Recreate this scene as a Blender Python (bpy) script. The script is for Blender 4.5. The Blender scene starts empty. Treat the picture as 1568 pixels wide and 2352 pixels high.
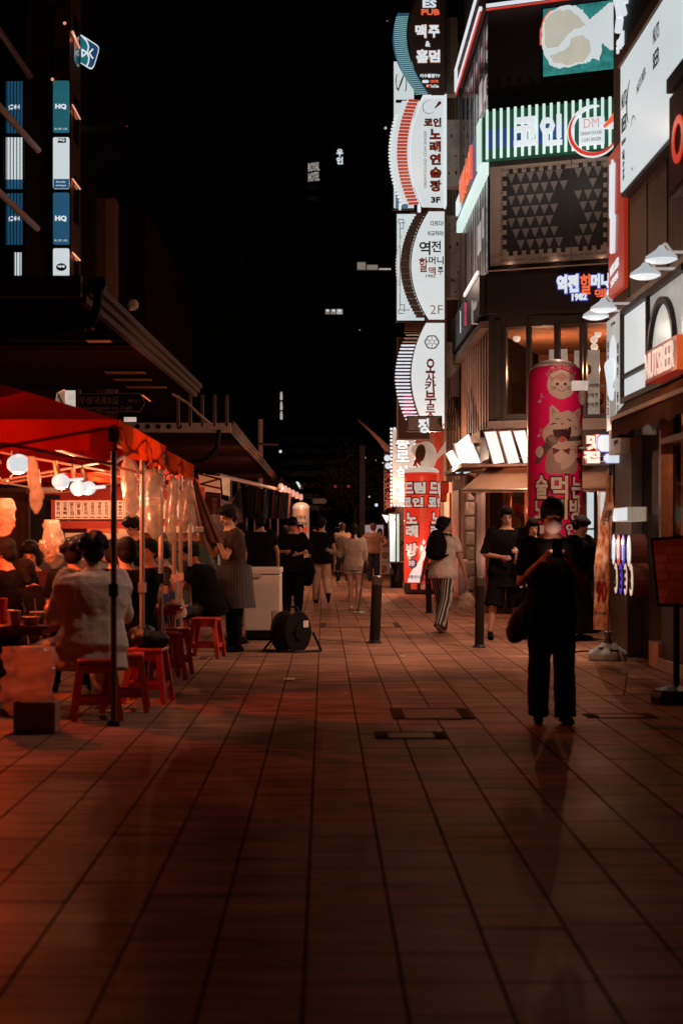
import bpy, bmesh, math, random
from mathutils import Vector, Matrix, noise
random.seed(7)
sc = bpy.context.scene
COL = sc.collection
CH = 1.362          # camera height
FX = 3267.0         # focal length, reference pixels
VX, VY = 744.0, 1232.0

# ---------------------------------------------------------------- camera, world, exposure
cam_d = bpy.data.cameras.new('camera')
cam = bpy.data.objects.new('camera', cam_d); COL.objects.link(cam)
cam.location = (0, 0, CH); cam.rotation_euler = (math.radians(90), 0, 0)
cam_d.sensor_fit = 'VERTICAL'; cam_d.sensor_height = 36; cam_d.sensor_width = 24
cam_d.lens = 50.0
cam_d.shift_x = 40 / 2352.0; cam_d.shift_y = 56 / 2352.0
cam_d.clip_start = 0.1; cam_d.clip_end = 900
cam_d.dof.use_dof = True; cam_d.dof.focus_distance = 24.0; cam_d.dof.aperture_fstop = 2.2
sc.camera = cam
world = bpy.data.worlds.new('World'); sc.world = world; world.use_nodes = True
wn = world.node_tree; wn.nodes.clear()
sky = wn.nodes.new('ShaderNodeTexSky'); sky.sky_type = 'NISHITA'; sky.sun_disc = False
sky.sun_elevation = math.radians(1.0); sky.sun_rotation = math.radians(200)
bgn = wn.nodes.new('ShaderNodeBackground'); bgn.inputs['Strength'].default_value = 0.00025
wo = wn.nodes.new('ShaderNodeOutputWorld')
wn.links.new(sky.outputs[0], bgn.inputs[0]); wn.links.new(bgn.outputs[0], wo.inputs[0])
sc.view_settings.view_transform = 'Standard'; sc.view_settings.look = 'None'
sc.view_settings.gamma = 1.0; sc.view_settings.exposure = 0.0
sc.view_settings.use_curve_mapping = False
sc.render.engine = 'CYCLES'
sc.cycles.use_denoising = True
try: sc.cycles.denoiser = 'OPENIMAGEDENOISE'
except Exception: pass
sc.cycles.max_bounces = 6; sc.cycles.diffuse_bounces = 3; sc.cycles.glossy_bounces = 3
sc.cycles.transparent_max_bounces = 12; sc.cycles.transmission_bounces = 4
sc.cycles.sample_clamp_indirect = 4.0; sc.cycles.caustics_reflective = False
sc.cycles.caustics_refractive = False
try: sc.cycles.use_light_tree = True
except Exception: pass

# ---------------------------------------------------------------- helpers
def P(x, y, Y):
    return Vector(((x - VX) / FX * Y, Y, CH - (y - VY) / FX * Y))
def PX(x, Y): return (x - VX) / FX * Y
def PZ(y, Y): return CH - (y - VY) / FX * Y
def GY(y): return CH * FX / (y - VY)          # depth of a ground point
def G(x, y):
    Y = GY(y); return Vector(((x - VX) / FX * Y, Y, 0))

class Fr:
    def __init__(s, o, u):
        s.o = Vector(o); s.u = Vector((u[0], u[1], 0)).normalized()
        s.n = Vector((s.u.y, -s.u.x, 0)); s.z = Vector((0, 0, 1))
    def pt(s, a, b, c=0.0): return s.o + s.u * a + s.z * b + s.n * c
    def px(s, x, y, c=0.0):
        d = Vector(((x - VX) / FX, 1, -(y - VY) / FX)); co = Vector((0, 0, CH))
        o = s.o + s.n * c
        t = (o - co).dot(s.n) / d.dot(s.n)
        q = co + d * t - o
        return q.dot(s.u), q.z
def FC(Y): return Fr((0, Y, 0), (1, 0))          # plane facing the camera at depth Y
class FrP(Fr):                                   # tilted frame with explicit axes
    def __init__(s, o, u, z, n): s.o, s.u, s.z, s.n = Vector(o), Vector(u), Vector(z), Vector(n)

WL = {}
def wl(o): return WL.get(o.name, Vector((0, 0, 0))) if o else Vector((0, 0, 0))

class MB:
    def __init__(s): s.v = []; s.f = []; s.t = None
    def add(s, vs, fs):
        k = len(s.v); s.v.extend([tuple(p) for p in vs]); s.f.extend([tuple(i + k for i in f) for f in fs]); return s
    def box(s, x0, x1, y0, y1, z0, z1):
        return s.add([(x0,y0,z0),(x1,y0,z0),(x1,y1,z0),(x0,y1,z0),(x0,y0,z1),(x1,y0,z1),(x1,y1,z1),(x0,y1,z1)],
                     [(0,3,2,1),(4,5,6,7),(0,1,5,4),(1,2,6,5),(2,3,7,6),(3,0,4,7)])
    def fbox(s, F, a0, a1, b0, b1, c0, c1):
        if a0 > a1: a0, a1 = a1, a0
        if b0 > b1: b0, b1 = b1, b0
        if c0 > c1: c0, c1 = c1, c0
        q = [F.pt(a, b, c) for b in (b0, b1) for (a, c) in ((a0,c1),(a1,c1),(a1,c0),(a0,c0))]
        return s.add(q, [(0,3,2,1),(4,5,6,7),(0,1,5,4),(1,2,6,5),(2,3,7,6),(3,0,4,7)])
    def prism(s, F, poly, c0, c1):
        n = len(poly)
        q = [F.pt(a, b, c1) for a, b in poly] + [F.pt(a, b, c0) for a, b in poly]
        fs = [tuple(range(n)), tuple(range(2*n-1, n-1, -1))]
        fs += [(i, i+n, (i+1) % n + n, (i+1) % n) for i in range(n)]
        return s.add(q, fs)
    def tube(s, p, q, r0, r1=None, n=8, cap=True):
        p, q = Vector(p), Vector(q); r1 = r0 if r1 is None else r1
        d = (q - p)
        if d.length < 1e-6: return s
        d.normalize()
        a = d.orthogonal().normalized(); b = d.cross(a)
        vs = []
        for c, r in ((p, r0), (q, r1)):
            for i in range(n):
                t = 2 * math.pi * i / n
                vs.append(c + a * (r * math.cos(t)) + b * (r * math.sin(t)))
        fs = [(i, (i+1) % n, (i+1) % n + n, i + n) for i in range(n)]
        if cap: fs += [tuple(range(n-1, -1, -1)), tuple(range(n, 2*n))]
        return s.add(vs, fs)
    def path(s, pts, r, n=6):
        for a, b in zip(pts[:-1], pts[1:]): s.tube(a, b, r, r, n)
        return s
    def cap(s, p, q, r0, r1, n=10):                 # capsule
        s.tube(p, q, r0, r1, n); s.sph(p, r0, r0, r0, n=n); s.sph(q, r1, r1, r1, n=n); return s
    def sph(s, c, rx, ry, rz, R=None, n=12):
        c = Vector(c); m = max(4, n // 2 + 1); vs = []; fs = []
        for j in range(1, m):
            ph = math.pi * j / m
            for i in range(n):
                t = 2 * math.pi * i / n
                p = Vector((rx*math.sin(ph)*math.cos(t), ry*math.sin(ph)*math.sin(t), rz*math.cos(ph)))
                vs.append(c + (R @ p if R else p))
        for e in (1, -1):
            p = Vector((0, 0, rz * e)); vs.append(c + (R @ p if R else p))
        for j in range(m - 2):
            for i in range(n):
                fs.append((j*n+i, (j+1)*n+i, (j+1)*n+(i+1) % n, j*n+(i+1) % n))
        T, B = len(vs)-2, len(vs)-1
        for i in range(n):
            fs.append((T, i, (i+1) % n)); fs.append((B, (m-2)*n+(i+1) % n, (m-2)*n+i))
        return s.add(vs, fs)
    def lathe(s, c, prof, n=24, sx=1, sy=1, cap=True):
        c = Vector(c); vs = []
        for r, z in prof:
            for i in range(n):
                t = 2*math.pi*i/n; vs.append((c.x + r*sx*math.cos(t), c.y + r*sy*math.sin(t), c.z + z))
        fs = []
        for j in range(len(prof)-1):
            for i in range(n): fs.append((j*n+i, j*n+(i+1) % n, (j+1)*n+(i+1) % n, (j+1)*n+i))
        if cap: fs += [tuple(range(n-1, -1, -1)), tuple(range((len(prof)-1)*n, len(prof)*n))]
        return s.add(vs, fs)
    def grid(s, fn, nu, nv):
        vs = [fn(i/nu, j/nv) for j in range(nv+1) for i in range(nu+1)]
        return s.add(vs, [(j*(nu+1)+i, j*(nu+1)+i+1, (j+1)*(nu+1)+i+1, (j+1)*(nu+1)+i) for j in range(nv) for i in range(nu)])
    def loft(s, rings, cap=True):
        n = len(rings[0]); vs = [p for r in rings for p in r]; fs = []
        for j in range(len(rings)-1):
            for i in range(n): fs.append((j*n+i, j*n+(i+1) % n, (j+1)*n+(i+1) % n, (j+1)*n+i))
        if cap: fs += [tuple(range(n-1, -1, -1)), tuple(range((len(rings)-1)*n, len(rings)*n))]
        return s.add(vs, fs)
    def obj(s, name, mat, parent=None, local=False, smooth=False, bevel=0):
        base = Vector((0, 0, 0))
        if not local:
            if parent: base = wl(parent)
            else:
                xs = [p[0] for p in s.v]; ys = [p[1] for p in s.v]; zs = [p[2] for p in s.v]
                base = Vector(((min(xs)+max(xs))/2, (min(ys)+max(ys))/2, min(zs)))
        me = bpy.data.meshes.new(name)
        me.from_pydata([(p[0]-base.x, p[1]-base.y, p[2]-base.z) for p in s.v], [], s.f)
        me.update()
        if mat: me.materials.append(mat)
        if smooth: me.shade_smooth()
        o = bpy.data.objects.new(name, me); COL.objects.link(o)
        if parent: o.parent = parent; WL[o.name] = base.copy()
        else: o.location = base; WL[o.name] = base.copy()
        if bevel:
            m = o.modifiers.new('bevel', 'BEVEL'); m.width = bevel; m.segments = 2; m.limit_method = 'ANGLE'
        return o

def tag(o, label=None, cat=None, group=None, kind=None):
    if label: o['label'] = label
    if cat: o['category'] = cat
    if group: o['group'] = group
    if kind: o['kind'] = kind
    return o
def thing(name, loc, label, cat, group=None, rz=0.0):
    o = bpy.data.objects.new(name, None); COL.objects.link(o); o.location = loc
    o.rotation_euler = (0, 0, rz); o.empty_display_size = .2
    WL[o.name] = Vector(loc); tag(o, label, cat, group); return o
def copy_tree(o, loc=None, label=None, rz=None, parent=None):
    c = o.copy(); COL.objects.link(c); c.parent = parent
    if loc is not None: c.location = loc
    if rz is not None: c.rotation_euler = (0, 0, rz)
    if label: c['label'] = label
    for ch in list(o.children): copy_tree(ch, parent=c)
    return c

# ---------------------------------------------------------------- materials
_M = {}
def M(name, col, rough=.6, metal=0.0, var=.25, scale=6.0, bump=0.0, spec=.22, coat=0.0):
    if name in _M: return _M[name]
    m = bpy.data.materials.new(name); m.use_nodes = True; nt = m.node_tree
    b = nt.nodes['Principled BSDF']
    b.inputs['Roughness'].default_value = rough; b.inputs['Metallic'].default_value = metal
    b.inputs['Specular IOR Level'].default_value = spec
    if coat: b.inputs['Coat Weight'].default_value = coat
    tc = nt.nodes.new('ShaderNodeTexCoord'); n1 = nt.nodes.new('ShaderNodeTexNoise')
    n1.inputs['Scale'].default_value = scale; n1.inputs['Detail'].default_value = 6; n1.inputs['Roughness'].default_value = .65
    r = nt.nodes.new('ShaderNodeMapRange'); r.inputs[1].default_value = .25; r.inputs[2].default_value = .75
    r.inputs[3].default_value = 1 - var; r.inputs[4].default_value = 1 + var * .6
    mx = nt.nodes.new('ShaderNodeVectorMath'); mx.operation = 'SCALE'
    mx.inputs[0].default_value = col[:3]
    nt.links.new(tc.outputs['Object'], n1.inputs['Vector']); nt.links.new(n1.outputs[0], r.inputs[0])
    nt.links.new(r.outputs[0], mx.inputs['Scale']); nt.links.new(mx.outputs[0], b.inputs['Base Color'])
    if bump:
        bp = nt.nodes.new('ShaderNodeBump'); bp.inputs['Strength'].default_value = bump; bp.inputs['Distance'].default_value = .02
        nt.links.new(n1.outputs[0], bp.inputs['Height']); nt.links.new(bp.outputs[0], b.inputs['Normal'])
    _M[name] = m; return m
def E(name, col, s=1.0, var=0.0, scale=2.0, sample=True):
    if name in _M: return _M[name]
    m = bpy.data.materials.new(name); m.use_nodes = True; nt = m.node_tree
    b = nt.nodes['Principled BSDF']; b.inputs['Base Color'].default_value = (col[0]*.3, col[1]*.3, col[2]*.3, 1)
    b.inputs['Roughness'].default_value = .35
    b.inputs['Emission Color'].default_value = (*col[:3], 1); b.inputs['Emission Strength'].default_value = s
    if var:
        tc = nt.nodes.new('ShaderNodeTexCoord'); n1 = nt.nodes.new('ShaderNodeTexNoise'); n1.inputs['Scale'].default_value = scale
        r = nt.nodes.new('ShaderNodeMapRange'); r.inputs[1].default_value = .3; r.inputs[2].default_value = .7
        r.inputs[3].default_value = s*(1-var); r.inputs[4].default_value = s
        nt.links.new(tc.outputs['Object'], n1.inputs['Vector']); nt.links.new(n1.outputs[0], r.inputs[0])
        nt.links.new(r.outputs[0], b.inputs['Emission Strength'])
    if not sample:
        try: m.cycles.emission_sampling = 'NONE'
        except Exception: pass
    _M[name] = m; return m
def Glass(name, tint=(1, 1, 1), fac=.12, rough=.02):
    if name in _M: return _M[name]
    m = bpy.data.materials.new(name); m.use_nodes = True; nt = m.node_tree; nt.nodes.clear()
    t = nt.nodes.new('ShaderNodeBsdfTransparent'); t.inputs[0].default_value = (*tint, 1)
    g = nt.nodes.new('ShaderNodeBsdfGlossy'); g.inputs['Roughness'].default_value = rough
    mx = nt.nodes.new('ShaderNodeMixShader'); mx.inputs[0].default_value = fac
    o = nt.nodes.new('ShaderNodeOutputMaterial')
    nt.links.new(t.outputs[0], mx.inputs[1]); nt.links.new(g.outputs[0], mx.inputs[2]); nt.links.new(mx.outputs[0], o.inputs[0])
    _M[name] = m; return m
def Cloth(name, col, trans=.5, tcol=None, clear=0.0, var=.2, scale=4.0, gloss=0.0):   # thin cloth or plastic that lets light through
    if name in _M: return _M[name]
    m = bpy.data.materials.new(name); m.use_nodes = True; nt = m.node_tree; nt.nodes.clear()
    d = nt.nodes.new('ShaderNodeBsdfDiffuse'); t = nt.nodes.new('ShaderNodeBsdfTranslucent')
    tc = nt.nodes.new('ShaderNodeTexCoord'); n1 = nt.nodes.new('ShaderNodeTexNoise'); n1.inputs['Scale'].default_value = scale
    n1.inputs['Detail'].default_value = 5
    r = nt.nodes.new('ShaderNodeMapRange'); r.inputs[1].default_value = .3; r.inputs[2].default_value = .7
    r.inputs[3].default_value = 1-var; r.inputs[4].default_value = 1
    nt.links.new(tc.outputs['Object'], n1.inputs['Vector']); nt.links.new(n1.outputs[0], r.inputs[0])
    for nd, c in ((d, col), (t, tcol or col)):
        v = nt.nodes.new('ShaderNodeVectorMath'); v.operation = 'SCALE'; v.inputs[0].default_value = c[:3]
        nt.links.new(r.outputs[0], v.inputs['Scale']); nt.links.new(v.outputs[0], nd.inputs[0])
    mx = nt.nodes.new('ShaderNodeMixShader'); mx.inputs[0].default_value = trans
    nt.links.new(d.outputs[0], mx.inputs[1]); nt.links.new(t.outputs[0], mx.inputs[2]); out = mx
    if gloss:
        g = nt.nodes.new('ShaderNodeBsdfGlossy'); g.inputs['Roughness'].default_value = .2
        m2 = nt.nodes.new('ShaderNodeMixShader'); m2.inputs[0].default_value = gloss
        nt.links.new(out.outputs[0], m2.inputs[1]); nt.links.new(g.outputs[0], m2.inputs[2]); out = m2
    if clear:
        g = nt.nodes.new('ShaderNodeBsdfTransparent'); m2 = nt.nodes.new('ShaderNodeMixShader'); m2.inputs[0].default_value = clear
        nt.links.new(out.outputs[0], m2.inputs[1]); nt.links.new(g.outputs[0], m2.inputs[2]); out = m2
    o = nt.nodes.new('ShaderNodeOutputMaterial'); nt.links.new(out.outputs[0], o.inputs[0])
    _M[name] = m; return m
W = E('sign_white', (.595, .65, .665), 1.0, .06, 1.5)
Wn = E('neon_white', (.66, .72, .76), 1.0, sample=False)
BLK = M('black_paint', (.007, .006, .006), .6, spec=.08)
DK = M('dark_metal', (.03, .026, .025), .5, .3)
GREY = M('grey_metal', (.16, .15, .15), .5, .4)
STEEL = M('steel', (.5, .47, .45), .28, .9, .15)
INK = M('print_black', (.015, .012, .012), .6, 0, .05)

# ---------------------------------------------------------------- lettering
_TX = {}
def textmesh(s, bold, ext, res=2, font='n'):
    k = (s, bold, ext)
    if k in _TX: return _TX[k]
    cu = bpy.data.curves.new('t', 'FONT'); cu.body = s; cu.size = 1; cu.offset = bold; cu.extrude = .5
    cu.resolution_u = res; cu.align_x = 'LEFT'; cu.space_line = .95
    o = bpy.data.objects.new('t', cu); COL.objects.link(o)
    dg = bpy.context.evaluated_depsgraph_get()
    me = o.evaluated_get(dg).to_mesh()
    vs = [v.co.copy() for v in me.vertices]; fs = [tuple(p.vertices) for p in me.polygons]
    o.evaluated_get(dg).to_mesh_clear(); bpy.data.objects.remove(o); bpy.data.curves.remove(cu)
    x0 = min(v.x for v in vs); x1 = max(v.x for v in vs); y0 = min(v.y for v in vs); y1 = max(v.y for v in vs)
    vs = [((v.x-x0)/(x1-x0)-.5, (v.y-y0)/(y1-y0)-.5, v.z) for v in vs]
    _TX[k] = (vs, fs, (x1-x0)/(y1-y0)); return _TX[k]
def tadd(mb, F, s, a, b, w, h, c=.01, ext=.01, bold=.02, rot=0.0, fn=None):
    vs, fs, asp = textmesh(s, bold, 1)
    if w is None: w = h * asp
    if h is None: h = w / asp
    cr, sr = math.cos(rot), math.sin(rot); out = []
    if fn and w > .06 and w < 1:
        vs = [(x*w, y*h, z) for x, y, z in vs]; vs, fs = bisected(vs, fs, .035); vs = [(x/w, y/h, z) for x, y, z in vs]
    for x, y, z in vs:
        x *= w; y *= h
        A, B, C_ = a + x*cr - y*sr, b + x*sr + y*cr, c + (z + .5) * ext
        out.append(fn(A, B, C_) if fn else F.pt(A, B, C_))
    mb.add(out, fs)
def bisected(vs, fs, step):
    bm = bmesh.new(); bv = [bm.verts.new(p) for p in vs]
    for f in fs:
        try: bm.faces.new([bv[i] for i in f])
        except Exception: pass
    x0 = min(p[0] for p in vs); x1 = max(p[0] for p in vs); n = int((x1-x0)/step)
    for k in range(1, n+1):
        bmesh.ops.bisect_plane(bm, geom=bm.verts[:]+bm.edges[:]+bm.faces[:], plane_co=(x0+k*step, 0, 0), plane_no=(1, 0, 0))
    bm.verts.index_update(); bm.faces.index_update()
    v2 = [tuple(v.co) for v in bm.verts]; f2 = [tuple(v.index for v in f.verts) for f in bm.faces]; bm.free(); return v2, f2
def text(parent, F, s, a, b, w, h, mat, c=.01, ext=.01, bold=.02, rot=0.0, fn=None, name='lettering', label=None):
    mb = MB(); tadd(mb, F, s, a, b, w, h, c, ext, bold, rot, fn)
    o = mb.obj(name, mat, parent)
    if label: o['label'] = label
    return o
def vtext(parent, F, chars, a, b0, b1, w, mat, c=.01, ext=.01, bold=.02, fill=.86, fn=None):
    mb = MB(); n = len(chars); st = (b0 - b1) / n
    for i, ch in enumerate(chars):
        if ch == ' ': continue
        tadd(mb, F, ch, a, b0 - st*(i+.5), w, st*fill, c, ext, bold, 0, fn)
    return mb.obj('lettering', mat, parent)
def lamp(loc, power, col, parent=None, spot=None, aim=None, blend=.6, radius=0.0):  # also used for added, unseen fill lights that have no fixture
    d = bpy.data.lights.new('lamp_or_fill_light', 'SPOT' if spot else 'POINT'); d.energy = power; d.color = col
    d.shadow_soft_size = radius
    o = bpy.data.objects.new('lamp_or_fill_light', d); COL.objects.link(o)
    if parent: o.parent = parent; o.location = Vector(loc) - wl(parent)
    else: o.location = loc
    if spot:
        d.spot_size = math.radians(spot); d.spot_blend = blend
        o.rotation_euler = Vector(aim).to_track_quat('-Z', 'Y').to_euler()
    return o
# ---------------------------------------------------------------- pavement
def tile_mat():
    m = bpy.data.materials.new('paving_stone'); m.use_nodes = True; nt = m.node_tree; b = nt.nodes['Principled BSDF']
    at = nt.nodes.new('ShaderNodeAttribute'); at.attribute_name = 'tone'
    geo = nt.nodes.new('ShaderNodeNewGeometry')
    mp = nt.nodes.new('ShaderNodeMapping'); mp.inputs['Scale'].default_value = (1.2, 9, 1)
    nt.links.new(geo.outputs['Position'], mp.inputs[0])
    n1 = nt.nodes.new('ShaderNodeTexNoise'); n1.inputs['Scale'].default_value = 1.6; n1.inputs['Detail'].default_value = 6
    nt.links.new(mp.outputs[0], n1.inputs['Vector'])
    n2 = nt.nodes.new('ShaderNodeTexNoise'); n2.inputs['Scale'].default_value = 60; n2.inputs['Detail'].default_value = 3
    nt.links.new(geo.outputs['Position'], n2.inputs['Vector'])
    n3 = nt.nodes.new('ShaderNodeTexNoise'); n3.inputs['Scale'].default_value = .9; n3.inputs['Detail'].default_value = 5
    nt.links.new(geo.outputs['Position'], n3.inputs['Vector'])
    def mr(n, a, b_, lo=.3, hi=.7):
        r = nt.nodes.new('ShaderNodeMapRange'); r.inputs[1].default_value = lo; r.inputs[2].default_value = hi
        r.inputs[3].default_value = a; r.inputs[4].default_value = b_; nt.links.new(n.outputs[0], r.inputs[0]); return r
    def mul(a, b_):
        x = nt.nodes.new('ShaderNodeMath'); x.operation = 'MULTIPLY'; nt.links.new(a, x.inputs[0]); nt.links.new(b_, x.inputs[1]); return x.outputs[0]
    f = mul(mul(mr(n1, .45, 1.3).outputs[0], mr(n2, .85, 1.1).outputs[0]), mul(mr(n3, .62, 1.2).outputs[0], at.outputs['Fac']))
    v = nt.nodes.new('ShaderNodeVectorMath'); v.operation = 'SCALE'; v.inputs[0].default_value = (.24, .118, .076)
    nt.links.new(f, v.inputs['Scale']); nt.links.new(v.outputs[0], b.inputs['Base Color'])
    b.inputs['Specular IOR Level'].default_value = 0.0
    rr = mr(n3, .34, .52); nt.links.new(rr.outputs[0], b.inputs['Roughness'])
    bp = nt.nodes.new('ShaderNodeBump'); bp.inputs['Strength'].default_value = .25; bp.inputs['Distance'].default_value = .004
    nt.links.new(n2.outputs[0], bp.inputs['Height']); nt.links.new(bp.outputs[0], b.inputs['Normal'])
    gl = nt.nodes.new('ShaderNodeBsdfGlossy'); gl.inputs['Color'].default_value = (1, .70, .55, 1); nt.links.new(rr.outputs[0], gl.inputs['Roughness']); nt.links.new(bp.outputs[0], gl.inputs['Normal'])
    ms = nt.nodes.new('ShaderNodeMixShader'); ms.inputs[0].default_value = .030; nt.links.new(b.outputs[0], ms.inputs[1]); nt.links.new(gl.outputs[0], ms.inputs[2])
    nt.links.new(ms.outputs[0], nt.nodes['Material Output'].inputs[0])
    return m
TM = tile_mat()
JM = M('joint_mortar', (.045, .021, .014), .95, 0, .3, 20, spec=0)
gmb = MB().box(-60, 60, -3, 260, -.3, -.0045)
pave = gmb.obj('pavement', JM); pave.location = (0, 0, 0)
pave.data.transform(Matrix.Translation((0, 128.5, -.3)))
pave['kind'] = 'structure'; WL[pave.name] = Vector((0, 0, 0))
TW, TX0 = .30, -.061
def tileverts(x, y, wx, wy, dz, tl=0.0, tr=0.0):
    gx, gy = .0018, .0008; h = -.02; e = .004
    o = [(x+gx, y+gy), (x+wx-gx, y+gy), (x+wx-gx, y+wy-gy), (x+gx, y+wy-gy)]
    i = [(x+gx+e, y+gy+e*.7), (x+wx-gx-e, y+gy+e*.7), (x+wx-gx-e, y+wy-gy-e*.7), (x+gx+e, y+wy-gy-e*.7)]
    zz = [dz-tl, dz+tl, dz+tr, dz-tr]
    return [(*p, h) for p in o] + [(p[0], p[1], z-.0018) for p, z in zip(o, zz)] + [(p[0], p[1], z) for p, z in zip(i, zz)]
TF = [(0,1,5,4),(1,2,6,5),(2,3,7,6),(3,0,4,7),(4,5,9,8),(5,6,10,9),(6,7,11,10),(7,4,8,11),(8,9,10,11)]
def tone_attr(me, tones):
    a = me.attributes.new('tone', 'FLOAT', 'FACE')
    a.data.foreach_set('value', tones)
protos = []
for k in range(10):
    me = bpy.data.meshes.new('tile'); me.from_pydata(tileverts(0, 0, TW, TW, random.uniform(-.0015, .0012), random.uniform(-.0008,.0008), random.uniform(-.0008,.0008)), [], TF)
    me.materials.append(TM); me.materials.append(JM); [setattr(me.polygons[q], 'material_index', 1) for q in range(8)]; tone_attr(me, [.86 + .26*k/9]*9); me.update(); protos.append(me)
cells = []
for i in range(-32, 24):
    off = random.choice((0, .1, .15, .2)) if True else 0
    for j in range(11, 170):
        x = TX0 + i*TW; y = j*TW + off
        cells.append((x, y, i, j))
def skip(x, y):   # covers set into the paving
    for (cx, cy, w, d) in COVERS:
        if cx-.01 <= x+.15 <= cx+w+.01 and cy <= y+.15 <= cy+d: return True
    return False
c1 = G(903, 1652); c2 = G(862, 1697); c3 = G(1355, 1650); c4 = G(735, 1441)
COVERS = []
def vis(c):
    x, y = c[0]+.15, c[1]+.15
    s = VX + FX*x/y
    return -25 < s < 1593 and y > 3.9
near = sorted([c for c in cells if vis(c) ], key=lambda c: c[1])[:296]
ns = set((c[2], c[3]) for c in near)
for x, y, i, j in near:
    o = bpy.data.objects.new('tile', random.choice(protos)); COL.objects.link(o); o.parent = pave; o.location = (x, y, 0)
mb = MB(); tones = []
for x, y, i, j in cells:
    if (i, j) in ns: continue
    t = .86 + .26*random.random()
    mb.add(tileverts(x, y, TW, TW, random.uniform(-.0015, .0012)), TF); tones += [t]*9
st = mb.obj('tile', TM, pave); st.data.materials.append(JM); st.data.polygons.foreach_set('material_index', [1,1,1,1,1,1,1,1,0]*(len(tones)//9)); st['kind'] = 'stuff'; tone_attr(st.data, tones)
# access covers: thin frames with metal corner hinges, 4 mm proud of the stones
CM = M('cover_frame', (.08, .045, .032), .8, 0, .3, 25, spec=0)
CS = M('cover_hinge', (.075, .045, .034), .8, 0, .5, 60, spec=0)
def cover(x0, x1, yb, yt, sides, label, crack=None):
    a, b_ = G(x0, yb), G(x1, yb); yy1 = GY(yt); yy0 = a.y; X0, X1 = a.x, b_.x
    r = thing('manhole_cover', ((X0+X1)/2, (yy0+yy1)/2, 0), label, 'manhole cover', 'inspection covers set in the paving')
    MB().box(X0+.02, X1-.02, yy0+.02, yy1-.02, -.01, .0035).obj('cover_plate', TM, r)
    tone_attr(r.children[0].data, [.92]*6)
    f = MB()
    f.box(X0, X1, yy0, yy0+.02, -.01, .006).box(X0, X1, yy1-.02, yy1, -.01, .006)
    f.box(X0, X0+.02, yy0+.02, yy1-.02, -.01, .006).box(X1-.02, X1, yy0+.02, yy1-.02, -.01, .006)
    f.obj('frame', CM, r)
    for sx in (X0+.022, X1-.09):
        MB().box(sx, sx+.068, yy0+.05, yy1-.05, .0036, .008).obj('hinge', CS, r)
cover(903, 1090, 1652, 1628, 0, 'tile filled inspection cover mid paving, farther of the two near ones')
cover(862, 1030, 1697, 1682, 0, 'inspection cover slot just in front of another cover in mid paving')
cover(1350, 1512, 1650, 1640, 0, 'inspection cover at the right of the paving before the black menu stand')
cover(735, 922, 1441, 1431, 0, 'dark flat cover in the paving between the cable reel and black bollard')
# a few scraps of litter on the stones
PAP = M('scrap_paper', (.6, .5, .42), .8)
def scrap(x, y, w, label):
    c = G(x, y); mb = MB()
    mb.grid(lambda u, v: (c.x + (u-.5)*w + .01*math.sin(v*9), c.y + (v-.5)*w*1.3, .004 + .012*abs(math.sin(u*7+v*5))), 5, 4)
    tag(mb.obj('paper_scrap', PAP), label, 'litter')
scrap(664, 1562, .10, 'crumpled pale scrap lying on the paving right of the stools')
scrap(795, 1596, .03, 'tiny white speck of litter on the middle of the paving')
scrap(925, 1509, .05, 'small white scrap on the paving beside the long joint line')
# ================================================================ RIGHT: corner building
K = (2.92, 25.2)
FCn = Fr((K[0], K[1], 0), (.938, -.346))          # angled corner face, a runs right/nearer
FS = Fr((K[0], 30.8, 0), (0, -1))                 # street face, a runs toward the camera (0..5.6)
SL = 5.6
WALLD = M('dark_cladding', (.035, .028, .026), .6, .1, .3, 3)
WALLG = M('grey_cladding', (.17, .14, .13), .6, 0, .2, 3)
BRWN = M('brown_stucco', (.17, .10, .075), .85, 0, .35, 5, .3)
PNL = M('speaker_panel', (.26, .205, .17), .55, 0, .1, 4)
cb = thing('corner_building', (K[0], K[1], 0), 'dark corner building with karaoke signs, louvers and lit second floor windows', 'building')
FW = 3.6
def fC(x, y, c=0): return FCn.px(x, y, c)
# body made of wall pieces round a lit second floor room
zT = 14.0
w0, w1 = 3.30, 5.05       # second-floor window band heights
b = MB()
b.fbox(FCn, .0, FW, 0, .25, -.3, 0)                                   # plinth
b.fbox(FCn, 0, FW, w1, zT, -.3, 0); b.fbox(FCn, 0, FW, 2.75, w0, -.3, 0)
b.fbox(FCn, 0, .22, .25, 2.75, -.3, 0)
b.fbox(FS, 0, SL-.05, w1, zT, -.3, 0); b.fbox(FS, 0, SL-.05, 2.75, w0, -.3, 0)
b.fbox(FS, 0, SL-.05, 0, .9, -.3, 0)
b.obj('wall', WALLD, cb)
MB().fbox(FCn, -.0, .24, w0+.002, w1-.002, -.28, -.01).obj('pier', WALLD, cb); MB().fbox(FCn, 2.2, 3.6, w0+.002, w1-.002, -.28, -.01).obj('pier', WALLD, cb)
# room inside
RI = M('room_wall', (.30, .15, .09), .8, 0, .4, 3)
r = MB()
r.fbox(FCn, .05, 3.6, w0-.05, w0, -4, -.31); r.fbox(FCn, .05, 3.6, w1, w1+.05, -4, -.31)
r.fbox(FCn, .05, 3.6, w0, w1, -4.05, -4)
r.obj('room', RI, cb)
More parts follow.
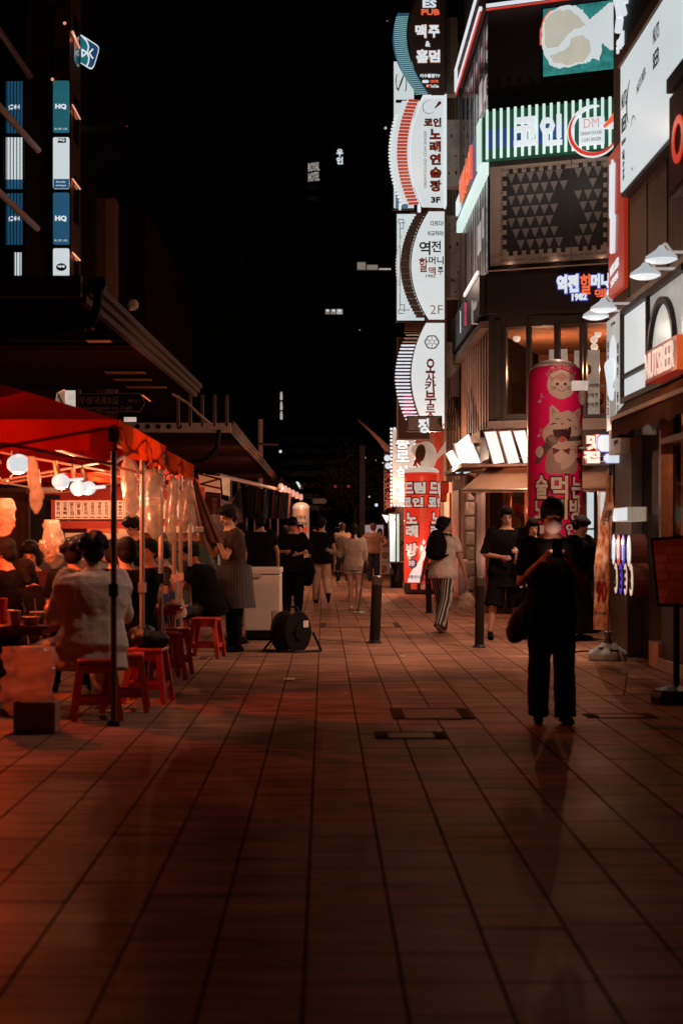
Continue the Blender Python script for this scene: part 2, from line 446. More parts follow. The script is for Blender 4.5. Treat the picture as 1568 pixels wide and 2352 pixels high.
# window panes with frames on corner face
FRM = M('window_frame', (.045, .042, .042), .45, .4, .15)
GL = Glass('window_glass', (.92, .88, .84), .10)
wins = [(1162, 1208), (1218, 1272), (1284, 1330), (1346, 1397)]
for (xa, xb) in wins:
    a0, _ = fC(xa, 900); a1, _ = fC(xb, 900); bt = fC(xa, 735)[1]; bb = fC(xa, 952)[1]
    fr = MB(); e = .05
    fr.fbox(FCn, a0-e, a1+e, bt, bt+.07, -.12, .03).fbox(FCn, a0-e, a1+e, bb-.07, bb, -.12, .03)
    fr.fbox(FCn, a0-e, a0, bb, bt, -.12, .03).fbox(FCn, a1, a1+e, bb, bt, -.12, .03)
    wf = fr.obj('window', FRM, cb)
    MB().fbox(FCn, a0, a1, bb, bt, -.06, -.052).obj('pane', GL, wf)
aL = fC(1140, 900)[0]; aR = fC(1410, 900)[0]
MB().fbox(FCn, aL, aR, fC(1162, 735)[1]+.072, fC(1162, 722)[1]+.05, -.05, .045).obj('window_band', FRM, cb); MB().fbox(FCn, aL, aR, fC(1162, 965)[1], fC(1162, 952)[1]-.072, -.05, .045).obj('window_band', FRM, cb)
MB().fbox(FCn, aL-.02, fC(1157, 900)[0]-.06, fC(1162, 952)[1], fC(1162, 735)[1], -.05, .04).obj('corner_post', FRM, cb)
# things in the room
BULB = E('bulb_warm', (.85, .72, .62), 1.0, sample=False)
def hang(F, x, y, c, r, label, top=.5):
    a, bz = F.px(x, y, c); p = F.pt(a, bz, c)
    t = thing('pendant_lamp', p, label, 'lamp', 'round bulbs in the second floor room')
    MB().sph(p, r, r, r, n=14).obj('bulb', BULB, t, smooth=True)
    MB().tube(p+Vector((0,0,r)), p+Vector((0,0,r+top)), .008, n=5).obj('cord', BLK, t)
for i, (x, y, w) in enumerate([(1202, 763, 'upper round bulb behind the leftmost corner window'), (1186, 777, 'lower round bulb behind the leftmost corner window'),
        (1361, 740, 'topmost round bulb behind the rightmost corner window'), (1372, 767, 'second round bulb from top in the rightmost corner window'), (1363, 780, 'third round bulb from top in the rightmost corner window'), (1364, 797, 'lowest round bulb in the rightmost corner window')]):
    hang(FCn, x, y, -1.2, .07, w, .25)
lamp(FCn.pt(.7, 4.4, -1.4), 60, (1, .50, .26), cb)
lamp(FCn.pt(1.9, 4.4, -1.3), 60, (1, .42, .2), cb)
PW = E('room_curtain_glow', (.55, .47, .42), .9, .6, 3, sample=False)  # curtain and notice board glow of themselves to look lit
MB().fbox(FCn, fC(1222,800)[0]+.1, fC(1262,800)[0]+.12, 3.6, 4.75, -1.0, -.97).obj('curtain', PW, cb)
pn = MB().fbox(FCn, fC(1284,800)[0]+.1, fC(1330,800)[0]+.2, 3.4, 4.7, -.9, -.87).obj('notice_board', E('room_notice_glow', (.5, .42, .36), .8, .4, 4, sample=False), cb)
for k in range(3):
    text(cb, FCn, '안주 생맥주', fC(1307,800)[0]+.15, 4.05-.17*k, .42, .09, INK, c=-.86, ext=.004, bold=.01)
MB().sph(FCn.pt(fC(1316, 760)[0]+.1, 4.35, -.86), .09, .02, .09, n=12).obj('picture', M('red_disc', (.3, .05, .03)), cb)
sh = thing('lamp_shade', FCn.pt(fC(1385, 830)[0], fC(1385, 848)[1], -.8), 'bright cone floor lamp inside the rightmost second floor window', 'lamp')
q = Vector(sh.location)
MB().lathe(q, [(.03, 0), (.11, .05), (.03, .3)], 14).obj('shade', E('shade_glow', (.9, .75, .6), .9, sample=False), sh)
# second floor people seen as dark heads behind the right window
for i, (x, dx) in enumerate(((1356, 0), (1373, 0))):
    a, bz = FCn.px(x, 862, -1.6); p = FCn.pt(a, 3.36, -1.6)
    t = thing('person', p, ('dark haired person seated inside the right window, nearer the left frame', 'dark haired person seated inside the right window, nearer the right frame')[i], 'person', 'guests in the second floor room')
    bm_ = MB(); bm_.cap(p+Vector((0,0,.0)), p+Vector((0,0,.28)), .17, .13).sph(p+Vector((0,0,.52)), .095, .1, .12, n=14).cap(p+Vector((0,0,.3)), p+Vector((0,0,.42)), .06, .05)
    o = bm_.obj('body', M('dark_wear', (.02, .014, .012), .9), t, smooth=True)
    MB().sph(p+Vector((0,.02,.56)), .11, .11, .11, n=14).obj('hair', BLK, t, smooth=True)

# --- louvers on the street side, second floor
LV = M('louver_wood', (.42, .22, .15), .55, 0, .3, 8)
lz1 = 5.05; lz0 = 3.25
for k in range(12):
    a = SL - .2 - k*.44
    MB().fbox(FS, a-.10, a+.10, lz0, lz1, -.03, .0).obj('louver', LV, cb)
MB().fbox(FS, .1, SL-.03, lz1+.002, lz1+.13, -.05, .16).fbox(FS, .1, SL-.03, lz0-.13, lz0-.002, -.05, .16).obj('louver_rail', M('rail_brown', (.13, .075, .055), .6), cb)
MB().fbox(FS, .1, SL-.05, lz0, lz1, -.3, -.25).obj('louver_backing', BLK, cb)
# --- fascia above second floor with light line
f0 = fC(1140, 727)[1]; f1 = fC(1140, 632)[1]
MB().fbox(FCn, .0, FW, f0+.03, f1, .01, .18).fbox(FS, 0, SL+.06, f0+.03, f1, .01, .18).obj('fascia', M('fascia_black', (.02, .016, .014), .5), cb)
LEDW = E('led_line_warm', (.80, .74, .70), 1.0, sample=False)
MB().fbox(FCn, 0, FW, f1+.03, f1+.05, .20, .23).obj('fascia_light', M('strip_trim', (.4, .3, .24), .5), cb)
MB().fbox(FS, 3.3, SL+.1, f1+.01, f1+.07, .19, .23).obj('fascia_light', LEDW, cb)
for q in (.4, 1.2, 2.0): lamp(FCn.pt(q, f1+.15, .16), .35, (1, .62, .42), cb)
for q in (3.6, 4.6, 5.4): lamp(FS.pt(q, f1+.2, .3), .5, (1, .62, .42), cb)
# neon brush-lettering sign
s1 = thing('neon_sign', FCn.pt(1.7, 5.3, .25), 'white and red brush lettering neon sign on the black fascia above the windows', 'sign')
NR = E('neon_red', (.78, .13, .05), 1.0, sample=False); NRD = E('neon_red_deep', (.55, .03, .015), 1.0, sample=False)
NB = E('neon_blue_halo', (.10, .12, .55), .7, sample=False)
def tc(F, par, s, x, y, w, h, mat, c, bold=.03, halo=None, ext=.03, rot=0):
    a, bz = F.px(x, y, c); k = (F.o.y if F is not FCn else 24.6)
    kk = 24.6/FX
    if halo: text(par, F, s, a, bz, (w+5)*kk, (h+5)*kk, halo, c-.012, .01, bold+.045, rot, name='halo')
    return text(par, F, s, a, bz, w*kk, h*kk, mat, c, ext, bold, rot)
tc(FCn, s1, '역전', 1303, 652, 50, 42, Wn, .3, .06, NB)
tc(FCn, s1, '할', 1345, 653, 26, 46, NR, .3, .02)
tc(FCn, s1, '머니', 1378, 645, 42, 32, Wn, .3, .06, NB)
tc(FCn, s1, '맥', 1378, 676, 24, 24, NR, .3, .02)
tc(FCn, s1, '주', 1403, 672, 22, 34, Wn, .3, .05, NB)
tc(FCn, s1, '1982', 1330, 682, 34, 16, Wn, .3, .04, NB)
# small box sign letters along the street fascia
text(cb, FS, '역전할머니', 5.1, f0+.28, .5, .12, E('dim_letters', (.45, .36, .3), .6, sample=False), .19, .02, .03)

# --- third floor: triangle panel board
zb, zt = fC(1142, 612)[1], fC(1142, 386)[1]
a0 = .04; a1 = fC(1407, 500)[0]; am = fC(1313, 500)[0]
tb = thing('patterned_board', FCn.pt(1, zb, .1), 'sound studio wall board with dark triangle pattern and stepped border', 'sign board')
MB().fbox(FCn, a0, am-.006, zb, zt, .02, .10).obj('board_panel', PNL, tb)
MB().fbox(FCn, am+.006, a1+.6, zb, zt, .02, .10).obj('board_panel', PNL, tb)
TRD = M('triangle_dark', (.016, .014, .015), .55, 0, .1); TRG = M('triangle_grey', (.13, .115, .115), .5, 0, .1)
ib, it = fC(1170, 580)[1], fC(1170, 402)[1]; i0 = fC(1166, 500)[0]; i1 = fC(1386, 500)[0]
nb = MB().fbox(FCn, i0, am-.008, ib, it, .101, .106).fbox(FCn, am+.008, i1, ib, it, .101, .106)
N = 11; sw = (i1-i0)/(2*N)
for k in range(N):
    a = i0 + sw*(2*k+.5)
    if abs(a+sw/2-am) > sw*.6: nb.fbox(FCn, a, a+sw, it+.001, it+sw, .101, .106).fbox(FCn, a, a+sw, ib-sw, ib-.001, .101, .106)
nv = 8; sh_ = (it-ib)/(2*nv)
for k in range(nv):
    z = ib + sh_*(2*k+.5)
    nb.fbox(FCn, i0-sw, i0-.001, z, z+sh_, .101, .106).fbox(FCn, i1+.001, i1+sw, z, z+sh_, .101, .106)
nb.obj('dark_pattern', TRD, tb)
tg = MB(); nc, nr = 10, 7; cw = (i1-i0)/nc; rh = (it-ib)/nr
for rr in range(nr):
    for k in range(-1, nc):
        ax = i0 + cw*(k + (rr % 2)*.5) ; zz = ib + rh*rr
        if ax < i0 or ax+cw > i1 or (ax < am+.02 < ax+cw): continue
        hole = (k == 5 and rr in (1, 2, 3, 4)) or (k == 6 and rr in (0, 1, 2, 3)) or (k in (0,) and rr == 0) or (k == 7 and rr in (2, 5)) or random.random() < .05
        if hole: continue
        MB().prism(FCn, [(ax+.012, zz+rh*.94), (ax+cw/2, zz+rh*.08), (ax+cw-.012, zz+rh*.94)], .1065, .115 + .004*random.random()).obj('triangle', TRG, tb)
SCR = M('board_script', (.10, .085, .075), .6)
for (q, zq, rt) in ((.62, zb+.075, 0), (1.62, zb+.09, 0), (.62, zt-.08, 0), (1.62, zt-.08, 0)):
    text(tb, FCn, 'Dream Sound Coin Singer', a0+q, zq, .85, .085, SCR, .101, .004, .01, rt)
for q, rt in ((fC(1155,500)[0], math.pi/2), (fC(1396,500)[0], -math.pi/2)):
    text(tb, FCn, 'Dream Sound Coin Singer', q, (zb+zt)/2, 1.4, .075, SCR, .101, .004, .01, rt)

# --- green light-tube sign band
gz1 = fC(1125, 270)[1]; gz0 = fC(1125, 376)[1]
gs = thing('light_tube_sign', FCn.pt(1, gz0, .3), 'green sign band with white vertical light tubes and big white Korean word', 'sign')
lamp(FCn.pt(.6, gz0-.35, 1.1), 16, (1, .85, .72), cb); lamp(FCn.pt(1.6, gz0-.35, 1.1), 16, (1, .85, .72), cb)
GRN = E('sign_green', (.010, .07, .042), .9, .4, 2, sample=False); BLU = E('sign_blue', (.02, .055, .20), .9, .3, 2, sample=False)
MB().fbox(FCn, .0, 2.9, gz0, gz1, .12, .36).obj('band', GRN, gs)
MB().fbox(FCn, .02, 1.45, gz0+.16, gz0+.5, .362, .368).obj('blue_field', BLU, gs)
TB = E('tube_white', (.62, .78, .70), 1.0, sample=False)
tmb = None
for k in range(22):
    a = .06 + k*.125
    MB().tube(FCn.pt(a, gz0-.02, .40), FCn.pt(a, gz1+.02, .40), .025, n=6).obj('light_tube', TB, gs)
a, bz = FCn.px(1205, 303, .45)
text(gs, FCn, '코', a+.02, bz, .42, .50, Wn, .45, .05, .045)
a2, bz2 = FCn.px(1265, 300, .45)
text(gs, FCn, '인', a2, bz2, .38, .52, Wn, .45, .05, .045)
# round emblem
ac, bc = FCn.px(1364, 298, .5)
def ring(F, a, b, r0, r1, t0, t1, c0, c1, n=40, taper=0):
    mb = MB(); A = []
    vs = []; fs = []
    for i in range(n+1):
        t = t0 + (t1-t0)*i/n; m_ = (r0+r1)/2; h = (r1-r0)/2*(1 if not taper else max(.15, math.sin(math.pi*i/n)**.6))
        for rr_ in (m_-h, m_+h):
            for c in (c0, c1): vs.append(F.pt(a + rr_*math.cos(t), b + rr_*math.sin(t), c))
    for i in range(n):
        k = i*4
        for p, q_ in ((0, 1), (1, 3), (3, 2), (2, 0)): fs.append((k+p, k+q_, k+4+q_, k+4+p))
    fs += [(0, 2, 3, 1), (n*4, n*4+1, n*4+3, n*4+2)]
    return mb.add(vs, fs)
ring(FCn, ac, bc, .37, .46, math.radians(80), math.radians(335), .42, .5, 44, 1).obj('emblem_ring', Wn, gs)
ring(FCn, ac, bc, .385, .445, math.radians(140), math.radians(330), .501, .53, 36, 1).obj('emblem_ring', NRD, gs)
MB().fbox(FCn, ac-.26, ac+.16, bc-.24, bc+.22, .43, .5).sph(FCn.pt(ac+.24, bc+.06, .47), .14, .05, .07, n=10).obj('emblem_plate', Wn, gs)
MB().cap(FCn.pt(ac+.18, bc+.04, .52), FCn.pt(ac+.40, bc+.24, .52), .03, .06).obj('microphone', NR, gs)
text(gs, FCn, 'DM', ac-.05, bc+.12, .26, .16, E('faint_red', (.75, .35, .3), .9, sample=False), .502, .006, .0)
text(gs, FCn, 'DREAM SOUND', ac-.05, bc-.05, .36, .06, M('faint_ink', (.25, .25, .25)), .502, .006, 0)
text(gs, FCn, 'COIN SINGER', ac-.05, bc-.16, .33, .06, M('faint_ink'  , (.25, .25, .25)), .502, .006, 0)
# band continues round the street side
gsb = MB().fbox(FS, 1.2, SL+.02, gz0, gz1, .0, .12).obj('band', GRN, gs)
MB().fbox(FS, .9, SL+.12, gz0-.22, gz0-.003, .02, .14).obj('under_light', E('tube_mint', (.62, .80, .76), 1.0, sample=True), gs)
for k in range(5): MB().tube(FS.pt(SL-.04-k*.12, gz0, .15), FS.pt(SL-.04-k*.12, gz1, .15), .02, n=6).obj('light_tube', TB, gs)
MB().fbox(FS, 3.6, 4.9, gz0+.02, gz1-.02, .121, .13).obj('blue_field', BLU, gs)
text(gs, FS, '노래', 3.7, (gz0+gz1)/2+.02, .9, .62, NR, .14, .05, .03)
text(gs, FS, '연습장', 2.55, gz0+.38, 1.1, .5, NR, .14, .05, .03)
text(gs, FS, 'DREAM', 1.6, gz0+.2, .7, .3, Wn, .14, .05, .02)
# --- glass curtain wall strips on street side (third floor) and above
GW = M('strip_glass', (.42, .30, .24), .3, 0, .6, 1.5)
lamp((2.0, 27.6, 6.3), 30, (1, .72, .55), cb); lamp((2.0, 27.6, 9.6), 26, (1, .6, .45), cb)  # unseen lights added off the wall to brighten the glass strips
GW2 = M('strip_glass_dark', (.11, .07, .075), .2, 0, .6, 1.2)
z0 = f1+.08; z1 = gz0-.2
for k in range(12):
    a = SL - .01 - k*.42
    MB().fbox(FS, a-.37, a-.04, z0, z1, .01, .018).obj('glass_strip', GW if k % 3 else GW2, cb)
    MB().fbox(FS, a-.04, a, z0, z1, .01, .022).obj('mullion', DK, cb)
uz0 = gz1+.1; uz1 = fC(1125, 20)[1]-.1
for k in range(12):
    a = SL - .01 - k*.42
    for (za, zb_) in ((uz0, uz0+.95), (uz0+.98, uz1)):
        MB().fbox(FS, a-.37, a-.04, za, zb_, .01, .018).obj('glass_strip', GW2 if k % 2 else M('strip_glass_blue', (.05, .05, .10), .1, .6, .5, 1.5), cb)
    MB().fbox(FS, a-.04, a, uz0, uz1, .01, .022).obj('mullion', DK, cb)
MB().fbox(FS, 4.9, 5.3, uz0+.35, uz0+.75, .0185, .024).fbox(FS, 4.2, 4.7, uz0+.3, uz0+.9, .0185, .024).obj('lit_pane', E('pane_glow', (.5, .45, .45), .8, .5, 5, sample=False), cb)
MB().fbox(FS, 3.9, 4.5, z1-1.1, z1-.55, .0185, .024).fbox(FS, 4.7, 4.95, z1-.95, z1-.4, .0185, .024).obj('lit_pane', E('pane_glow', (.5,.45,.45)), cb)
MB().fbox(FCn, .0, 2.9, gz1+.02, uz1+.1, .0, .05).obj('dark_cladding', WALLD, cb)
# neon outline frame at the top
nf = thing('neon_outline', FCn.pt(0, 9.5, .3), 'white and red neon outline running round the corner roof signboard', 'neon light')
zt1 = fC(1125, 22)[1]; zl = FS.px(1056, 222, .35)
p0 = FS.pt(.75, 10.35, .42)
fz0 = zt1; fz1 = zt1 + .46
NRT = E('neon_rose', (.75, .38, .32), 1.0, sample=False)
A0 = FS.pt(1.0, fz0, .16); A1 = FS.pt(SL+.08, fz0, .16); A2 = FCn.pt(.0, fz0, .2); A3 = FCn.pt(2.8, fz0, .2); B0 = FS.pt(1.0, fz1, .16)
for (p, q) in ((A0, A1), (A2, A3), (A0, B0)):
    MB().tube(p, q, .035, n=8).obj('neon_tube', Wn, nf); MB().tube(p+Vector((0,0,-.07)), q+Vector((0,0,-.07)), .018, n=6).obj('neon_tube', NRD, nf)
MB().tube(B0, FS.pt(SL, fz1, .16), .03, n=8).obj('neon_tube', Wn, nf)
MB().fbox(FS, 1.05, SL-.05, fz0+.05, fz1-.03, .03, .12).obj('signboard', M('maroon_board', (.10, .03, .03), .6), nf)
text(nf, FS, '드림사운드코인노래', 3.3, (fz0+fz1)/2, 3.6, .28, M('board_letter', (.5, .3, .25), .5), .125, .02, .02)
# LED video screen
X0_, zs0 = FCn.px(1243, 178, .25); X1_, _ = FCn.px(1417, 100, .25); zs1 = FCn.px(1300, 10, .25)[1]
ls = thing('video_screen', FCn.pt(X0_, zs0, .2), 'bright video screen showing pale shapes on teal high on the dark wall', 'screen')
MB().fbox(FCn, X0_, X1_+.4, zs0, zs1, .05, .22).obj('screen_case', BLK, ls)
TEAL = E('screen_teal', (.035, .24, .22), 1.0, .5, 9, sample=False)
MB().fbox(FCn, X0_+.02, X1_+.38, zs0+.02, zs1-.02, .221, .226).obj('screen', TEAL, ls)
def poly(pts, F, c): return [F.px(x, y, c) for x, y in pts]
def face(F, pts, c, name, mat, par, th=.006):
    p = poly(pts, F, c); p = p[::-1] if sum((p[i][0]*p[(i+1) % len(p)][1]-p[(i+1) % len(p)][0]*p[i][1]) for i in range(len(p))) < 0 else p
    return MB().prism(F, p, c, c+th).obj(name, mat, par)
def jag(pts, n=5, amp=2.2):
    out = []
    for i in range(len(pts)):
        a, b_ = pts[i], pts[(i+1) % len(pts)]
        for k in range(n):
            t = k/n; out.append((a[0]+(b_[0]-a[0])*t + (amp*random.uniform(-1, 1) if k else 0), a[1]+(b_[1]-a[1])*t + (amp*random.uniform(-1, 1) if k else 0)))
    return out
blob = [(1243, 100), (1245, 50), (1262, 25), (1290, 14), (1320, 12), (1338, 22), (1352, 45), (1372, 30), (1395, 8), (1414, 2), (1416, 118), (1398, 112), (1383, 98), (1375, 140), (1362, 134), (1345, 146), (1318, 150), (1285, 158), (1262, 150), (1250, 128)]
face(FCn, jag(blob), .228, 'screen_image', W, ls)
BEI = E('screen_beige', (.50, .48, .40), 1.0, .12, 3, sample=False)
face(FCn, jag([(1250, 98), (1250, 45), (1275, 25), (1308, 22), (1330, 40), (1345, 60), (1318, 66), (1298, 85), (1280, 108), (1256, 112)]), .236, 'screen_image', BEI, ls)
face(FCn, jag([(1310, 88), (1335, 80), (1352, 92), (1356, 118), (1340, 142), (1300, 150), (1268, 142), (1262, 128), (1290, 118), (1305, 108)]), .236, 'screen_image', BEI, ls)
face(FCn, jag([(1243, 104), (1243, 60), (1252, 38), (1266, 24), (1262, 22), (1247, 42), (1239, 70), (1239, 104)], 2, 1), .237, 'screen_image', NR, ls)
MB().box(0, .01, 0, .01, 0, .01)

# --- ground floor of the corner face
WD = M('shop_wood', (.20, .085, .05), .45, 0, .4, 10)
gf = MB(); gz = 2.72
gf.fbox(FCn, .24, .36, .25, 2.74, -.2, .03).fbox(FCn, .86, .93, .25, 2.74, -.2, .03).fbox(FCn, 1.62, 1.72, .25, 2.74, -.2, .03)
gf.fbox(FCn, .36, .86, .25, .9, -.15, .0)
gf.obj('shopfront_frame', WD, cb)
MB().fbox(FCn, .95, 1.6, .25, 2.7, -.2, -.02).obj('shop_panel', M('panel_mauve', (.15, .10, .10), .5, 0, .1), cb)
MB().fbox(FCn, .37, .85, .9, 2.7, -.12, -.112).obj('pane', GL, cb)
si = MB().fbox(FCn, .3, .9, .9, 2.7, -1.6, -1.55)
si.obj('shop_back_wall', M('shop_back', (.25, .1, .06), .7, 0, .6, 6), cb)
for k in range(5):
    aa, bb_ = .42 + .09*k, 1.05+.3*(k % 3)
    MB().lathe(FCn.pt(aa, bb_, -.5), [(.035, 0), (.035, .16), (.012, .22), (.012, .28)], 10).obj('bottle', Glass('bottle_glass', (.6, .4, .25), .4), cb)
for (x, y) in ((1196, 1126), (1210, 1127)):
    a, bz = FCn.px(x, y, -.4); MB().sph(FCn.pt(a, bz, -.4), .06, .06, .035, n=10).obj('bulb', E('bulb_red', (.9, .5, .4), 1, sample=False), cb)
lamp(FCn.pt(.6, 2.2, -.5), 110, (1, .4, .18), cb)
# lit window to the right with shelves
wa0, wz1 = FCn.px(1346, 1130, 0); wa1, _ = FCn.px(1425, 1130, 0); wz0 = FCn.px(1346, 1362, 0)[1]
MB().fbox(FCn, wa0-.1, FW, wz0-.7, wz0, -.15, .02).obj('shop_base', M('base_dark', (.03, .025, .022), .5), cb)
bl = M('shop_inside', (.5, .42, .38), .8, 0, .3, 3)
MB().fbox(FCn, wa0-.1, FW, wz0, 2.74, -1.5, -1.45).obj('shop_back_wall', bl, cb)
LW = E('shop_daylight', (.58, .64, .66), 1.0, .15, 3, sample=True)
for (xa, xb) in ((1346, 1364), (1378, 1402), (1404, 1420)):
    aa, _ = FCn.px(xa, 1200, -.05); ab, _ = FCn.px(xb, 1200, -.05)
    MB().fbox(FCn, aa, ab, FCn.px(xa, 1213, -.05)[1], FCn.px(xa, 1131, -.05)[1], -.08, -.05).obj('lit_pane', LW, cb)
    MB().fbox(FCn, aa, ab, FCn.px(xa, 1236, -.05)[1], FCn.px(xa, 1217, -.05)[1], -.08, -.05).obj('lit_pane', LW, cb) if xa < 1370 else None
    MB().fbox(FCn, ab+.003, ab+.06, wz0, 2.7, -.06, .03).obj('window_post', DK, cb)
for z in (wz0+.25, wz0+.55, wz0+.85): MB().fbox(FCn, wa0, wa1+.4, z, z+.03, -.7, -.3).obj('shelf', WD, cb)
for k in range(7): MB().lathe(FCn.pt(wa0+.1+.1*k, wz0+.88, -.5), [(.03, 0), (.03, .13), (.012, .18), (.012, .24)], 8).obj('bottle', Glass('bottle_dark', (.3, .3, .3), .3), cb)
lamp(FCn.pt(wa0+.4, 2.2, -.6), 14, (1, .85, .75), cb)
# rough stone for the street face ground floor pillar
ST = M('old_stone', (.30, .21, .17), .85, 0, .45, 7, .8)
# awning
aw = thing('shop_awning', FCn.pt(.5, 2.4, .5), 'tan cloth awning over the corner shop entrance, lit from above', 'awning')
az1 = FCn.px(1140, 1074, .1)[1]; az0 = FCn.px(1075, 1126, 1.0)[1]
AWM = Cloth('awning_tan', (.36, .235, .17), .25)
MB().grid(lambda u, v: FCn.pt(-.0 + u*3.3 + (-.22)*v, az1*(1-v)+az0*v - .02*math.sin(u*25)*v*(1-v), .1 + 1.0*v), 60, 8).obj('canopy', AWM, aw, smooth=True)
MB().grid(lambda u, v: FCn.pt(-.22 + u*3.3, az0 - .05*v, 1.1 + .005*math.sin(u*60)), 60, 1).obj('valance', AWM, aw)
MB().tube(FCn.pt(-.22, az0, 1.1), FCn.pt(3.1, az0, 1.1), .02).obj('front_bar', STEEL, aw)
for q in (0.1, 2.6): MB().tube(FCn.pt(q, az1-.2, .1), FCn.pt(q-.2, az0+.02, 1.08), .018).obj('arm', STEEL, aw)
for q, pw in ((.3, 9), (1.0, 9), (2.0, 9)): lamp(FCn.pt(q, 3.0, .9), pw*.35, (1, .72, .55), aw)
# leaning white lightboxes above awning
LB = E('lightbox_white', (.64, .70, .72), 1.0, .05, 2)
lb_pts = [((1113, 993), (1138, 991), (1158, 1062), (1134, 1066)), ((1147, 992), (1172, 990), (1193, 1062), (1168, 1065)), ((1180, 991), (1205, 989), (1222, 1061), (1203, 1064)), ((1216, 990), (1240, 988), (1258, 1060), (1236, 1063))]
lbl = ['leftmost of the leaning white lightboxes on the corner face', 'second from left of the leaning white lightboxes on the corner face', 'third from left leaning white lightbox beside the pink balloon column', 'white lightbox behind the pink balloon column']
for i, q in enumerate(lb_pts):
    t = thing('lightbox', FCn.pt(*FCn.px(*q[3], .5), .5), lbl[i], 'light box', 'leaning white lightboxes above the shops')
    face(FCn, q, .45, 'panel', LB, t, .05); face(FCn, [(x+(-3 if x < sum(p[0] for p in q)/4 else 3), y+(-2 if y < 1030 else 2)) for x, y in q], .38, 'case', BRWN, t, .06)
lamp(FCn.pt(.7, 3.0, 1.5), 90, (1, .55, .35), t); lamp(FCn.pt(1.0, 3.0, 2.6), 70, (1, .52, .33), t); lamp(FCn.pt(.2, 3.3, 3.0), 260, (1, .52, .33), t, spot=110, aim=(-.5, -.35, -1), blend=.9)  # unseen lights added out over the street to brighten the paving
F2 = Fr((2.86, 30, 0), (-.25, -1)); FSb = Fr((2.55, 27.0, 0), (.78, -.62))
for i, q in enumerate([((1047, 1022), (1077, 997), (1110, 1074), (1068, 1088)), ((1027, 1042), (1040, 1034), (1068, 1080), (1050, 1088))]):
    t = thing('lightbox', FSb.pt(*FSb.px(*q[3])), ('large tilted white lightbox at the building corner, right of the narrow one', 'narrow tilted white lightbox at the far end beside the red balloon')[i], 'light box', 'leaning white lightboxes above the shops')
    face(FSb, q, .0, 'panel', LB, t, .05); face(FSb, [(x+(-3 if x < sum(p[0] for p in q)/4 else 3), y+(-2 if y < 1050 else 2)) for x, y in q], -.07, 'case', BRWN, t, .06)
lamp((2.3, 26.6, 2.7), 110, (1, .62, .42), t)
# shelf ledge under the lightboxes
MB().fbox(FCn, -.05, 3.3, PZ(1072, 24.6), PZ(1066, 24.6), .0, .62).fbox(FS, 2.2, SL+.1, 2.58, 2.66, .0, .5).obj('ledge', BRWN, cb)
MB().fbox(FCn, 0.0, 3.3, PZ(988, 24.6), PZ(962, 24.6), .0, .12).obj('grey_band', WALLG, cb)
# street side ground floor: stone pier, dark wood door, brick plinth
MB().fbox(FS, 4.9, SL-.06, .0, 2.55, .002, .06).obj('door', WD, cb)
pp = thing('stone_pillar', (K[0]-.06, 27.2, 0), 'rough pale stone pillar between the corner shop and the street face', 'pillar')
for k in range(9):
    w_ = .22+random.uniform(-.03, .03)
    MB().fbox(FS, 3.2-w_, 3.2+w_, .02+k*.29, .3+k*.29-.012, .0, .16+random.uniform(-.03, .03)).obj('stone', ST, pp, bevel=.03)
MB().fbox(FS, 3.5, 4.88, 0, 2.5, .002, .04).obj('door', M('dark_door', (.05, .02, .015), .5), cb)
for k in range(7):
    for j in range(3):
        MB().fbox(FCn, .24+k*.1, .24+k*.1+.094, .26+j*.2, .26+j*.2+.194, .001, .02).obj('brick', M('wine_brick', (.12, .035, .025), .5, 0, .4, 9), cb)
# pink, red and white small box signs high on street side
for i, (x0, x1, y0, y1, m_, lb_) in enumerate([(1056, 1064, 715, 765, Wn, 'white slim box sign with pink edge on the street face under the fascia'), (1066, 1079, 695, 748, E('box_pink', (.5, .05, .09), 1, .4, 6, sample=False), 'pink box sign between two white ones on the street face'), (1082, 1096, 690, 745, E('box_pale', (.42, .33, .30), .8, .4, 6, sample=False), 'pale grey box sign nearest the corner on the street face')]):
    Y = 28.6 - i*1.2; t = thing('box_sign', P((x0+x1)/2, y1, Y), lb_, 'sign', 'small box signs on the street face')
    F = FC(Y); face(F, [(x0, y0), (x1, y0), (x1, y1), (x0, y1)], 0, 'panel', m_, t, .05); face(F, [(x0-1.5, y0-1.5), (x1+1.5, y0-1.5), (x1+1.5, y1+1.5), (x0-1.5, y1+1.5)], -.25, 'case', DK, t, .24)

# ================================================================ RIGHT: second building and projecting sign stack
B2X = 3.02
b2 = thing('row_building', (B2X, 31, 0), 'brown walled building behind the column of projecting signs', 'building')
wall2 = M('pink_brown_wall', (.20, .115, .085), .85, 0, .4, 2, .2)
MB().box(B2X, 8, 30.85, 44, 0, 12.5).obj('wall', wall2, b2)
for k in range(5):
    x = PX(1030 + 6*k, 31); MB().tube((B2X-.08-.02*k, 31.0+.5*k, 2.6), (B2X-.08-.02*k, 31.0+.5*k, 12), .035, n=6).obj('pipe', M('pipe_brown', (.24, .15, .11), .5, .2), b2)
rustm = M('rusty_panel', (.30, .25, .22), .6, .2, .35, 5)
def rustpatch():
    m = rustm; nt = m.node_tree
rp = [(1024, 1057, 495, 683), (1025, 1055, 786, 908), (1024, 1056, 275, 428), (1022, 1050, 40, 215)]
for (x0, x1, y0, y1) in rp:
    Y = 30.5; t = tag(MB().box(PX(x0, Y), PX(x1, Y), Y, Y+.3, PZ(y1, Y), PZ(y0, Y)).obj('mounting_panel', rustm, b2))
    for k in range(9 if y0 in (495,) else 4):
        px_, py_ = random.uniform(x0+3, x1-3), random.uniform(y0+6, y1-6)
        MB().sph(P(px_, py_, Y-.001), random.uniform(.012, .03), .002, random.uniform(.015, .05), n=7).obj('rust_spot', M('rust', (.06, .02, .012), .9), b2)
for k in range(4):
    pts = [P(1028+k*6+3*math.sin(j), 905+j*14, 30.6) for j in range(7)]
    MB().path(pts, .012, 5).obj('cable', BLK, b2)
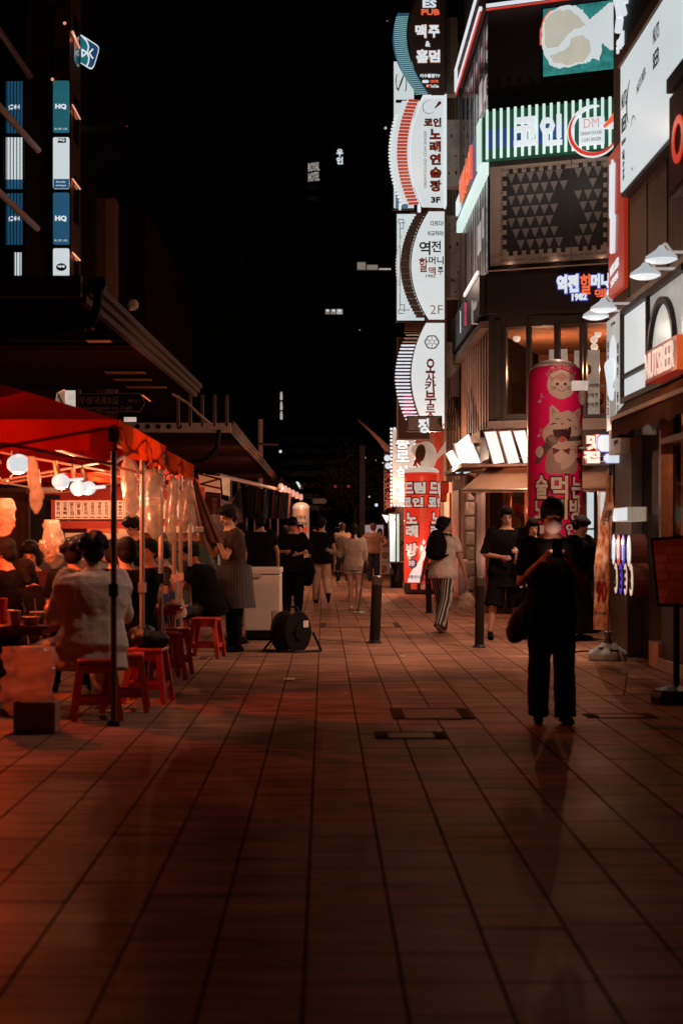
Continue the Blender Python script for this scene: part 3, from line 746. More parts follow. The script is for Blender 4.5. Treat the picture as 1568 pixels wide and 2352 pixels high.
MB().box(2.95, 3.3, 31.0, 31.2, 3.0, 12).obj('corner_trim', M('trim_brown', (.30, .18, .13), .7), b2)
# red wall section behind red balloon and awning
MB().box(2.80, 3.4, 36.2, 44, 0, 5.2).obj('red_wall', M('red_wall', (.28, .03, .02), .7, 0, .3), b2)
for k in range(3):
    MB().box(2.98-.01*k, 3.015, 31.6+k*2.2, 33.0+k*2.2, .1, 2.4).obj('shop_front', M('shopfront_amber', (.30, .16, .10), .6, 0, .5, 5), b2)
lamp((2.0, 34.5, 2.6), 260, (1, .58, .34), b2); lamp((2.0, 40.5, 2.6), 150, (1, .58, .34), b2); lamp((2.2, 29.5, 3.3), 70, (1, .60, .38), b2)  # unseen lights added beside the shopfronts to brighten the walkers

FP = FC(30.0)
def leafsign(label, ytop, ybot, xmid, arcs, facemat, edge, parent=None):
    t = thing('projecting_sign', P(985, ybot, 30), label, 'projecting sign', 'stack of curved projecting signs')
    def arc(x0, off=0, n=22):
        return [(arcs[0] + (xmid - arcs[0]) * (1-((2*i/n-1)**2)) + off, ytop + (ybot-ytop)*i/n) for i in range(n+1)]
    L = arc(0); pts = [(1020, ytop)] + L + [(1020, ybot)]
    face(FP, pts[::-1], 0, 'panel', facemat, t, .02)
    L2 = arc(0, -3); p2 = [(1023, ytop-1.5)] + L2 + [(1023, ybot+1.5)]
    face(FP, p2[::-1], -.26, 'case', edge, t, .25)
    t['_'] = 0; del t['_']
    return t, arc
# third floor coin karaoke
DKR = M('sign_edge_brown', (.07, .03, .022), .5)
LED = E('led_jag', (.66, .74, .74), 1.0, sample=False)
# sign 1 (lowest)
s, arc = leafsign('lowest leaf shaped white projecting sign with dark red brush letters and white tube fins', 742, 984, 944, (978,), W, DKR)
RB = M('brush_red', (.16, .02, .01), .6)
for ch, y, w, h in (('오', 840, 22, 34), ('사', 868, 22, 22), ('카', 886, 26, 24), ('부', 914, 26, 34), ('르', 938, 22, 20), ('스', 956, 24, 20)):
    a, bz = FP.px(988, y, .02); text(s, FP, ch, a, bz, w*30/FX, h*30/FX, RB, .021, .004, .03)
a, bz = FP.px(1012, 978, .02); text(s, FP, '오쭈', a-.02, bz, .2, .09, RB, .021, .004, .02)
ring(FP, *FP.px(991, 786, 0), .13, .15, 0, 6.2832, .021, .025, 10).obj('flower_outline', RB, s)
for k in range(6):
    tt = k*math.pi/3; cx_, cy_ = FP.px(991, 786, 0); ring(FP, cx_+.10*math.cos(tt), cy_+.09*math.sin(tt), .055, .062, 0, 6.28, .026, .03, 12).obj('flower_outline', RB, s)
A_ = arc(0, 0, 30)
FT = E('fin_tube', (.66, .70, .80), 1.0, sample=False); FTO = M('fin_tube_off', (.45, .38, .34), .4)
for k in range(3, 29):
    x, y = A_[k]; ln = 36 - abs(k-16)*.2
    m_ = FT if k > 5 else FTO
    for (xa, xb) in ((x-ln*.02-4, x-ln*.48), (x-ln*.52, x-ln)):
        MB().cap(P(xa, y+3, 29.95), P(xb, y+3, 29.95), .019, .019, 8).obj('light_fin', m_, s)
# sign 2
s, arc = leafsign('white leaf shaped projecting sign reading 2F with black brush letters', 486, 734, 944, (984,), W, DKR)
for st_, x, y, w, h, m_ in (('다르다!', 1003, 513, 30, 12, INK), ('비교하라!', 1000, 536, 36, 12, INK), ('역', 975, 570, 26, 32, INK), ('전', 1001, 566, 22, 26, INK), ('할', 972, 608, 20, 34, M('brush_orange', (.45, .1, .06))), ('머니', 1001, 598, 34, 18, INK), ('맥', 992, 622, 16, 18, M('brush_orange', (.45, .1, .06))), ('주', 1011, 622, 13, 18, INK), ('1982', 988, 634, 22, 7, M('faint_ink', (.25, .25, .25))), ('2F', 1002, 711, 29, 20, M('brush_orange', (.45, .1, .06)))):
    a, bz = FP.px(x, y, .02); text(s, FP, st_, a, bz, w*30/FX, h*30/FX, m_, .021, .004, .02 if st_ != '2F' else -.01)
A_ = arc(0, 0, 34)
SC_ = M('scale_brown', (.09, .055, .045), .6)
for k in range(1, 34):
    x, y = A_[k]
    face(FP, [(x-25, y-3.2), (x-4, y-3.2), (x-4, y+3.2), (x-25, y+3.2)], -.05, 'scale', SC_, s, .04 + .01*(k % 2))
for k in range(8, 26):
    x, y = A_[k]; MB().sph(P(x-34, y, 29.98), .02, .02, .03, n=8).obj('bead_light', E('bead_warm', (.6, .5, .45), .8, sample=False), s)
# sign 3
s, arc = leafsign('white coin karaoke projecting sign with orange Korean letters, red fins and 3F', 226, 476, 942, (972,), W, LED)
OR = M('letter_orange', (.55, .08, .02), .5, 0, .2, 20); BKO = M('letter_edge', (.07, .015, .01), .5)
for st_, x, y, w, h in (('코인', 993, 281, 40, 21), ('노', 999, 308, 26, 24), ('래', 999, 337, 26, 26), ('연', 999, 366, 26, 26), ('습', 1000, 396, 26, 25), ('장', 1000, 427, 28, 27)):
    a, bz = FP.px(x, y, .02); text(s, FP, st_, a, bz, w*30/FX, h*30/FX, BKO, .0205, .004, .06, name='letter_shadow'); text(s, FP, st_, a, bz, (w-2)*30/FX, (h-2)*30/FX, OR, .026, .004, .035)
a, bz = FP.px(1000, 459, .02); text(s, FP, '3F', a, bz, .2, .13, INK, .021, .004, .05)
a, bz = FP.px(976, 366, .02); text(s, FP, 'DREAM SOUND COIN SINGER', a, bz, 1.2, .055, M('faint_ink', (.25,.25,.25)), .021, .004, 0, math.pi/2)
cx_, cy_ = FP.px(985, 247, 0); ring(FP, cx_, cy_, .13, .142, 1.2, 5.6, .021, .026, 24, 1).obj('emblem', M('faint_ink', (.25,.25,.25)), s); MB().cap(FP.pt(cx_+.12, cy_-.02, .03), FP.pt(cx_+.22, cy_+.09, .03), .01, .035).obj('microphone', M('mic_red', (.3, .03, .03)), s)
A_ = arc(0, 0, 32)
face(FP, [(p[0]-46, p[1]) for p in A_[1:-1]] + [(p[0]-5, p[1]) for p in A_[1:-1]][::-1], -.1, 'fin_board', W, s, .08)
RF = M('fin_red', (.50, .055, .015), .5); RFE = E('fin_red_glow', (.42, .04, .01), .9, sample=False)
for k in range(1, 32):
    x, y = A_[k]; dy = (k-16)*.25
    face(FP, [(x-31, y-3.3+dy*.3), (x-8, y-3.3), (x-8, y+1.6), (x-31, y+1.6+dy*.3)], -.015, 'fin', RFE, s, .06)
    if k > 4: MB().sph(P(x-47, y, 29.95), .035, .03, .028, n=8).obj('bead_light', LED, s)
for k in range(34):
    y = 226 + 250*k/33; MB().sph(P(1021.5+random.uniform(-.8,.8), y, 29.96), .032, .03, .04, n=7).obj('bead_light', LED, s)
# sign 4 (top)
s, arc = leafsign('dark beer and darts pub projecting sign with blue green fins at the top', -60, 219, 938, (990,), M('charcoal_face', (.09, .075, .07), .5, 0, .1), DKR)
halo = E('halo_warm', (.45, .2, .12), .7, sample=False)
for st_, x, y, w, h, m_, hl in (('맥', 966, 72, 25, 30, Wn, 1), ('주', 996, 72, 25, 28, Wn, 1), ('&', 982, 101, 12, 13, Wn, 0), ('홀', 969, 129, 26, 30, Wn, 1), ('덤', 997, 129, 25, 28, Wn, 1), ('PUB', 988, 28, 42, 14, NR, 0), ('ES', 986, 9, 32, 18, Wn, 0), ('이수홀덤TV', 987, 174, 46, 9, Wn, 0), ('CENTER', 997, 187, 20, 6, NR, 0), ('YouTube', 997, 198, 20, 7, Wn, 0)):
    a, bz = FP.px(x, y, .02)
    if hl: text(s, FP, st_, a, bz, (w+2.5)*30/FX, (h+2.5)*30/FX, halo, .021, .004, .05, name='halo')
    text(s, FP, st_, a, bz, w*30/FX, h*30/FX, m_, .027, .006, .04)
MB().cap(P(972, 187, 29.97), P(981, 187, 29.97), .03, .03).obj('emblem', Wn, s)
MB().fbox(FP, *sorted((FP.px(978, 198)[0], FP.px(985, 198)[0])), FP.px(978, 201)[1], FP.px(978, 195)[1], .021, .03).obj('emblem', NR, s)
MB().prism(FP, [FP.px(980, 200), FP.px(983.5, 198), FP.px(980, 196)][::1], .031, .034).obj('emblem', Wn, s)
A_ = arc(0, 0, 60)
FBK = E('fin_board_blue', (.025, .085, .14), 1.0, .3, 3, sample=False)
face(FP, [(p[0]-30 - 8*math.sin(math.pi*min(1, max(0, (i-18)/40))), p[1]) for i, p in enumerate(A_[20:-1], 20)] + [(p[0]-5, p[1]) for p in A_[20:-1]][::-1], -.12, 'fin_board', FBK, s, .08)
FG = E('fin_mint', (.20, .40, .36), 1.0, sample=False)
for k in range(21, 60):
    x, y = A_[k]
    MB().cap(P(x-6, y, 29.93), P(x-33, y+2, 29.93), .009, .009, 5).obj('light_fin', FG, s)
# signs behind the stack
def board(x0, x1, y0, y1, Y, mat, label, cat='sign', case=DK, th=.12, name='sign_board', pad=3):
    t = thing(name, P((x0+x1)/2, y1, Y), label, cat)
    k = Y/FX
    MB().box(PX(x0, Y), PX(x1, Y), Y-.02, Y, PZ(y1, Y), PZ(y0, Y)).obj('panel', mat, t)
    MB().box(PX(x0, Y)-pad*k, PX(x1, Y)+pad*k, Y, Y+th, PZ(y1, Y)-pad*k, PZ(y0, Y)+pad*k).obj('case', case, t)
    return t
t = board(904, 950, 142, 478, 33, W, 'tall white sign board with dark letters running up it behind the karaoke sign')
F33 = FC(33)
a, bz = F33.px(921, 255, 0); text(t, F33, 'IRIS', a, bz, 1.75, .26, INK, .021, .004, -.02, math.pi/2)
MB().box(PX(908, 33), PX(936, 33), 32.94, 32.96, PZ(480, 33), PZ(378, 33)).obj('blue_field', E('field_bluegrey', (.08, .14, .19), .9, sample=False), t)
MB().box(PX(910, 33), PX(922, 33), 32.94, 32.96, PZ(248, 33), PZ(216, 33)).obj('blue_field', E('field_bluegrey', (.08, .14, .19)), t) if False else None
t = board(911, 974, 492, 736, 31.2, W, 'white sign board with thin black lattice corner lines behind the 2F sign')
F31 = FC(31.18)
ln = MB()
def seg(x0, y0, x1, y1, w=1.4):
    a, b_ = F31.px(min(x0, x1)-w/2, max(y0, y1)+w/2); c, d = F31.px(max(x0, x1)+w/2, min(y0, y1)-w/2); ln.fbox(F31, a, c, b_, d, .001, .004)
for sg in ((918, 512, 918, 712), (915, 504, 926, 504), (915, 504, 915, 512), (915, 512, 930, 512), (926, 504, 926, 525), (918, 525, 926, 525), (918, 700, 928, 700), (928, 700, 928, 716), (915, 712, 940, 712), (915, 712, 915, 720), (915, 720, 926, 720)): seg(*sg)
ln.obj('lattice_line', INK, t)
t = board(914, 985, 778, 1008, 32.5, M('maroon_face', (.10, .035, .03), .6, 0, .3, 3), 'dark maroon sign board in a pale frame behind the tube fin sign', case=M('pale_brown', (.45, .3, .22), .5))
MB().box(PX(926, 32.5), PX(948, 32.5), 32.4, 32.47, PZ(958, 32.5), PZ(905, 32.5)).obj('pink_stripe', E('pink_stripe', (.42, .01, .08), .9, sample=False), t)
t = board(937, 1012, 958, 988, 29.0, M('wood_sign', (.16, .105, .085), .7, 0, .3, 10), 'small weathered wooden sign plate with neon letter hanging under the lowest leaf sign')
a, bz = FC(28.97).px(972, 978); text(t, FC(28.97), '정', a, bz, .22, .30, Wn, .01, .02, .05)
t = board(930, 972, 740, 760, 33.5, M('tan_board', (.5, .3, .22), .6), 'tan board printed with a phone number between two signs')
a, bz = FC(33.4).px(950, 748); text(t, FC(33.4), '723-7719', a, bz, .4, .08, RB, .08, .004, .02)
t = board(945, 958, 472, 484, 33.5, M('brown_plate', (.09, .05, .04), .6), 'small brown plate reading 9F above the lattice sign')
a, bz = FC(33.4).px(951.5, 478); text(t, FC(33.4), '9F', a, bz, .1, .09, INK, .08, .004, .03)
for (x, y, w, lbx) in ((918, 474, 5, 'small upright white lamp just above the lattice sign board'), (962, 478, 7, 'white lamp box between the karaoke sign and the 2F sign')):
    Y = 30.6; t = thing('sign_lamp', P(x, y+8, Y), lbx, 'lamp'); MB().cap(P(x, y-6, Y), P(x, y+7, Y), w*Y/FX*.6, w*Y/FX*.6).obj('bulb', Wn, t); MB().cap(P(x, y+8, Y), P(x, y+12, Y), .02, .02).obj('socket', BLK, t)
# marquee sign with bulb border
Y = 36.0; FM = FC(Y)
t = board(901, 950, 985, 1160, Y, E('marquee_face', (.48, .40, .36), 1.0, .35, 6), 'tall marquee sign edged with round bulbs and white Korean letters', th=.2)
for i in range(21):
    y = 985 + 175*i/20
    for x in ((898, 952) if y > 1010 else (898,)): MB().sph(P(x, y, Y-.08), .034, .034, .034, n=8).obj('bulb', Wn, t)
for i in range(1, 7): 
    for y in (984, 1161): MB().sph(P(898 + 54*i/7, y, Y-.08), .034, .034, .034, n=8).obj('bulb', Wn, t)
for ch, y in (('종', 1018), ('로', 1048), ('삼', 1082), ('겹', 1118), ('살', 1147)):
    a, bz = FM.px(924, y); text(t, FM, ch, a, bz, 34*Y/FX, (30 if ch != '살' else 16)*Y/FX, INK, .021, .004, .07, name='letter_shadow'); text(t, FM, ch, a, bz, 32*Y/FX, (28 if ch != '살' else 14)*Y/FX, Wn, .027, .01, .045)
Y = 40.0
t = board(885, 903, 1040, 1172, Y, M('night_red', (.14, .02, .015), .6), 'narrow dark red sign with orange Korean letters left of the marquee')
vtext(t, FC(Y), '가이션들', PX(893, Y), PZ(1085, Y), PZ(1168, Y), .22, E('letter_red', (.50, .05, .02), 1, sample=False), .03, .01, .02)
for i in range(14): MB().sph(P(885, 1045+9.5*i, Y-.05), .02, .02, .02, n=6).obj('bulb', E('bead_dim', (.4, .15, .08), .8, sample=False), t)
for k, (x, y) in enumerate(((889, 1052), (891, 1070))): MB().sph(P(x, y, Y-.1), .09, .04, .09, n=10).obj('emblem', Wn, t)
# bright narrow panels further on
t = board(895, 908, 1182, 1290, 37, W, 'bright white upright lit panel behind the bamboo planter')
ring(FC(36.9), PX(901, 37), PZ(1193, 37), .04, .055, 0, 6.28, .08, .09, 12).obj('emblem', INK, t)
t = board(911, 916, 1180, 1290, 36.6, E('green_white', (.45, .62, .52), 1.0, sample=False), 'slim green white light strip beside the upright lit panel')
t = board(1014, 1036, 1108, 1150, 34.5, M('photo_red', (.30, .03, .02), .5), 'red hanging sign reading photo in Korean right of the red balloon'); a, bz = FC(34.4).px(1025, 1136); text(t, FC(34.4), '사진', a, bz, .2, .12, INK, .1, .004, .03)
for i, (x, y, c, lb_) in enumerate(((894, 1068, (.6, .75, .7), 'pale green round lamp'), (880, 1052, (.8, .12, .08), 'small red round lamp'),)):
    pass
MB().box(0, .01, 0, .01, 0, .01)
# white wedge light
t = thing('arrow_sign', P(885, 1190, 38), 'small white arrow shaped light above the upright lit panel', 'sign'); face(FC(38), [(877, 1182), (903, 1186), (890, 1196), (888, 1202)], 0, 'arrow', Wn, t, .05); MB().box(PX(888, 38), PX(899, 38), 38.0, 38.05, PZ(1192, 38), PZ(1181, 38)).obj('case', BLK, t)
# ================================================================ air columns
def wrap(cx, cy, R, a0=-math.pi/2):
    # maps (arc length along the front, height, lift) onto an upright cylinder; 0 faces the camera
    def fn(A, B, C_):
        t = a0 + A/R; r = R + C_
        return Vector((cx + r*math.cos(t), cy + r*math.sin(t), B))
    return fn
def subdiv_poly(mb_pts, F=None):
    pass
def patch(parent, pts, fn, lift, name, mat, step=.05):
    """flat print on a curved skin: fill an outline by horizontal strips so it bends with the surface"""
    ys = sorted(set([p[1] for p in pts])); y0, y1 = ys[0], ys[-1]; n = max(2, int((y1-y0)/step)+1)
    rows = [y0 + (y1-y0)*i/n for i in range(n+1)]; rows[0] += 1e-4; rows[-1] -= 1e-4
    def spans(y):
        xs = []
        for i in range(len(pts)):
            (xa, ya), (xb, yb) = pts[i], pts[(i+1) % len(pts)]
            if (ya <= y < yb) or (yb <= y < ya): xs.append(xa + (y-ya)/(yb-ya)*(xb-xa))
        xs.sort(); return [(xs[i], xs[i+1]) for i in range(0, len(xs)-1, 2)]
    mb = MB(); prev = spans(rows[0])
    for i in range(n):
        cur = spans(rows[i+1])
        if len(cur) == len(prev):
            for (a, b_), (c, d) in zip(prev, cur):
                m = max(1, int(max(b_-a, d-c)/step))
                vs = [fn(a+(b_-a)*k/m, rows[i], lift) for k in range(m+1)] + [fn(c+(d-c)*k/m, rows[i+1], lift) for k in range(m+1)]
                mb.add(vs, [(k, k+1, m+2+k, m+1+k) for k in range(m)])
        prev = cur
    if mb.f: return mb.obj(name, mat, parent)
def ell(cx, cy, rx, ry, n=22, t0=0, t1=6.2832): return [(cx+rx*math.cos(t0+(t1-t0)*i/n), cy+ry*math.sin(t0+(t1-t0)*i/n)) for i in range(n)]

# --- red karaoke column (glows from inside)
Y = GY(1366); cx = PX(970, Y); R = 40*Y/FX
rc = thing('inflatable_column', (cx, Y+.4, 0), 'glowing red inflatable advertising column with Korean karaoke lettering and ribbed white top', 'inflatable sign')
cy = Y+.45
RE = E('column_red', (.66, .030, .013), 1.0, .25, 1.5)
zb, zt = PZ(1340, Y), PZ(1084, Y)
MB().lathe((cx, cy, 0), [(R*.98, zb), (R, zb+.1), (R, zt-.1), (R*.97, zt)], 40).obj('skin', RE, rc, smooth=True)
top = MB(); prof = [(R*.97, zt), (R*1.0, zt+.03), (R*.9, zt+.08), (R*.72, zt+.115), (R*.4, zt+.13), (.01, zt+.135)]
vs = []; n = 48
for r, z in prof:
    for i in range(n):
        t = 6.2832*i/n; rr = r*(1+.035*math.cos(t*24)); vs.append((cx+rr*math.cos(t), cy+rr*math.sin(t), z))
top.add(vs, [(j*n+i, j*n+(i+1) % n, (j+1)*n+(i+1) % n, (j+1)*n+i) for j in range(len(prof)-1) for i in range(n)]).obj('ribbed_top', E('column_cream', (.60, .50, .42), 1.0, .2, 3), rc, smooth=True)
base = MB(); base.lathe((cx, cy, 0), [(R*.92, .0), (R*1.0, .05), (R*.98, zb-.02), (R*.95, zb-.001)], 12).obj('base', M('base_black', (.02, .015, .015), .5), rc)
for k, q in enumerate((-.5, .1, .55)): patch(rc, [(q*R-.08, .12), (q*R+.08, .12), (q*R+.08, .26), (q*R-.08, .26)], wrap(cx, cy, R*1.0), .01, 'sticker', M('sticker_'+str(k), ((.5, .1, .06), (.4, .35, .3), (.3, .05, .04))[k], .6), .1)
wf = wrap(cx, cy, R); WH = E('print_white', (.46, .40, .35), 1.0, sample=False)
def ctext(par, fn, s, A, z, w, h, mat, halo, bold=.05, lift=.008):
    if halo: text(par, None, s, A, z, w+.05, h+.05, halo, lift-.002, .003, bold+.035, fn=fn, name='letter_shadow')
    return text(par, None, s, A, z, w, h, mat, lift+.008, .004, bold, fn=fn)
for off in (0, 1.55*R):
    for ch, y, w, h in (('드', 1120, .26, .27), ('림', 1120, .26, .27), ('코', 1153, .24, .22), ('인', 1153, .26, .22), ('노', 1190, .30, .26), ('래', 1220, .34, .28), ('방', 1263, .34, .32)):
        q = {'드': -.34, '림': -.06, '코': -.38, '인': -.11}.get(ch, -.27)
        ctext(rc, wf, ch, q + off, PZ(y, Y), w, h, WH, BLK)
patch(rc, ell(-.25, PZ(1294, Y), .13, .13), wf, .008, 'floor_badge', M('badge_blue', (.03, .05, .12), .5))
ctext(rc, wf, '3층', -.25, PZ(1294, Y), .16, .13, WH, None, .03, .012)
ctext(rc, wf, '명품안내', -.2, PZ(1325, Y), .34, .08, M('ink_brown', (.1, .04, .03)), None, .02, .012)
pw_ = E('print_glow', (.62, .58, .55), 1.0, sample=False)
patch(rc, [(-.40, zb+.02), (-.05, zb+.02), (.0, zb+.5), (.12, zb+.72), (.02, zb+.8), (-.08, zb+.52), (-.36, zb+.16)], wf, .006, 'printed_hand', pw_)
for (a, z, r) in ((-.02, PZ(1258, Y), .07), (.08, PZ(1262, Y), .085), (.03, PZ(1245, Y), .06)): patch(rc, ell(a, z, r*.6, r), wf, .009, 'printed_hand', pw_)
nt_ = M('note_cream', (.5, .28, .16)); 
for (a, z) in ((-.02, PZ(1196, Y)), (.09, PZ(1192, Y))): patch(rc, ell(a, z, .035, .03), wf, .007, 'music_note', nt_)
patch(rc, [(.005, PZ(1196, Y)), (.02, PZ(1196, Y)), (.02, PZ(1172, Y)), (.115, PZ(1168, Y)), (.115, PZ(1192, Y)), (.13, PZ(1192, Y)), (.13, PZ(1162, Y)), (.005, PZ(1166, Y))], wf, .007, 'music_note', nt_, .03)
dots = MB()
for i in range(9):
    for j in range(16):
        a, z = .13 + .035*i + .017*(j % 2), PZ(1092+5.2*j, Y); s_ = .013*(1-.04*j)
        if a > .42: continue
        dots.add([wf(a-s_, z, .007), wf(a, z-s_, .007), wf(a+s_, z, .007), wf(a, z+s_, .007)], [(0, 1, 2, 3)])
dots.obj('dot_pattern', M('dots_maroon', (.16, .02, .01)), rc)
lamp((cx-.1, cy-.9, 1.0), 40, (1, .30, .18), rc); lamp((cx-.9, cy-.3, .9), 50, (1, .45, .3), rc); lamp((PX(885, 37), 36.6, 1.8), 70, (1, .75, .6), rc)
# white fish-like balloon with patterned oval on top of the wall behind
Y2 = 34.0
fb = thing('balloon_figure', P(970, 1075, Y2), 'puffy cream balloon figure with a brown netted oval hanging above the red column', 'balloon')
m_ = E('balloon_cream', (.50, .34, .25), 1.0, .5, 2, sample=False)
q = P(978, 1048, Y2); MB().sph(q, .26, .2, .36, n=18).sph(q+Vector((-.14, 0, .12)), .22, .18, .2, n=16).obj('body', m_, fb, smooth=True)
MB().cap(q+Vector((.2, .05, -.1)), q+Vector((.55, .1, .32)), .03, .09).obj('tail_fin', m_, fb, smooth=True)
q2 = P(965, 1041, Y2-.3); MB().sph(q2, .12, .03, .22, Matrix.Rotation(.15, 3, 'Y'), n=14).obj('netted_oval', M('net_brown', (.17, .08, .03)), fb)
for k in range(-2, 3):
    MB().tube(q2+Vector((-.1, -.035, .06*k-.05)), q2+Vector((.1, -.035, .06*k+.05)), .006, n=4).tube(q2+Vector((.1, -.035, .06*k-.05)), q2+Vector((-.1, -.035, .06*k+.05)), .006, n=4).obj('net_line', BLK, fb)
MB().cap(P(958, 1055, Y2-.3), P(964, 1068, Y2-.3), .04, .02).cap(P(958, 1055, Y2-.3), P(950, 1070, Y2-.3), .05, .02).obj('ribbon', M('ribbon_red', (.35, .02, .02)), fb)

# --- big pink karaoke column with a laughing cat
Y = 20.9; cx = PX(1283.5, Y); R = 63.5*Y/FX; cy = Y+R
PK = M('balloon_pink', (.68, .006, .10), .55, 0, .12, 3, .05)
cc = thing('inflatable_column', (cx, cy, 0), 'tall pink inflatable advertising column printed with a laughing white cat holding a microphone', 'inflatable sign')
zt = PZ(838, Y)
prof = [(R*.9, 0), (R*.97, .15), (R, .5), (R*1.0, zt-.5), (R*.985, zt-.15), (R*.94, zt-.04), (R*.86, zt)]
MB().lathe((cx, cy, 0), prof, 48).obj('skin', PK, cc, smooth=True)
MB().lathe((cx, cy, 0), [(R*.86, zt), (R*.74, zt+.05), (R*.5, zt+.10), (R*.2, zt+.125), (.01, zt+.13)], 48).obj('top', M('balloon_peach', (.50, .33, .27), .6), cc, smooth=True)
MB().lathe((cx, cy, 0), [(R*1.12, 0), (R*1.15, .06), (R*1.05, .22), (R*.9, .25)], 24).obj('base', M('base_black', (.02,.015,.015)), cc)
wf = wrap(cx, cy, R); k_ = Y/FX
def cp(x, y): return ((math.asin(max(-.99, min(.99, (x-1283.5)/63.5))))*R, PZ(y, Y))
def cpatch(pts, lift, name, mat, step=.05): return patch(cc, [cp(*p) for p in pts], wf, lift, name, mat, step)
FURW = M('print_fur', (.50, .36, .30), .6, 0, .08); FURS = M('print_fur_shade', (.30, .19, .16), .6, 0, .08); FURO = M('print_fur_tan', (.42, .24, .17), .6)
DRK = M('print_maroon', (.05, .012, .012), .6); TNG = M('print_tongue', (.42, .10, .08), .6); EAR = M('print_ear', (.42, .22, .18), .6)
INKP = M('print_line', (.07, .03, .03), .6)
# round badge
cpatch(ell(1289, 883, 33, 34), .004, 'badge', FURW); cpatch([(1262, 862), (1266, 878), (1278, 866)], .006, 'badge_ear', FURO); cpatch([(1317, 862), (1313, 878), (1300, 866)], .006, 'badge_ear', FURO)
cpatch(ell(1289, 866, 16, 9), .0055, 'badge_patch', FURO)
for ex in (1279, 1297): cpatch(ell(ex, 882, 4.2, 4.2, 12), .007, 'badge_eye', DRK)
cpatch(ell(1289, 889, 3, 2, 8), .007, 'badge_nose', TNG)
for (x0, y0, x1, y1) in ((1278, 894, 1289, 899), (1289, 899, 1299, 894), (1300, 889, 1313, 887), (1301, 893, 1313, 893), (1277, 890, 1266, 888), (1277, 893, 1266, 894)):
    cpatch([(x0, y0-.8), (x1, y1-.8), (x1, y1+.8), (x0, y0+.8)], .007, 'badge_line', INKP, .02)
PKL = M('print_pinkline', (.62, .24, .22), .6)
for i, ch in enumerate('싱코뮤직타운'):
    t = (i-2.5)*.36; x, y = 1289 + 39*math.sin(t), 884 - 41*math.cos(t); A, z = cp(x, y)
    text(cc, None, ch, A, z, .085, .085, PKL, .006, .003, .02, -t*.8, fn=wf)
# music notes
for (x, y) in ((1243, 914), (1241, 993)):
    cpatch(ell(x-2, y+7, 4, 3.2, 10), .005, 'music_note', FURW, .02); cpatch([(x, y+7), (x+1.5, y+7), (x+3, y-8), (x+7, y+1), (x+8, y), (x+3, y-12), (x+1, y-12)], .005, 'music_note', FURW, .02)
# cat
cpatch([(1252, 1078), (1254, 1050), (1262, 1028), (1262, 1020), (1325, 1018), (1328, 1040), (1328, 1078), (1320, 1088), (1258, 1088)], .004, 'cat_body', FURS)
cpatch([(1270, 1030), (1318, 1030), (1322, 1052), (1300, 1070), (1275, 1062)], .0055, 'cat_chest', FURW)
cpatch([(1262, 936), (1267, 929), (1288, 948), (1262, 972)], .004, 'cat_ear', FURW); cpatch([(1266, 946), (1268, 937), (1280, 950), (1267, 962)], .0055, 'cat_ear_inner', EAR)
cpatch([(1337, 940), (1335, 934), (1312, 948), (1332, 972)], .004, 'cat_ear', FURW); cpatch([(1333, 948), (1332, 941), (1320, 950), (1330, 962)], .0055, 'cat_ear_inner', EAR)
cpatch([(1259, 975), (1268, 952), (1285, 943), (1305, 942), (1322, 950), (1334, 968), (1338, 990), (1336, 1012), (1325, 1030), (1300, 1036), (1272, 1030), (1254, 1018), (1246, 1000), (1249, 984)], .0065, 'cat_head', FURW)
cpatch([(1332, 962), (1340, 985), (1339, 1012), (1326, 1034), (1300, 1040), (1278, 1035), (1300, 1030), (1322, 1018), (1332, 995)], .008, 'cat_shade', FURS)
cpatch([(1269, 980), (1276, 985), (1289, 981), (1302, 985), (1311, 979), (1311, 996), (1304, 1012), (1290, 1016), (1277, 1010), (1270, 998)], .009, 'mouth', DRK)
cpatch(ell(1290, 1009, 13, 7), .011, 'tongue', TNG)
for fx in (1277, 1302): cpatch([(fx-2, 984), (fx+2, 984), (fx, 988)], .011, 'tooth', FURW, .02)
cpatch([(1286, 972), (1294, 972), (1290, 977)], .0085, 'nose', TNG, .02)
for pts in ([(1264, 975), (1270, 971), (1280, 972), (1280, 973.5), (1271, 973), (1264, 977)], [(1305, 975), (1313, 974), (1327, 985), (1326, 987), (1313, 976), (1305, 977)], [(1274, 961), (1283, 960), (1283, 963), (1274, 963)], [(1302, 961), (1312, 965), (1311, 968), (1302, 964)]): cpatch(pts, .0085, 'eye_line', INKP, .015)
# microphone and paws
cpatch([(1232, 1062), (1238, 1066), (1262, 1032), (1274, 1018), (1262, 1006), (1250, 1020)], .012, 'microphone', M('print_mic', (.10, .06, .05)), .04)
cpatch(ell(1267, 1011, 14, 13), .0125, 'microphone_head', M('print_mic2', (.16, .09, .07)))
for k in range(4): cpatch([(1258+3*k, 1004-k), (1259.2+3*k, 1004-k), (1270+3*k, 1019-k), (1269+3*k, 1019-k)], .014, 'mic_grille', FURW, .02)
cpatch(ell(1242, 1037, 8, 14), .014, 'cat_paw', FURW)
cpatch([(1284, 1068), (1306, 1052), (1324, 1040), (1326, 1052), (1308, 1072), (1290, 1080)], .007, 'cat_arm', FURW)
cpatch([(1268, 1028), (1288, 1034), (1270, 1044)], .009, 'bow_tie', M('print_bow', (.12, .02, .02))); cpatch([(1308, 1028), (1288, 1034), (1306, 1044)], .009, 'bow_tie', M('print_bow', (.12,.02,.02)))
CRM = M('print_cream', (.62, .50, .42), .6)
for ch, x, y, w, h in (('술', 1246, 1118, .21, .40), ('먹', 1284, 1120, .27, .40), ('는', 1323, 1120, .21, .36), ('노', 1243, 1170, .22, .30), ('래', 1283, 1170, .26, .34), ('방', 1321, 1172, .25, .38), ('1', 1247, 1216, .08, .14), ('인', 1310, 1216, .2, .2)):
    A, z = cp(x, y); ctext(cc, wf, ch, A, z, w*.88, h*.88, CRM, DRK, .03, .015)
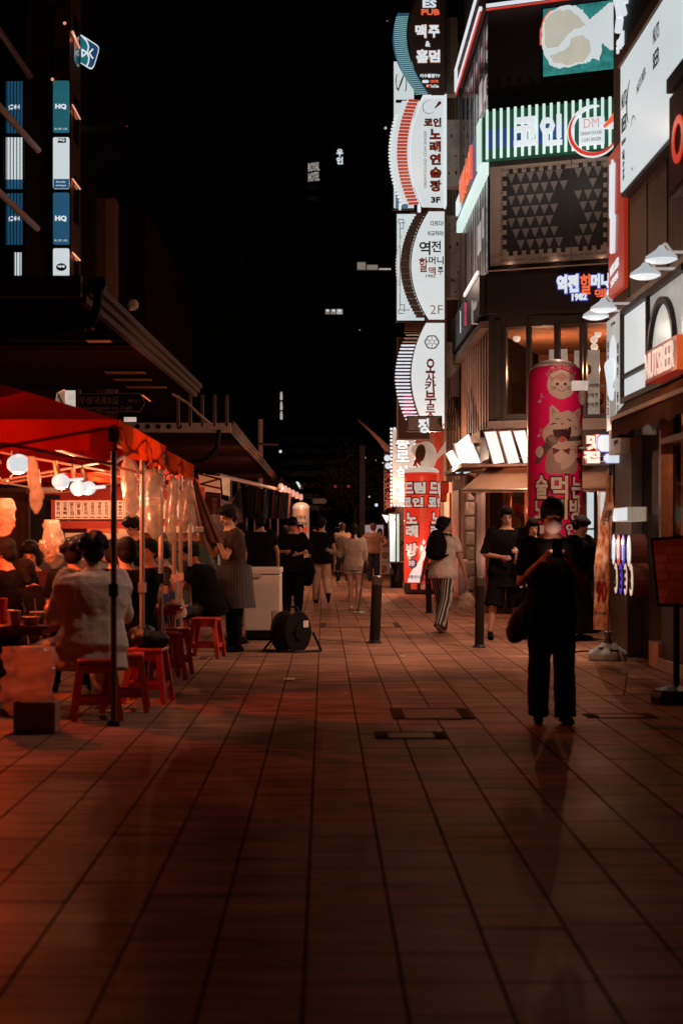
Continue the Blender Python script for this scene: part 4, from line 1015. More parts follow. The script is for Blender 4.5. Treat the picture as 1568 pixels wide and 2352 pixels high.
bar = thing('wall_bracket', P(1365, 886, 20.6), 'steel bracket bar with a square fitting in front of the windows by the pink column', 'bracket')
MB().tube(P(1337, 886, 20.6), P(1407, 886, 20.6), .018).obj('bar', STEEL, bar); MB().box(PX(1312, 20.6)+.0, PX(1347, 20.6), 20.5, 20.62, PZ(897, 20.6), PZ(876, 20.6)).obj('fitting', E('fitting_glow', (.50, .42, .36), 1, .3, 8, sample=False), bar); lamp(P(1300, 815, 20.3), 7, (1, .72, .58), bar); lamp(P(1285, 800, 21.3), 5, (1, .72, .58), bar)  # both lights are added above the column to brighten its top
MB().sph(P(1336, 912, 20.6), .06, .06, .12, n=10).obj('camera_housing', M('housing_tan', (.25, .2, .16)), bar)

# ================================================================ beer shop building on the right
XB = 3.45
FB = Fr((XB, 17.0, 0), (0, -1))      # a = 17 - Y
nbd = thing('beer_shop_building', (XB, 17, 0), 'near right beer pub building with big white lightboxes, arch window and brown awning', 'building')
def fb(x, y, c=0): return FB.px(x, y, c)
GW_ = M('grey_wall', (.20, .17, .155), .7, 0, .25, 2, .1)
MB().box(XB, 9, 4.5, 16.98, 2.75, 14).obj('wall', GW_, nbd)
MB().fbox(FB, -.02, 1.0, 1.05, 2.5, -.3, -.0).obj('grey_panel', GW_, nbd)
MB().fbox(FB, .0, .98, 0, 1.05, -.3, .04).obj('pier', M('pier_brown', (.045, .03, .026), .45, 0, .2, 3), nbd)
MB().box(XB, 5.5, 16.9, 17.0, 0, 2.74).obj('end_wall', GW_, nbd)
# recess, dark column
MB().fbox(FB, 1.0, 2.2, 0.0, 2.74, -.5, -.12).obj('dark_column', M('column_black', (.012, .01, .01), .4), nbd)
MB().fbox(FB, 2.0, 2.42, 0, .26, -.12, .03).obj('step', M('step_beige', (.42, .27, .19), .8), nbd)
MB().fbox(FB, 2.45, 12.0, 0.12, .95, -.2, -.0).obj('front_panel', M('panel_black', (.02, .016, .015), .4), nbd)
MB().fbox(FB, 2.42, 12.2, 0, .12, -.2, .04).obj('plinth', M('plinth_grey', (.30, .24, .20), .8, 0, .3, 6), nbd)
MB().fbox(FB, 2.45, 12, .95, 2.74, -.06, -.05).obj('shop_pane', GL, nbd)
MB().fbox(FB, 2.42, 2.5, .95, 2.74, -.1, .02).fbox(FB, 2.5, 12, 2.3, 2.36, -.1, .02).obj('window_frame', WD, nbd)
MB().fbox(FB, 2.42, 12, 0, 2.74, -2.05, -2.0).obj('room_back', M('pub_back', (.42, .2, .12), .6, 0, .6, 3), nbd)
MB().fbox(FB, 2.42, 2.47, 0, 2.74, -2, -.2).obj('room_side', M('pub_side', (.42, .24, .16), .6, 0, .6, 5), nbd)
for k in range(14):
    a = 2.55+.06*k; z = random.uniform(1.3, 2.3)
    MB().tube(FB.pt(a, z-.5, -.3-.05*(k % 3)), FB.pt(a, z+.25, -.3-.05*(k % 3)), .008, n=5).obj('light_strand', E('strand', (.75, .5, .38), .9, sample=False), nbd)
for (a, z, c) in ((2.62, 2.1, (.7, .08, .03)), (2.85, 1.9, (.7, .08, .03)), (2.7, 1.75, (.8, .5, .35)), (2.9, 2.2, (.8, .6, .5)), (3.0, 1.6, (.7, .12, .05))):
    MB().fbox(FB, a, a+.16, z, z+.05, -.7, -.68).obj('shelf_light', E('shelf_%d' % int(a*100), c, .9, sample=False), nbd)
lamp(FB.pt(3.0, 2.2, -.8), 45, (1, .55, .33), nbd)
# vertical seams of the grey wall above
for k in range(6): MB().fbox(FB, .9+.9*k, .915+.9*k, 3.95, 5.2, .001, .012).obj('wall_seam', M('seam', (.09, .075, .07), .6), nbd)
MB().fbox(FB, 0.0, 9, 3.96, 4.02, .0, .06).obj('cornice', M('cornice_grey', (.33, .28, .25), .6), nbd)
# awning
aw = thing('shop_awning', (3.3, 14, 2.5), 'long brown scalloped awning over the beer pub front', 'awning')
FA = Fr((3.2, 15.85, 0), (0, -1)); AB = Cloth('awning_brown', (.16, .085, .06), .2)
MB().grid(lambda u, v: FA.pt(u*9, 2.98-.32*v, -.28+.28*v), 40, 3).obj('canopy', AB, aw)
MB().grid(lambda u, v: FA.pt(u*9, 2.655 - .20*v - .015*v*math.sin(u*90), .004+.008*math.sin(u*130)*v), 160, 2).obj('valance', AB, aw)
MB().fbox(FA, 0, 9, 2.645, 2.69, -.02, .02).obj('front_rail', M('rail_tan', (.45, .30, .22), .5), aw)
MB().prism(Fr((3.2, 15.86, 0), (1, 0)), [(0, 2.46), (.25, 2.46), (.25, 2.98), (0, 2.66)], -.004, .004).obj('end_flap', AB, aw)
# small sign box under the awning
t = thing('sign_box', FB.pt(.6, 2.3, .1), 'small cream box sign with the pub name under the awning end', 'sign')
MB().fbox(FB, .35, 1.0, 2.31, 2.60, .01, .12).obj('box', M('cream_box', (.48, .40, .33), .5), t); text(t, FB, '넛츠비어', .75, 2.44, .22, .05, INK, .121, .003, .03)
# lit billboard window zone
t = thing('billboard', FB.pt(2, 2.9, .1), 'glowing white poster panels with a dark arch above the awning', 'billboard')
BP = E('billboard_white', (.60, .64, .64), 1.0, .08, 1.5); BG = E('billboard_grey', (.36, .35, .33), 1.0, .45, 2)
aA = FB.px(1443, 800)[0]; aM = FB.px(1500, 800)[0]; aE = 3.6
MB().fbox(FB, aA, aM, 3.19, 3.86, .02, .05).obj('panel', BP, t); MB().fbox(FB, aA, aM, 2.93, 3.14, .02, .05).obj('panel', BP, t)
MB().fbox(FB, aM+.06, aE, 2.93, 3.86, .02, .05).obj('panel', BG, t)
AC = aM + .66
ring(FB, AC, 3.2, .50, .56, 0, math.pi, .05, .10, 24).obj('arch', DK, t); MB().fbox(FB, AC-.56, AC-.5, 2.93, 3.2, .05, .1).fbox(FB, AC+.5, AC+.56, 2.93, 3.2, .05, .1).obj('arch_leg', DK, t)
MB().prism(FB, [(AC-.5, 2.95), (AC+.5, 2.95)] + [(AC+.49*math.cos(math.pi*i/16), 3.2+.49*math.sin(math.pi*i/16)) for i in range(17)], .051, .056).obj('arch_panel', E('arch_glow', (.50, .50, .47), 1, .3, 2.5), t)
fr = MB().fbox(FB, aA-.06, aE, 3.87, 3.93, .0, .09).fbox(FB, aA-.06, aE, 2.87, 2.93, .0, .09).fbox(FB, aA-.06, aA-.005, 2.93, 3.87, .0, .09).fbox(FB, aA, aM, 3.145, 3.185, .0, .09).fbox(FB, aM+.005, aM+.055, 2.93, 3.87, .0, .09)
fr.obj('frame', DK, t)
lamp(FB.pt(.8, 3.4, 1.0), 6, (1, .72, .55), t)
# orange letter box
t = thing('letter_box_sign', (3.25, 13.6, 2.93), 'orange neon box sign with white pub name sticking out over the awning', 'sign')
FO = Fr((3.22, 14.27, 0), (0, -1)); ORB = E('orange_box', (.62, .09, .02), 1.0, .25, 4); BXR = E('box_red', (.20, .012, .006), 1, .3, 4)
MB().fbox(FO, 0, 1.25, 2.89, 3.21, -.16, 0).obj('box', BXR, t); MB().fbox(FO, 1.25, 1.262, 2.89, 3.21, -.16, 0.0).obj('end_face', ORB, t)
text(t, FO, 'NUTSBEER', .62, 3.05, 1.16, .26, E('letter_peach', (.72, .52, .42), 1.0, sample=False), .004, .012, .0)
lamp((2.9, 13.6, 3.0), 5, (1, .4, .15), t)
# gooseneck lamps
lamp((2.95, 15.1, 3.55), 9, (1, .7, .52), nbd); lamp((2.95, 13.6, 3.55), 5, (1, .7, .52), nbd)  # unseen fill lights added to wash the awning and wall
gl = ['far lower gooseneck lamp nearest the pink column, above the pub billboard', 'second lower gooseneck lamp above the pub billboard', 'left one of the two upper right gooseneck lamps', 'rightmost gooseneck lamp with a bright shade above the pub']
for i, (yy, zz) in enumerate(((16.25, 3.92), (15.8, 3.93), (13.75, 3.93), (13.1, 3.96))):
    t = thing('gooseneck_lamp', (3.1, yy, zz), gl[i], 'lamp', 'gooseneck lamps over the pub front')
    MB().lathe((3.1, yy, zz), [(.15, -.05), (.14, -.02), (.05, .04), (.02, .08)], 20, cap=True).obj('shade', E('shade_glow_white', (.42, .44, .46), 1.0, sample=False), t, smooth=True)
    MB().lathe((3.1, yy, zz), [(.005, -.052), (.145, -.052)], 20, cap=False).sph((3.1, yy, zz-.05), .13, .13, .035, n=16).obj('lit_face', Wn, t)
    MB().path([(3.1, yy, zz+.07), (3.14, yy, zz+.10), (3.2, yy, zz+.02), (3.45, yy, zz+.02)], .014, 6).obj('arm', E('arm_lit_glow', (.42, .36, .33), 1, .3, 6, sample=False), t)  # arm given its own glow so it looks lit
    lamp((3.1, yy, zz-.12), 420 if i < 2 else 16, (1, .62, .43), t, spot=88, aim=(-.55, .30, -1), blend=.9)
# big white lightbox
Z0, Z1 = 5.22, 6.62
FW_ = Fr((3.32, 15.95, 0), (0, -1))
t = thing('lightbox_sign', (3.32, 14, Z0), 'huge white lit sign box with the pub name running along the upper right wall', 'sign')
MB().fbox(FW_, 0, 3.6, Z0, Z1, -.02, 0).obj('panel', W, t); MB().fbox(FW_, -.04, 7.6, Z0-.05, Z1+.12, -.13, -.021).obj('case', DK, t); MB().fbox(FW_, -.04, 7.6, Z1+.005, Z1+.14, -.02, .03).obj('top_rail', M('rail_brown', (.13,.075,.055)), t)
bw = {'bold': .03}
text(t, FW_, 'NUTS', .20, Z0+.98, .26, .17, INK, .002, .003, .0); text(t, FW_, 'BEER', .20, Z0+.72, .26, .17, INK, .002, .003, .01)
text(t, FW_, 'NUTS IS GOOD', .18, Z0+.52, .2, .05, M('faint_ink', (.25,.25,.25)), .002, .003, .0); text(t, FW_, '넛츠', .17, Z0+.40, .12, .06, M('faint_ink', (.25,.25,.25)), .002, .003, .02)
vtext(t, FW_, '맥주안주', .17, Z0+.38, Z0+.08, .10, INK, .002, .003, .02)
ring(FW_, .62, Z0+.85, .26, .30, 2.0, 3.9, .002, .005, 20, 1).obj('drawing', INK, t); ring(FW_, .66, Z0+.55, .10, .115, 0.3, 2.9, .002, .005, 16, 1).obj('drawing', M('faint_ink', (.25,.25,.25)), t)
ring(FW_, .62, Z0+.13, .03, .04, 3.4, 6.0, .002, .005, 12, 1).obj('drawing', INK, t)
text(t, FW_, 'NUTS BEER', 1.05, Z0+.92, .42, .1, M('grey_ink', (.30, .29, .28)), .002, .003, .0, .2)
text(t, FW_, 'NUTS', 1.72, Z0+1.18, .26, .16, INK, .002, .003, .0); text(t, FW_, 'BEER', 1.72, Z0+.93, .26, .16, INK, .002, .003, .01)
lamp(FW_.pt(5, 5.9, .9), 430, (1, .66, .52), t, spot=34, aim=(-4.0, -.5, -4.7), blend=.8)  # unseen spot added past the panel to brighten the white shirted diner
for q, pw in ((.1, 8),): lamp(FW_.pt(q, (Z0+Z1)/2, .9), pw, (1, .66, .50), t)
# framed box cutting in at the right edge
t = thing('hanging_sign', (2.95, 12.6, 4.3), 'dark framed hanging sign box with a red ring, cut by the right edge', 'sign')
FH = Fr((3.0, 12.38, 0), (0, -1))
MB().fbox(FH, 0, 2.2, 4.30, 5.17, -.10, 0).obj('case', M('frame_brown', (.10, .05, .04), .5), t); MB().fbox(FH, .06, 2.1, 4.36, 5.11, .001, .008).obj('face', M('face_tan', (.35, .22, .17), .6), t)
ring(FH, .36, 4.72, .13, .2, 0, 6.28, .009, .02, 24).obj('red_ring', NRD, t)
MB().fbox(FH, -.02, 2.2, 5.22, 5.34, -.4, .02).obj('top_beam', M('violet_black', (.03, .02, .04), .4), t)
# orange blade sign with cutlery
t = thing('wall_sign', FB.pt(.3, 4.0, .1), 'tall orange red sign with white fork drawing and pub name on the pub wall', 'sign')
OS = E('sign_orange', (.32, .022, .008), 1.0, .25, 1.5)
zo0, zo1 = 4.20, 5.9
MB().fbox(FB, -.02, .86, zo0, zo1, .005, .05).obj('panel', OS, t)
for (a, za, zb_, r) in ((.12, 5.15, 5.75, .018), (.22, 5.15, 5.78, .018), (.32, 5.15, 5.72, .018), (.20, 4.72, 5.15, .028), (.34, 4.70, 5.1, .028)): MB().cap(FB.pt(a, za, .06), FB.pt(a+.04, zb_, .06), r*.8, r).obj('fork_drawing', Wn, t)
text(t, FB, 'NUTS BEER', .34, 4.52, .5, .11, Wn, .052, .006, .02, .1); text(t, FB, '넛츠비어', .34, 4.37, .4, .09, Wn, .052, .006, .02, .1)
lamp(FB.pt(.4, 4.9, .7), 6, (1, .35, .15), t)
# tall figure panel
t = thing('wall_panel', FB.pt(.3, 2.75, .1), 'tall pale lit panel with a drawn glass and Korean letters at the pub wall edge', 'sign')
zp0, zp1 = 2.62, 3.93
MB().fbox(FB, -.04, .72, zp0, zp1, .02, .07).obj('panel', E('panel_pale', (.48, .47, .43), 1.0, .25, 2), t)
MB().sph(FB.pt(.34, 3.42, .075), .001, .22, .30, n=18).cap(FB.pt(.34, 3.0, .075), FB.pt(.34, 3.35, .075), .05, .10).obj('drawn_glass', Wn, t)
for k in range(6): MB().fbox(FB, .18+.06*k, .19+.06*k, 2.68, 3.05, .071, .075).obj('drawn_line', M('faint_ink', (.25,.25,.25)), t)
vtext(t, FB, '넛츠의 안주', .06, 3.7, 2.75, .09, INK, .072, .003, .02); vtext(t, FB, '생맥주 좋다', .62, 3.6, 2.75, .09, INK, .072, .003, .02); text(t, FB, '넛츠비어', .35, 3.85, .22, .04, INK, .072, .003, .02)
ring(FB, .34, 3.2, .11, .125, 3.3, 6.1, .078, .082, 16, 1).obj('smile', DRK, t)
# neon scribble sign top right
t = thing('neon_scribble_sign', FB.pt(1.3, 6.8, .1), 'black board with white looping neon strokes at the top right above the big lightbox', 'neon sign')
MB().fbox(FB, .75, 6, 6.86, 9, .02, .10).obj('board', BLK, t)
for k in range(9):
    pts = [FB.pt(.95+.22*k+.10*math.sin(j*1.3+k*2), 7.05+.28*k*.35+j*.13, .13) for j in range(9)]
    MB().path(pts, .035 if k % 3 else .05, 7).obj('neon_stroke', Wn, t)
text(t, FB, '옹가원', .98, 6.92, .36, .16, Wn, .11, .02, .03)
# round letter lamps
cols = [((.75, .60, .62), 'N'), ((.70, .10, .03), 'U'), ((.06, .05, .45), 'T'), ((.75, .62, .58), 'S'), ((.70, .50, .36), 'B'), ((.06, .05, .42), 'E'), ((.78, .45, .40), 'E'), ((.72, .56, .38), 'R')]
nmr = ['first', 'second', 'third', 'fourth']
for i, (c, ch) in enumerate(cols):
    row = i // 4; k = i % 4; xx = [1409, 1420, 1431, 1444][k] + row*5; yy_ = 1262 + row*66 + k*1.2
    F_ = Fr((3.12, 17, 0), (0, -1)); a, z = F_.px(xx, yy_)
    t = thing('letter_lamp', F_.pt(a, z-.17, 0), f'{nmr[k]} oval letter lamp from the left in the {"upper" if row == 0 else "lower"} row on the pub pier', 'letter lamp', 'oval letter lamps on the pub pier')
    vs = [F_.pt(a+.10*math.cos(6.283*j/20), z+.17*math.sin(6.283*j/20), c_) for c_ in (0, -.10 if k < 3 else -.16) for j in range(20)]
    MB().add(vs, [tuple(range(20)), tuple(range(39, 19, -1))] + [(j, j+20, (j+1) % 20+20, (j+1) % 20) for j in range(20)]).obj('drum', M('drum_%d' % i, (.07+c[0]*.10, c[1]*.10, .02+c[2]*.08), .5), t)
    vs = [F_.pt(a+.095*math.cos(6.283*j/20), z+.165*math.sin(6.283*j/20), .005) for j in range(20)]
    MB().add(vs, [tuple(range(20))]).obj('lit_face', E('lamp_face_%d' % i, c, 1.0, sample=False), t)
    text(t, F_, ch, a, z, .10, .20, Wn if row == 0 else INK, .008, .006, .03)
lamp((2.9, 15.9, 1.3), 3.5, (1, .7, .6), t)
t = thing('lightbox_sign', FB.pt(.6, 1.5, .2), 'small bright square white lightbox on the pier above the oval letter lamps', 'sign')
F_ = Fr((3.2, 17, 0), (0, -1)); a, z = F_.px(1418, 1198); a1, z1 = F_.px(1442, 1164)
MB().fbox(F_, a-.25, a1-.05, z, z1, -.2, 0).obj('case', E('case_glow', (.42, .36, .28), 1, .1, 3, sample=False), t); MB().fbox(F_, a-.25, a1-.05, z+.01, z1-.01, .0, .006).obj('lit_face', Wn, t); MB().box(3.2, 3.42, 17-(a1-.055), 17-(a1-.05)+.0, z, z1).obj('side', M('case_pale', (.45,.40,.33)), t)
# double neon blob sign next to the alley
t = thing('neon_sign', P(1385, 1064, 19.5), 'red edged white Korean neon letters beside the pink column', 'neon sign')
F_ = FC(19.5)
F6 = FC(16.7)
def rr(x0, x1, y0, y1, r=8): return [(x0+r, y0), (x1-r, y0), (x1, y0+r), (x1, y1-r), (x1-r, y1), (x0+r, y1), (x0, y1-r), (x0, y0+r)]
tc_ = thing('cloud_sign', P(1405, 1062, 16.7), 'two overexposed white rounded sign panels above the feather banner', 'neon sign')
face(F6, rr(1371, 1411, 1000, 1037), .0, 'cloud_panel', Wn, tc_, .05); face(F6, rr(1386, 1430, 1043, 1063, 6), .0, 'cloud_panel', Wn, tc_, .05)
face(F6, rr(1369, 1413, 998, 1039), -.03, 'halo', E('halo_violet', (.22, .16, .55), .8, sample=False), tc_, .02); face(F6, rr(1384, 1432, 1041, 1065, 6), -.03, 'halo', E('halo_violet', (.22, .16, .55), .8), tc_, .02); MB().box(PX(1411, 16.7), 3.45, 16.7, 16.74, PZ(1022, 16.7), PZ(1018, 16.7)).obj('wall_arm', DK, tc_)
for ch, x, y, w, h in (('맛', 1363, 1016, 32, 34), ('집', 1358, 1050, 36, 28)):
    a, z = F_.px(x, y); text(t, F_, ch, a, z, (w+4)*19.5/FX, (h+4)*19.5/FX, NR, -.02, .01, .09, name='halo'); text(t, F_, ch, a, z, w*19.5/FX, h*19.5/FX, E('neon_cream', (.66, .58, .55), 1, sample=False), 0, .02, .05)
MB().box(PX(1345, 19.5), PX(1440, 19.5), 19.6, 19.66, PZ(1068, 19.5), PZ(1060, 19.5)).box(PX(1415, 19.5), 3.5, 19.55, 19.58, PZ(1030, 19.5), PZ(1026, 19.5)).obj('back_rail', DK, t)
lamp(P(1350, 1045, 18.6), 110, (1, .60, .42), t)

# ================================================================ bollards
def bollard(xb, yb, xt, yt, label, r=.062):
    g = G(xb, yb); top = P(xt, yt, g.y); t = thing('bollard', g, label, 'bollard', 'dark steel bollards')
    ax = (top-g).normalized(); L = (top-g).length
    BM = M('bollard_brown', (.014, .009, .008), .5, 0, .3, 6, .1, spec=.12)
    MB().tube(g+ax*.02, g+ax*(L-.11), r, r, 20).obj('post', BM, t, smooth=False, bevel=.004)
    MB().tube(g+ax*(L-.105), g+ax*(L-.02), r*1.02, r*1.02, 20).tube(g+ax*(L-.02), g+ax*L, r*.96, r*.8, 20).obj('cap', M('bollard_cap', (.10, .07, .06), .3, .6), t)
    MB().lathe(g, [(r*1.5, 0), (r*1.45, .012), (r*1.1, .03), (r, .04)], 20).obj('foot', BM, t)
bollard(860, 1477, 866, 1322, 'thick leaning dark bollard standing alone in the middle of the pavement', .068)
bollard(1100, 1487, 1102, 1324, 'dark upright bollard left of the man in black shorts', .056)
bollard(985, 1408, 981, 1292, 'thin dark bollard behind the woman in striped trousers', .052)
# steel leaning stand with disc foot
g = G(822, 1407); t = thing('barrier_post', g, 'slim leaning steel pole on a round flat disc in the pavement', 'post')
MB().lathe(g, [(.13, 0), (.13, .008), (.02, .02)], 24).obj('disc_foot', STEEL, t); MB().tube(g+Vector((0, 0, .01)), P(834, 1317, g.y), .02, .02, 12).obj('pole', STEEL, t); MB().tube(P(834, 1317, g.y), P(834.5, 1313, g.y), .024, .024, 12).obj('cap', BLK, t)

# ================================================================ planter and bamboo, cart with food photos
Y = GY(1350); t = thing('planter', (PX(911, Y), Y+.3, 0), 'black round planter bin with a steel rim left of the red column', 'planter')
c = Vector((PX(911, Y), Y+.25, 0)); h = PZ(1291, Y)
MB().lathe(c, [(.16, 0), (.17, .02), (.175, h-.03)], 24).obj('pot', M('pot_black', (.015, .012, .012), .3), t, smooth=True); MB().lathe(c, [(.21, h-.03), (.225, h), (.20, h+.01)], 24).obj('rim', STEEL, t)
for k, (dx, r_) in enumerate(((.0, .012), (.08, .01))): MB().tube(c+Vector((dx, 0, h)), c+Vector((dx, 0, h+.5)), r_, n=6).obj('stake', BLK, t)
MB().path([c+Vector((-.14, -.05, h+.02)), c+Vector((-.02, -.05, h+.3)), c+Vector((.1, 0, h+.42)), c+Vector((.3, 0, h+.62))], .03, 6).obj('branch', M('branch', (.06, .03, .02), .8), t)
bp = thing('bamboo_plant', c+Vector((0, 0, h)), 'thin leafy bamboo rising from the black planter', 'plant')
for k in range(4):
    x = -.1+.07*k; MB().tube(c+Vector((x, .05, h)), c+Vector((x+.04*random.uniform(-1, 1), .05, h+1.1)), .006, .003, 5).obj('stem', M('stem', (.08, .05, .03), .7), bp)
lf = MB()
for k in range(60):
    p = c+Vector((random.uniform(-.18, .18), random.uniform(-.05, .12), h+random.uniform(.3, 1.1))); d = Vector((random.uniform(-.06, .06), 0, -.08)); lf.add([p, p+d*.5+Vector((.012, 0, 0)), p+d, p+d*.5-Vector((.012, 0, 0))], [(0, 1, 2, 3)])
l_ = lf.obj('leaves', M('leaf_dark', (.05, .06, .03), .6), bp)
Y = GY(1322); t = thing('food_cart', (PX(882, Y), Y, 0), 'white food cart front with round photos of dishes', 'cart')
MB().box(PX(866, Y), PX(898, Y), Y, Y+.6, 0.06, PZ(1258, Y)).obj('cart_body', M('cart_white', (.55, .40, .32), .5), t)
for (x, y, r_) in ((884, 1275, .13), (880, 1307, .14)): MB().sph(P(x, y, Y-.0), r_, .012, r_, n=18).obj('dish_photo', M('dish', (.28, .13, .07), .5, 0, .6, 12), t)
text(t, FC(Y), '오징어튀김', PX(880, Y), PZ(1262, Y), .3, .05, RB, .002, .003, .02); text(t, FC(Y), '소프트크림', PX(882, Y), PZ(1291, Y), .34, .05, RB, .002, .003, .02)
MB().box(PX(868, Y), PX(896, Y), Y+.02, Y+.5, PZ(1257.5, Y), PZ(1235, Y)).obj('counter', M('counter_brown', (.2, .1, .07), .5), t)

# ================================================================ feather banner on a water base
g = G(1395, 1516); t = thing('feather_banner', g, 'printed feather banner on a pole in a grey water filled base beside the pub pier', 'banner')
BW = M('base_greyblue', (.42, .56, .56), .5, 0, .1)
MB().lathe(g, [(.205, 0), (.222, .02), (.222, .075), (.20, .10), (.09, .17), (.06, .19), (.03, .195)], 10, 1, .75).obj('water_base', BW, t, bevel=.012)
MB().lathe(g, [(.05, .19), (.05, .21), (.035, .22), (.035, .27), (.045, .28), (.045, .31), (.02, .32)], 14).obj('pole_socket', M('socket_blue', (.10, .13, .15), .4), t)
MB().sph(g+Vector((-.09, -.08, .14)), .03, .03, .012).obj('filler_cap', M('socket_blue', (.10,.13,.15)), t)
MB().box(g.x+.0, g.x+.09, g.y-.14, g.y-.1, .10, .125).obj('handle_recess_block', DK, t)  # solid dark block; the shade of a recess is in its colour
top = P(1401, 1066, g.y)
MB().tube(g+Vector((0, 0, .3)), top, .012, .009, 10).obj('pole', M('pole_copper', (.5, .36, .28), .35, .6), t)
MB().tube(P(1400.5, 1092, g.y), P(1401, 1066, g.y), .022, .022, 10).obj('pole_tip', M('socket_blue', (.10,.13,.15)), t)
def bf(u, v):
    y = 1078 + 368*v; w0_, w1_ = 2 + 36*min(1, v*1.3)**.8, (8*max(0, 1-abs(v-.25)*4)) * 1.2
    xl = 1398 - w0_ + 4*math.sin(v*9); xr = 1400 + w1_ - 8*max(0, v-.55)*2
    x = xl + (xr-xl)*u; p = P(x, y, g.y); p.y += .03*math.sin(u*5+v*8) + .02*math.sin(v*23); return p
def banner_mat():
    m = bpy.data.materials.new('banner_print'); m.use_nodes = True; nt = m.node_tree; b = nt.nodes['Principled BSDF']; b.inputs['Roughness'].default_value = .45
    tcn = nt.nodes.new('ShaderNodeNewGeometry'); n = nt.nodes.new('ShaderNodeTexNoise'); n.inputs['Scale'].default_value = 9; n.inputs['Detail'].default_value = 4
    mp = nt.nodes.new('ShaderNodeMapping'); mp.inputs['Scale'].default_value = (2.2, 1, 1); nt.links.new(tcn.outputs['Position'], mp.inputs[0]); nt.links.new(mp.outputs[0], n.inputs['Vector'])
    cr = nt.nodes.new('ShaderNodeValToRGB'); cr.color_ramp.elements[0].position = .35; cr.color_ramp.elements[0].color = (.35, .09, .03, 1)
    cr.color_ramp.elements[1].position = .7; cr.color_ramp.elements[1].color = (.85, .62, .45, 1); e = cr.color_ramp.elements.new(.5); e.color = (.62, .26, .12, 1)
    nt.links.new(n.outputs[0], cr.inputs[0]); nt.links.new(cr.outputs[0], b.inputs['Base Color'])
    tr = nt.nodes.new('ShaderNodeBsdfTranslucent'); nt.links.new(cr.outputs[0], tr.inputs[0]); ms = nt.nodes.new('ShaderNodeMixShader'); ms.inputs[0].default_value = .55; ou = nt.nodes['Material Output']
    nt.links.new(b.outputs[0], ms.inputs[1]); nt.links.new(tr.outputs[0], ms.inputs[2]); nt.links.new(ms.outputs[0], ou.inputs[0]); return m
MB().grid(bf, 8, 40).obj('banner_cloth', banner_mat(), t, smooth=True)
bfn = lambda A, B, C_: (bf(min(1, max(0, A)), min(1, max(0, 1-B))) + Vector((0, -.012-C_, 0)))
RDP = M('print_red', (.50, .035, .02), .5)
text(t, None, '90', .50, .235, .72, .16, M('banner_white', (.6, .5, .42)), .0, .002, .07, fn=bfn, name='letter_edge'); text(t, None, '90', .50, .235, .66, .15, RDP, .006, .003, .05, fn=bfn)
text(t, None, 'NUTS BEER', .5, .10, .8, .02, INK, .004, .003, .02, fn=bfn); text(t, None, '생맥주', .5, .70, .7, .10, INK, .004, .003, .02, math.pi/2*0, fn=bfn)
cab = MB().path([(g.x-.3, g.y+.9, .01), (g.x-.05, g.y+1.1, .01), (g.x+.25, g.y+1.0, .01), (3.4, g.y+.9, .01)], .009, 6)
tag(cab.obj('power_cable', BLK), 'thin black cable lying on the paving behind the banner base', 'cable')
# menu stand at right edge
g = Vector((PX(1552, 11.6), 11.6, 0)); t = thing('menu_stand', g, 'black pole menu stand with a red printed menu board at the right edge', 'menu stand')
MB().lathe(g+Vector((-.02, 0, 0)), [(.19, 0), (.195, .06), (.17, .11), (.08, .14), (.03, .15)], 8, 1, .8).obj('base', M('stand_black', (.012, .01, .01), .45), t, bevel=.01)
MB().tube(g+Vector((0, 0, .14)), g+Vector((.0, 0, .82)), .026, .026, 12).obj('pole', BLK, t)
FMn = Fr((PX(1492, 11.8), 11.8, 0), (.86, -.5)); za, zb_ = PZ(1392, 11.8), PZ(1236, 11.8)
qd = [(.06, za), (.62, za-.01), (.62, zb_+.05), (.0, zb_)]
MB().prism(FMn, qd, -.02, 0).obj('frame', BLK, t)
def menu_mat():
    m = bpy.data.materials.new('menu_print'); m.use_nodes = True; nt = m.node_tree; b = nt.nodes['Principled BSDF']; b.inputs['Roughness'].default_value = .18
    g_ = nt.nodes.new('ShaderNodeNewGeometry'); br = nt.nodes.new('ShaderNodeTexBrick'); br.inputs['Scale'].default_value = 7; br.offset = .13; br.inputs['Mortar Size'].default_value = .03; br.inputs['Brick Width'].default_value = 1.1; br.inputs['Row Height'].default_value = .5; br.inputs['Color1'].default_value = (.30, .09, .06, 1); br.inputs['Color2'].default_value = (.50, .25, .19, 1); br.inputs['Mortar'].default_value = (.26, .07, .05, 1)
    mp = nt.nodes.new('ShaderNodeMapping'); mp.inputs['Rotation'].default_value = (math.radians(90), 0, 0); nt.links.new(g_.outputs['Position'], mp.inputs[0]); nt.links.new(mp.outputs[0], br.inputs['Vector']); nt.links.new(br.outputs[0], b.inputs['Base Color']); return m
MB().prism(FMn, [(.08, za+.025), (.60, za+.015), (.60, zb_+.03), (.025, zb_-.025)], .001, .006).obj('menu_sheet', menu_mat(), t)
for k in range(5): text(t, FMn, '안주 메뉴 9,000', .35, zb_-.12-.085*k, .36, .035, M('menu_ink', (.4, .25, .18)), .0065, .002, .01)
tag(MB().path([g+Vector((-.30, .6, .0)), g+Vector((-.27, .6, .2)), g+Vector((-.25, 1.2, .42))], .006, 5).obj('thin_cable', M('cord_grey', (.25, .18, .14))), 'pale thin cord hanging down by the beige step', 'cord')
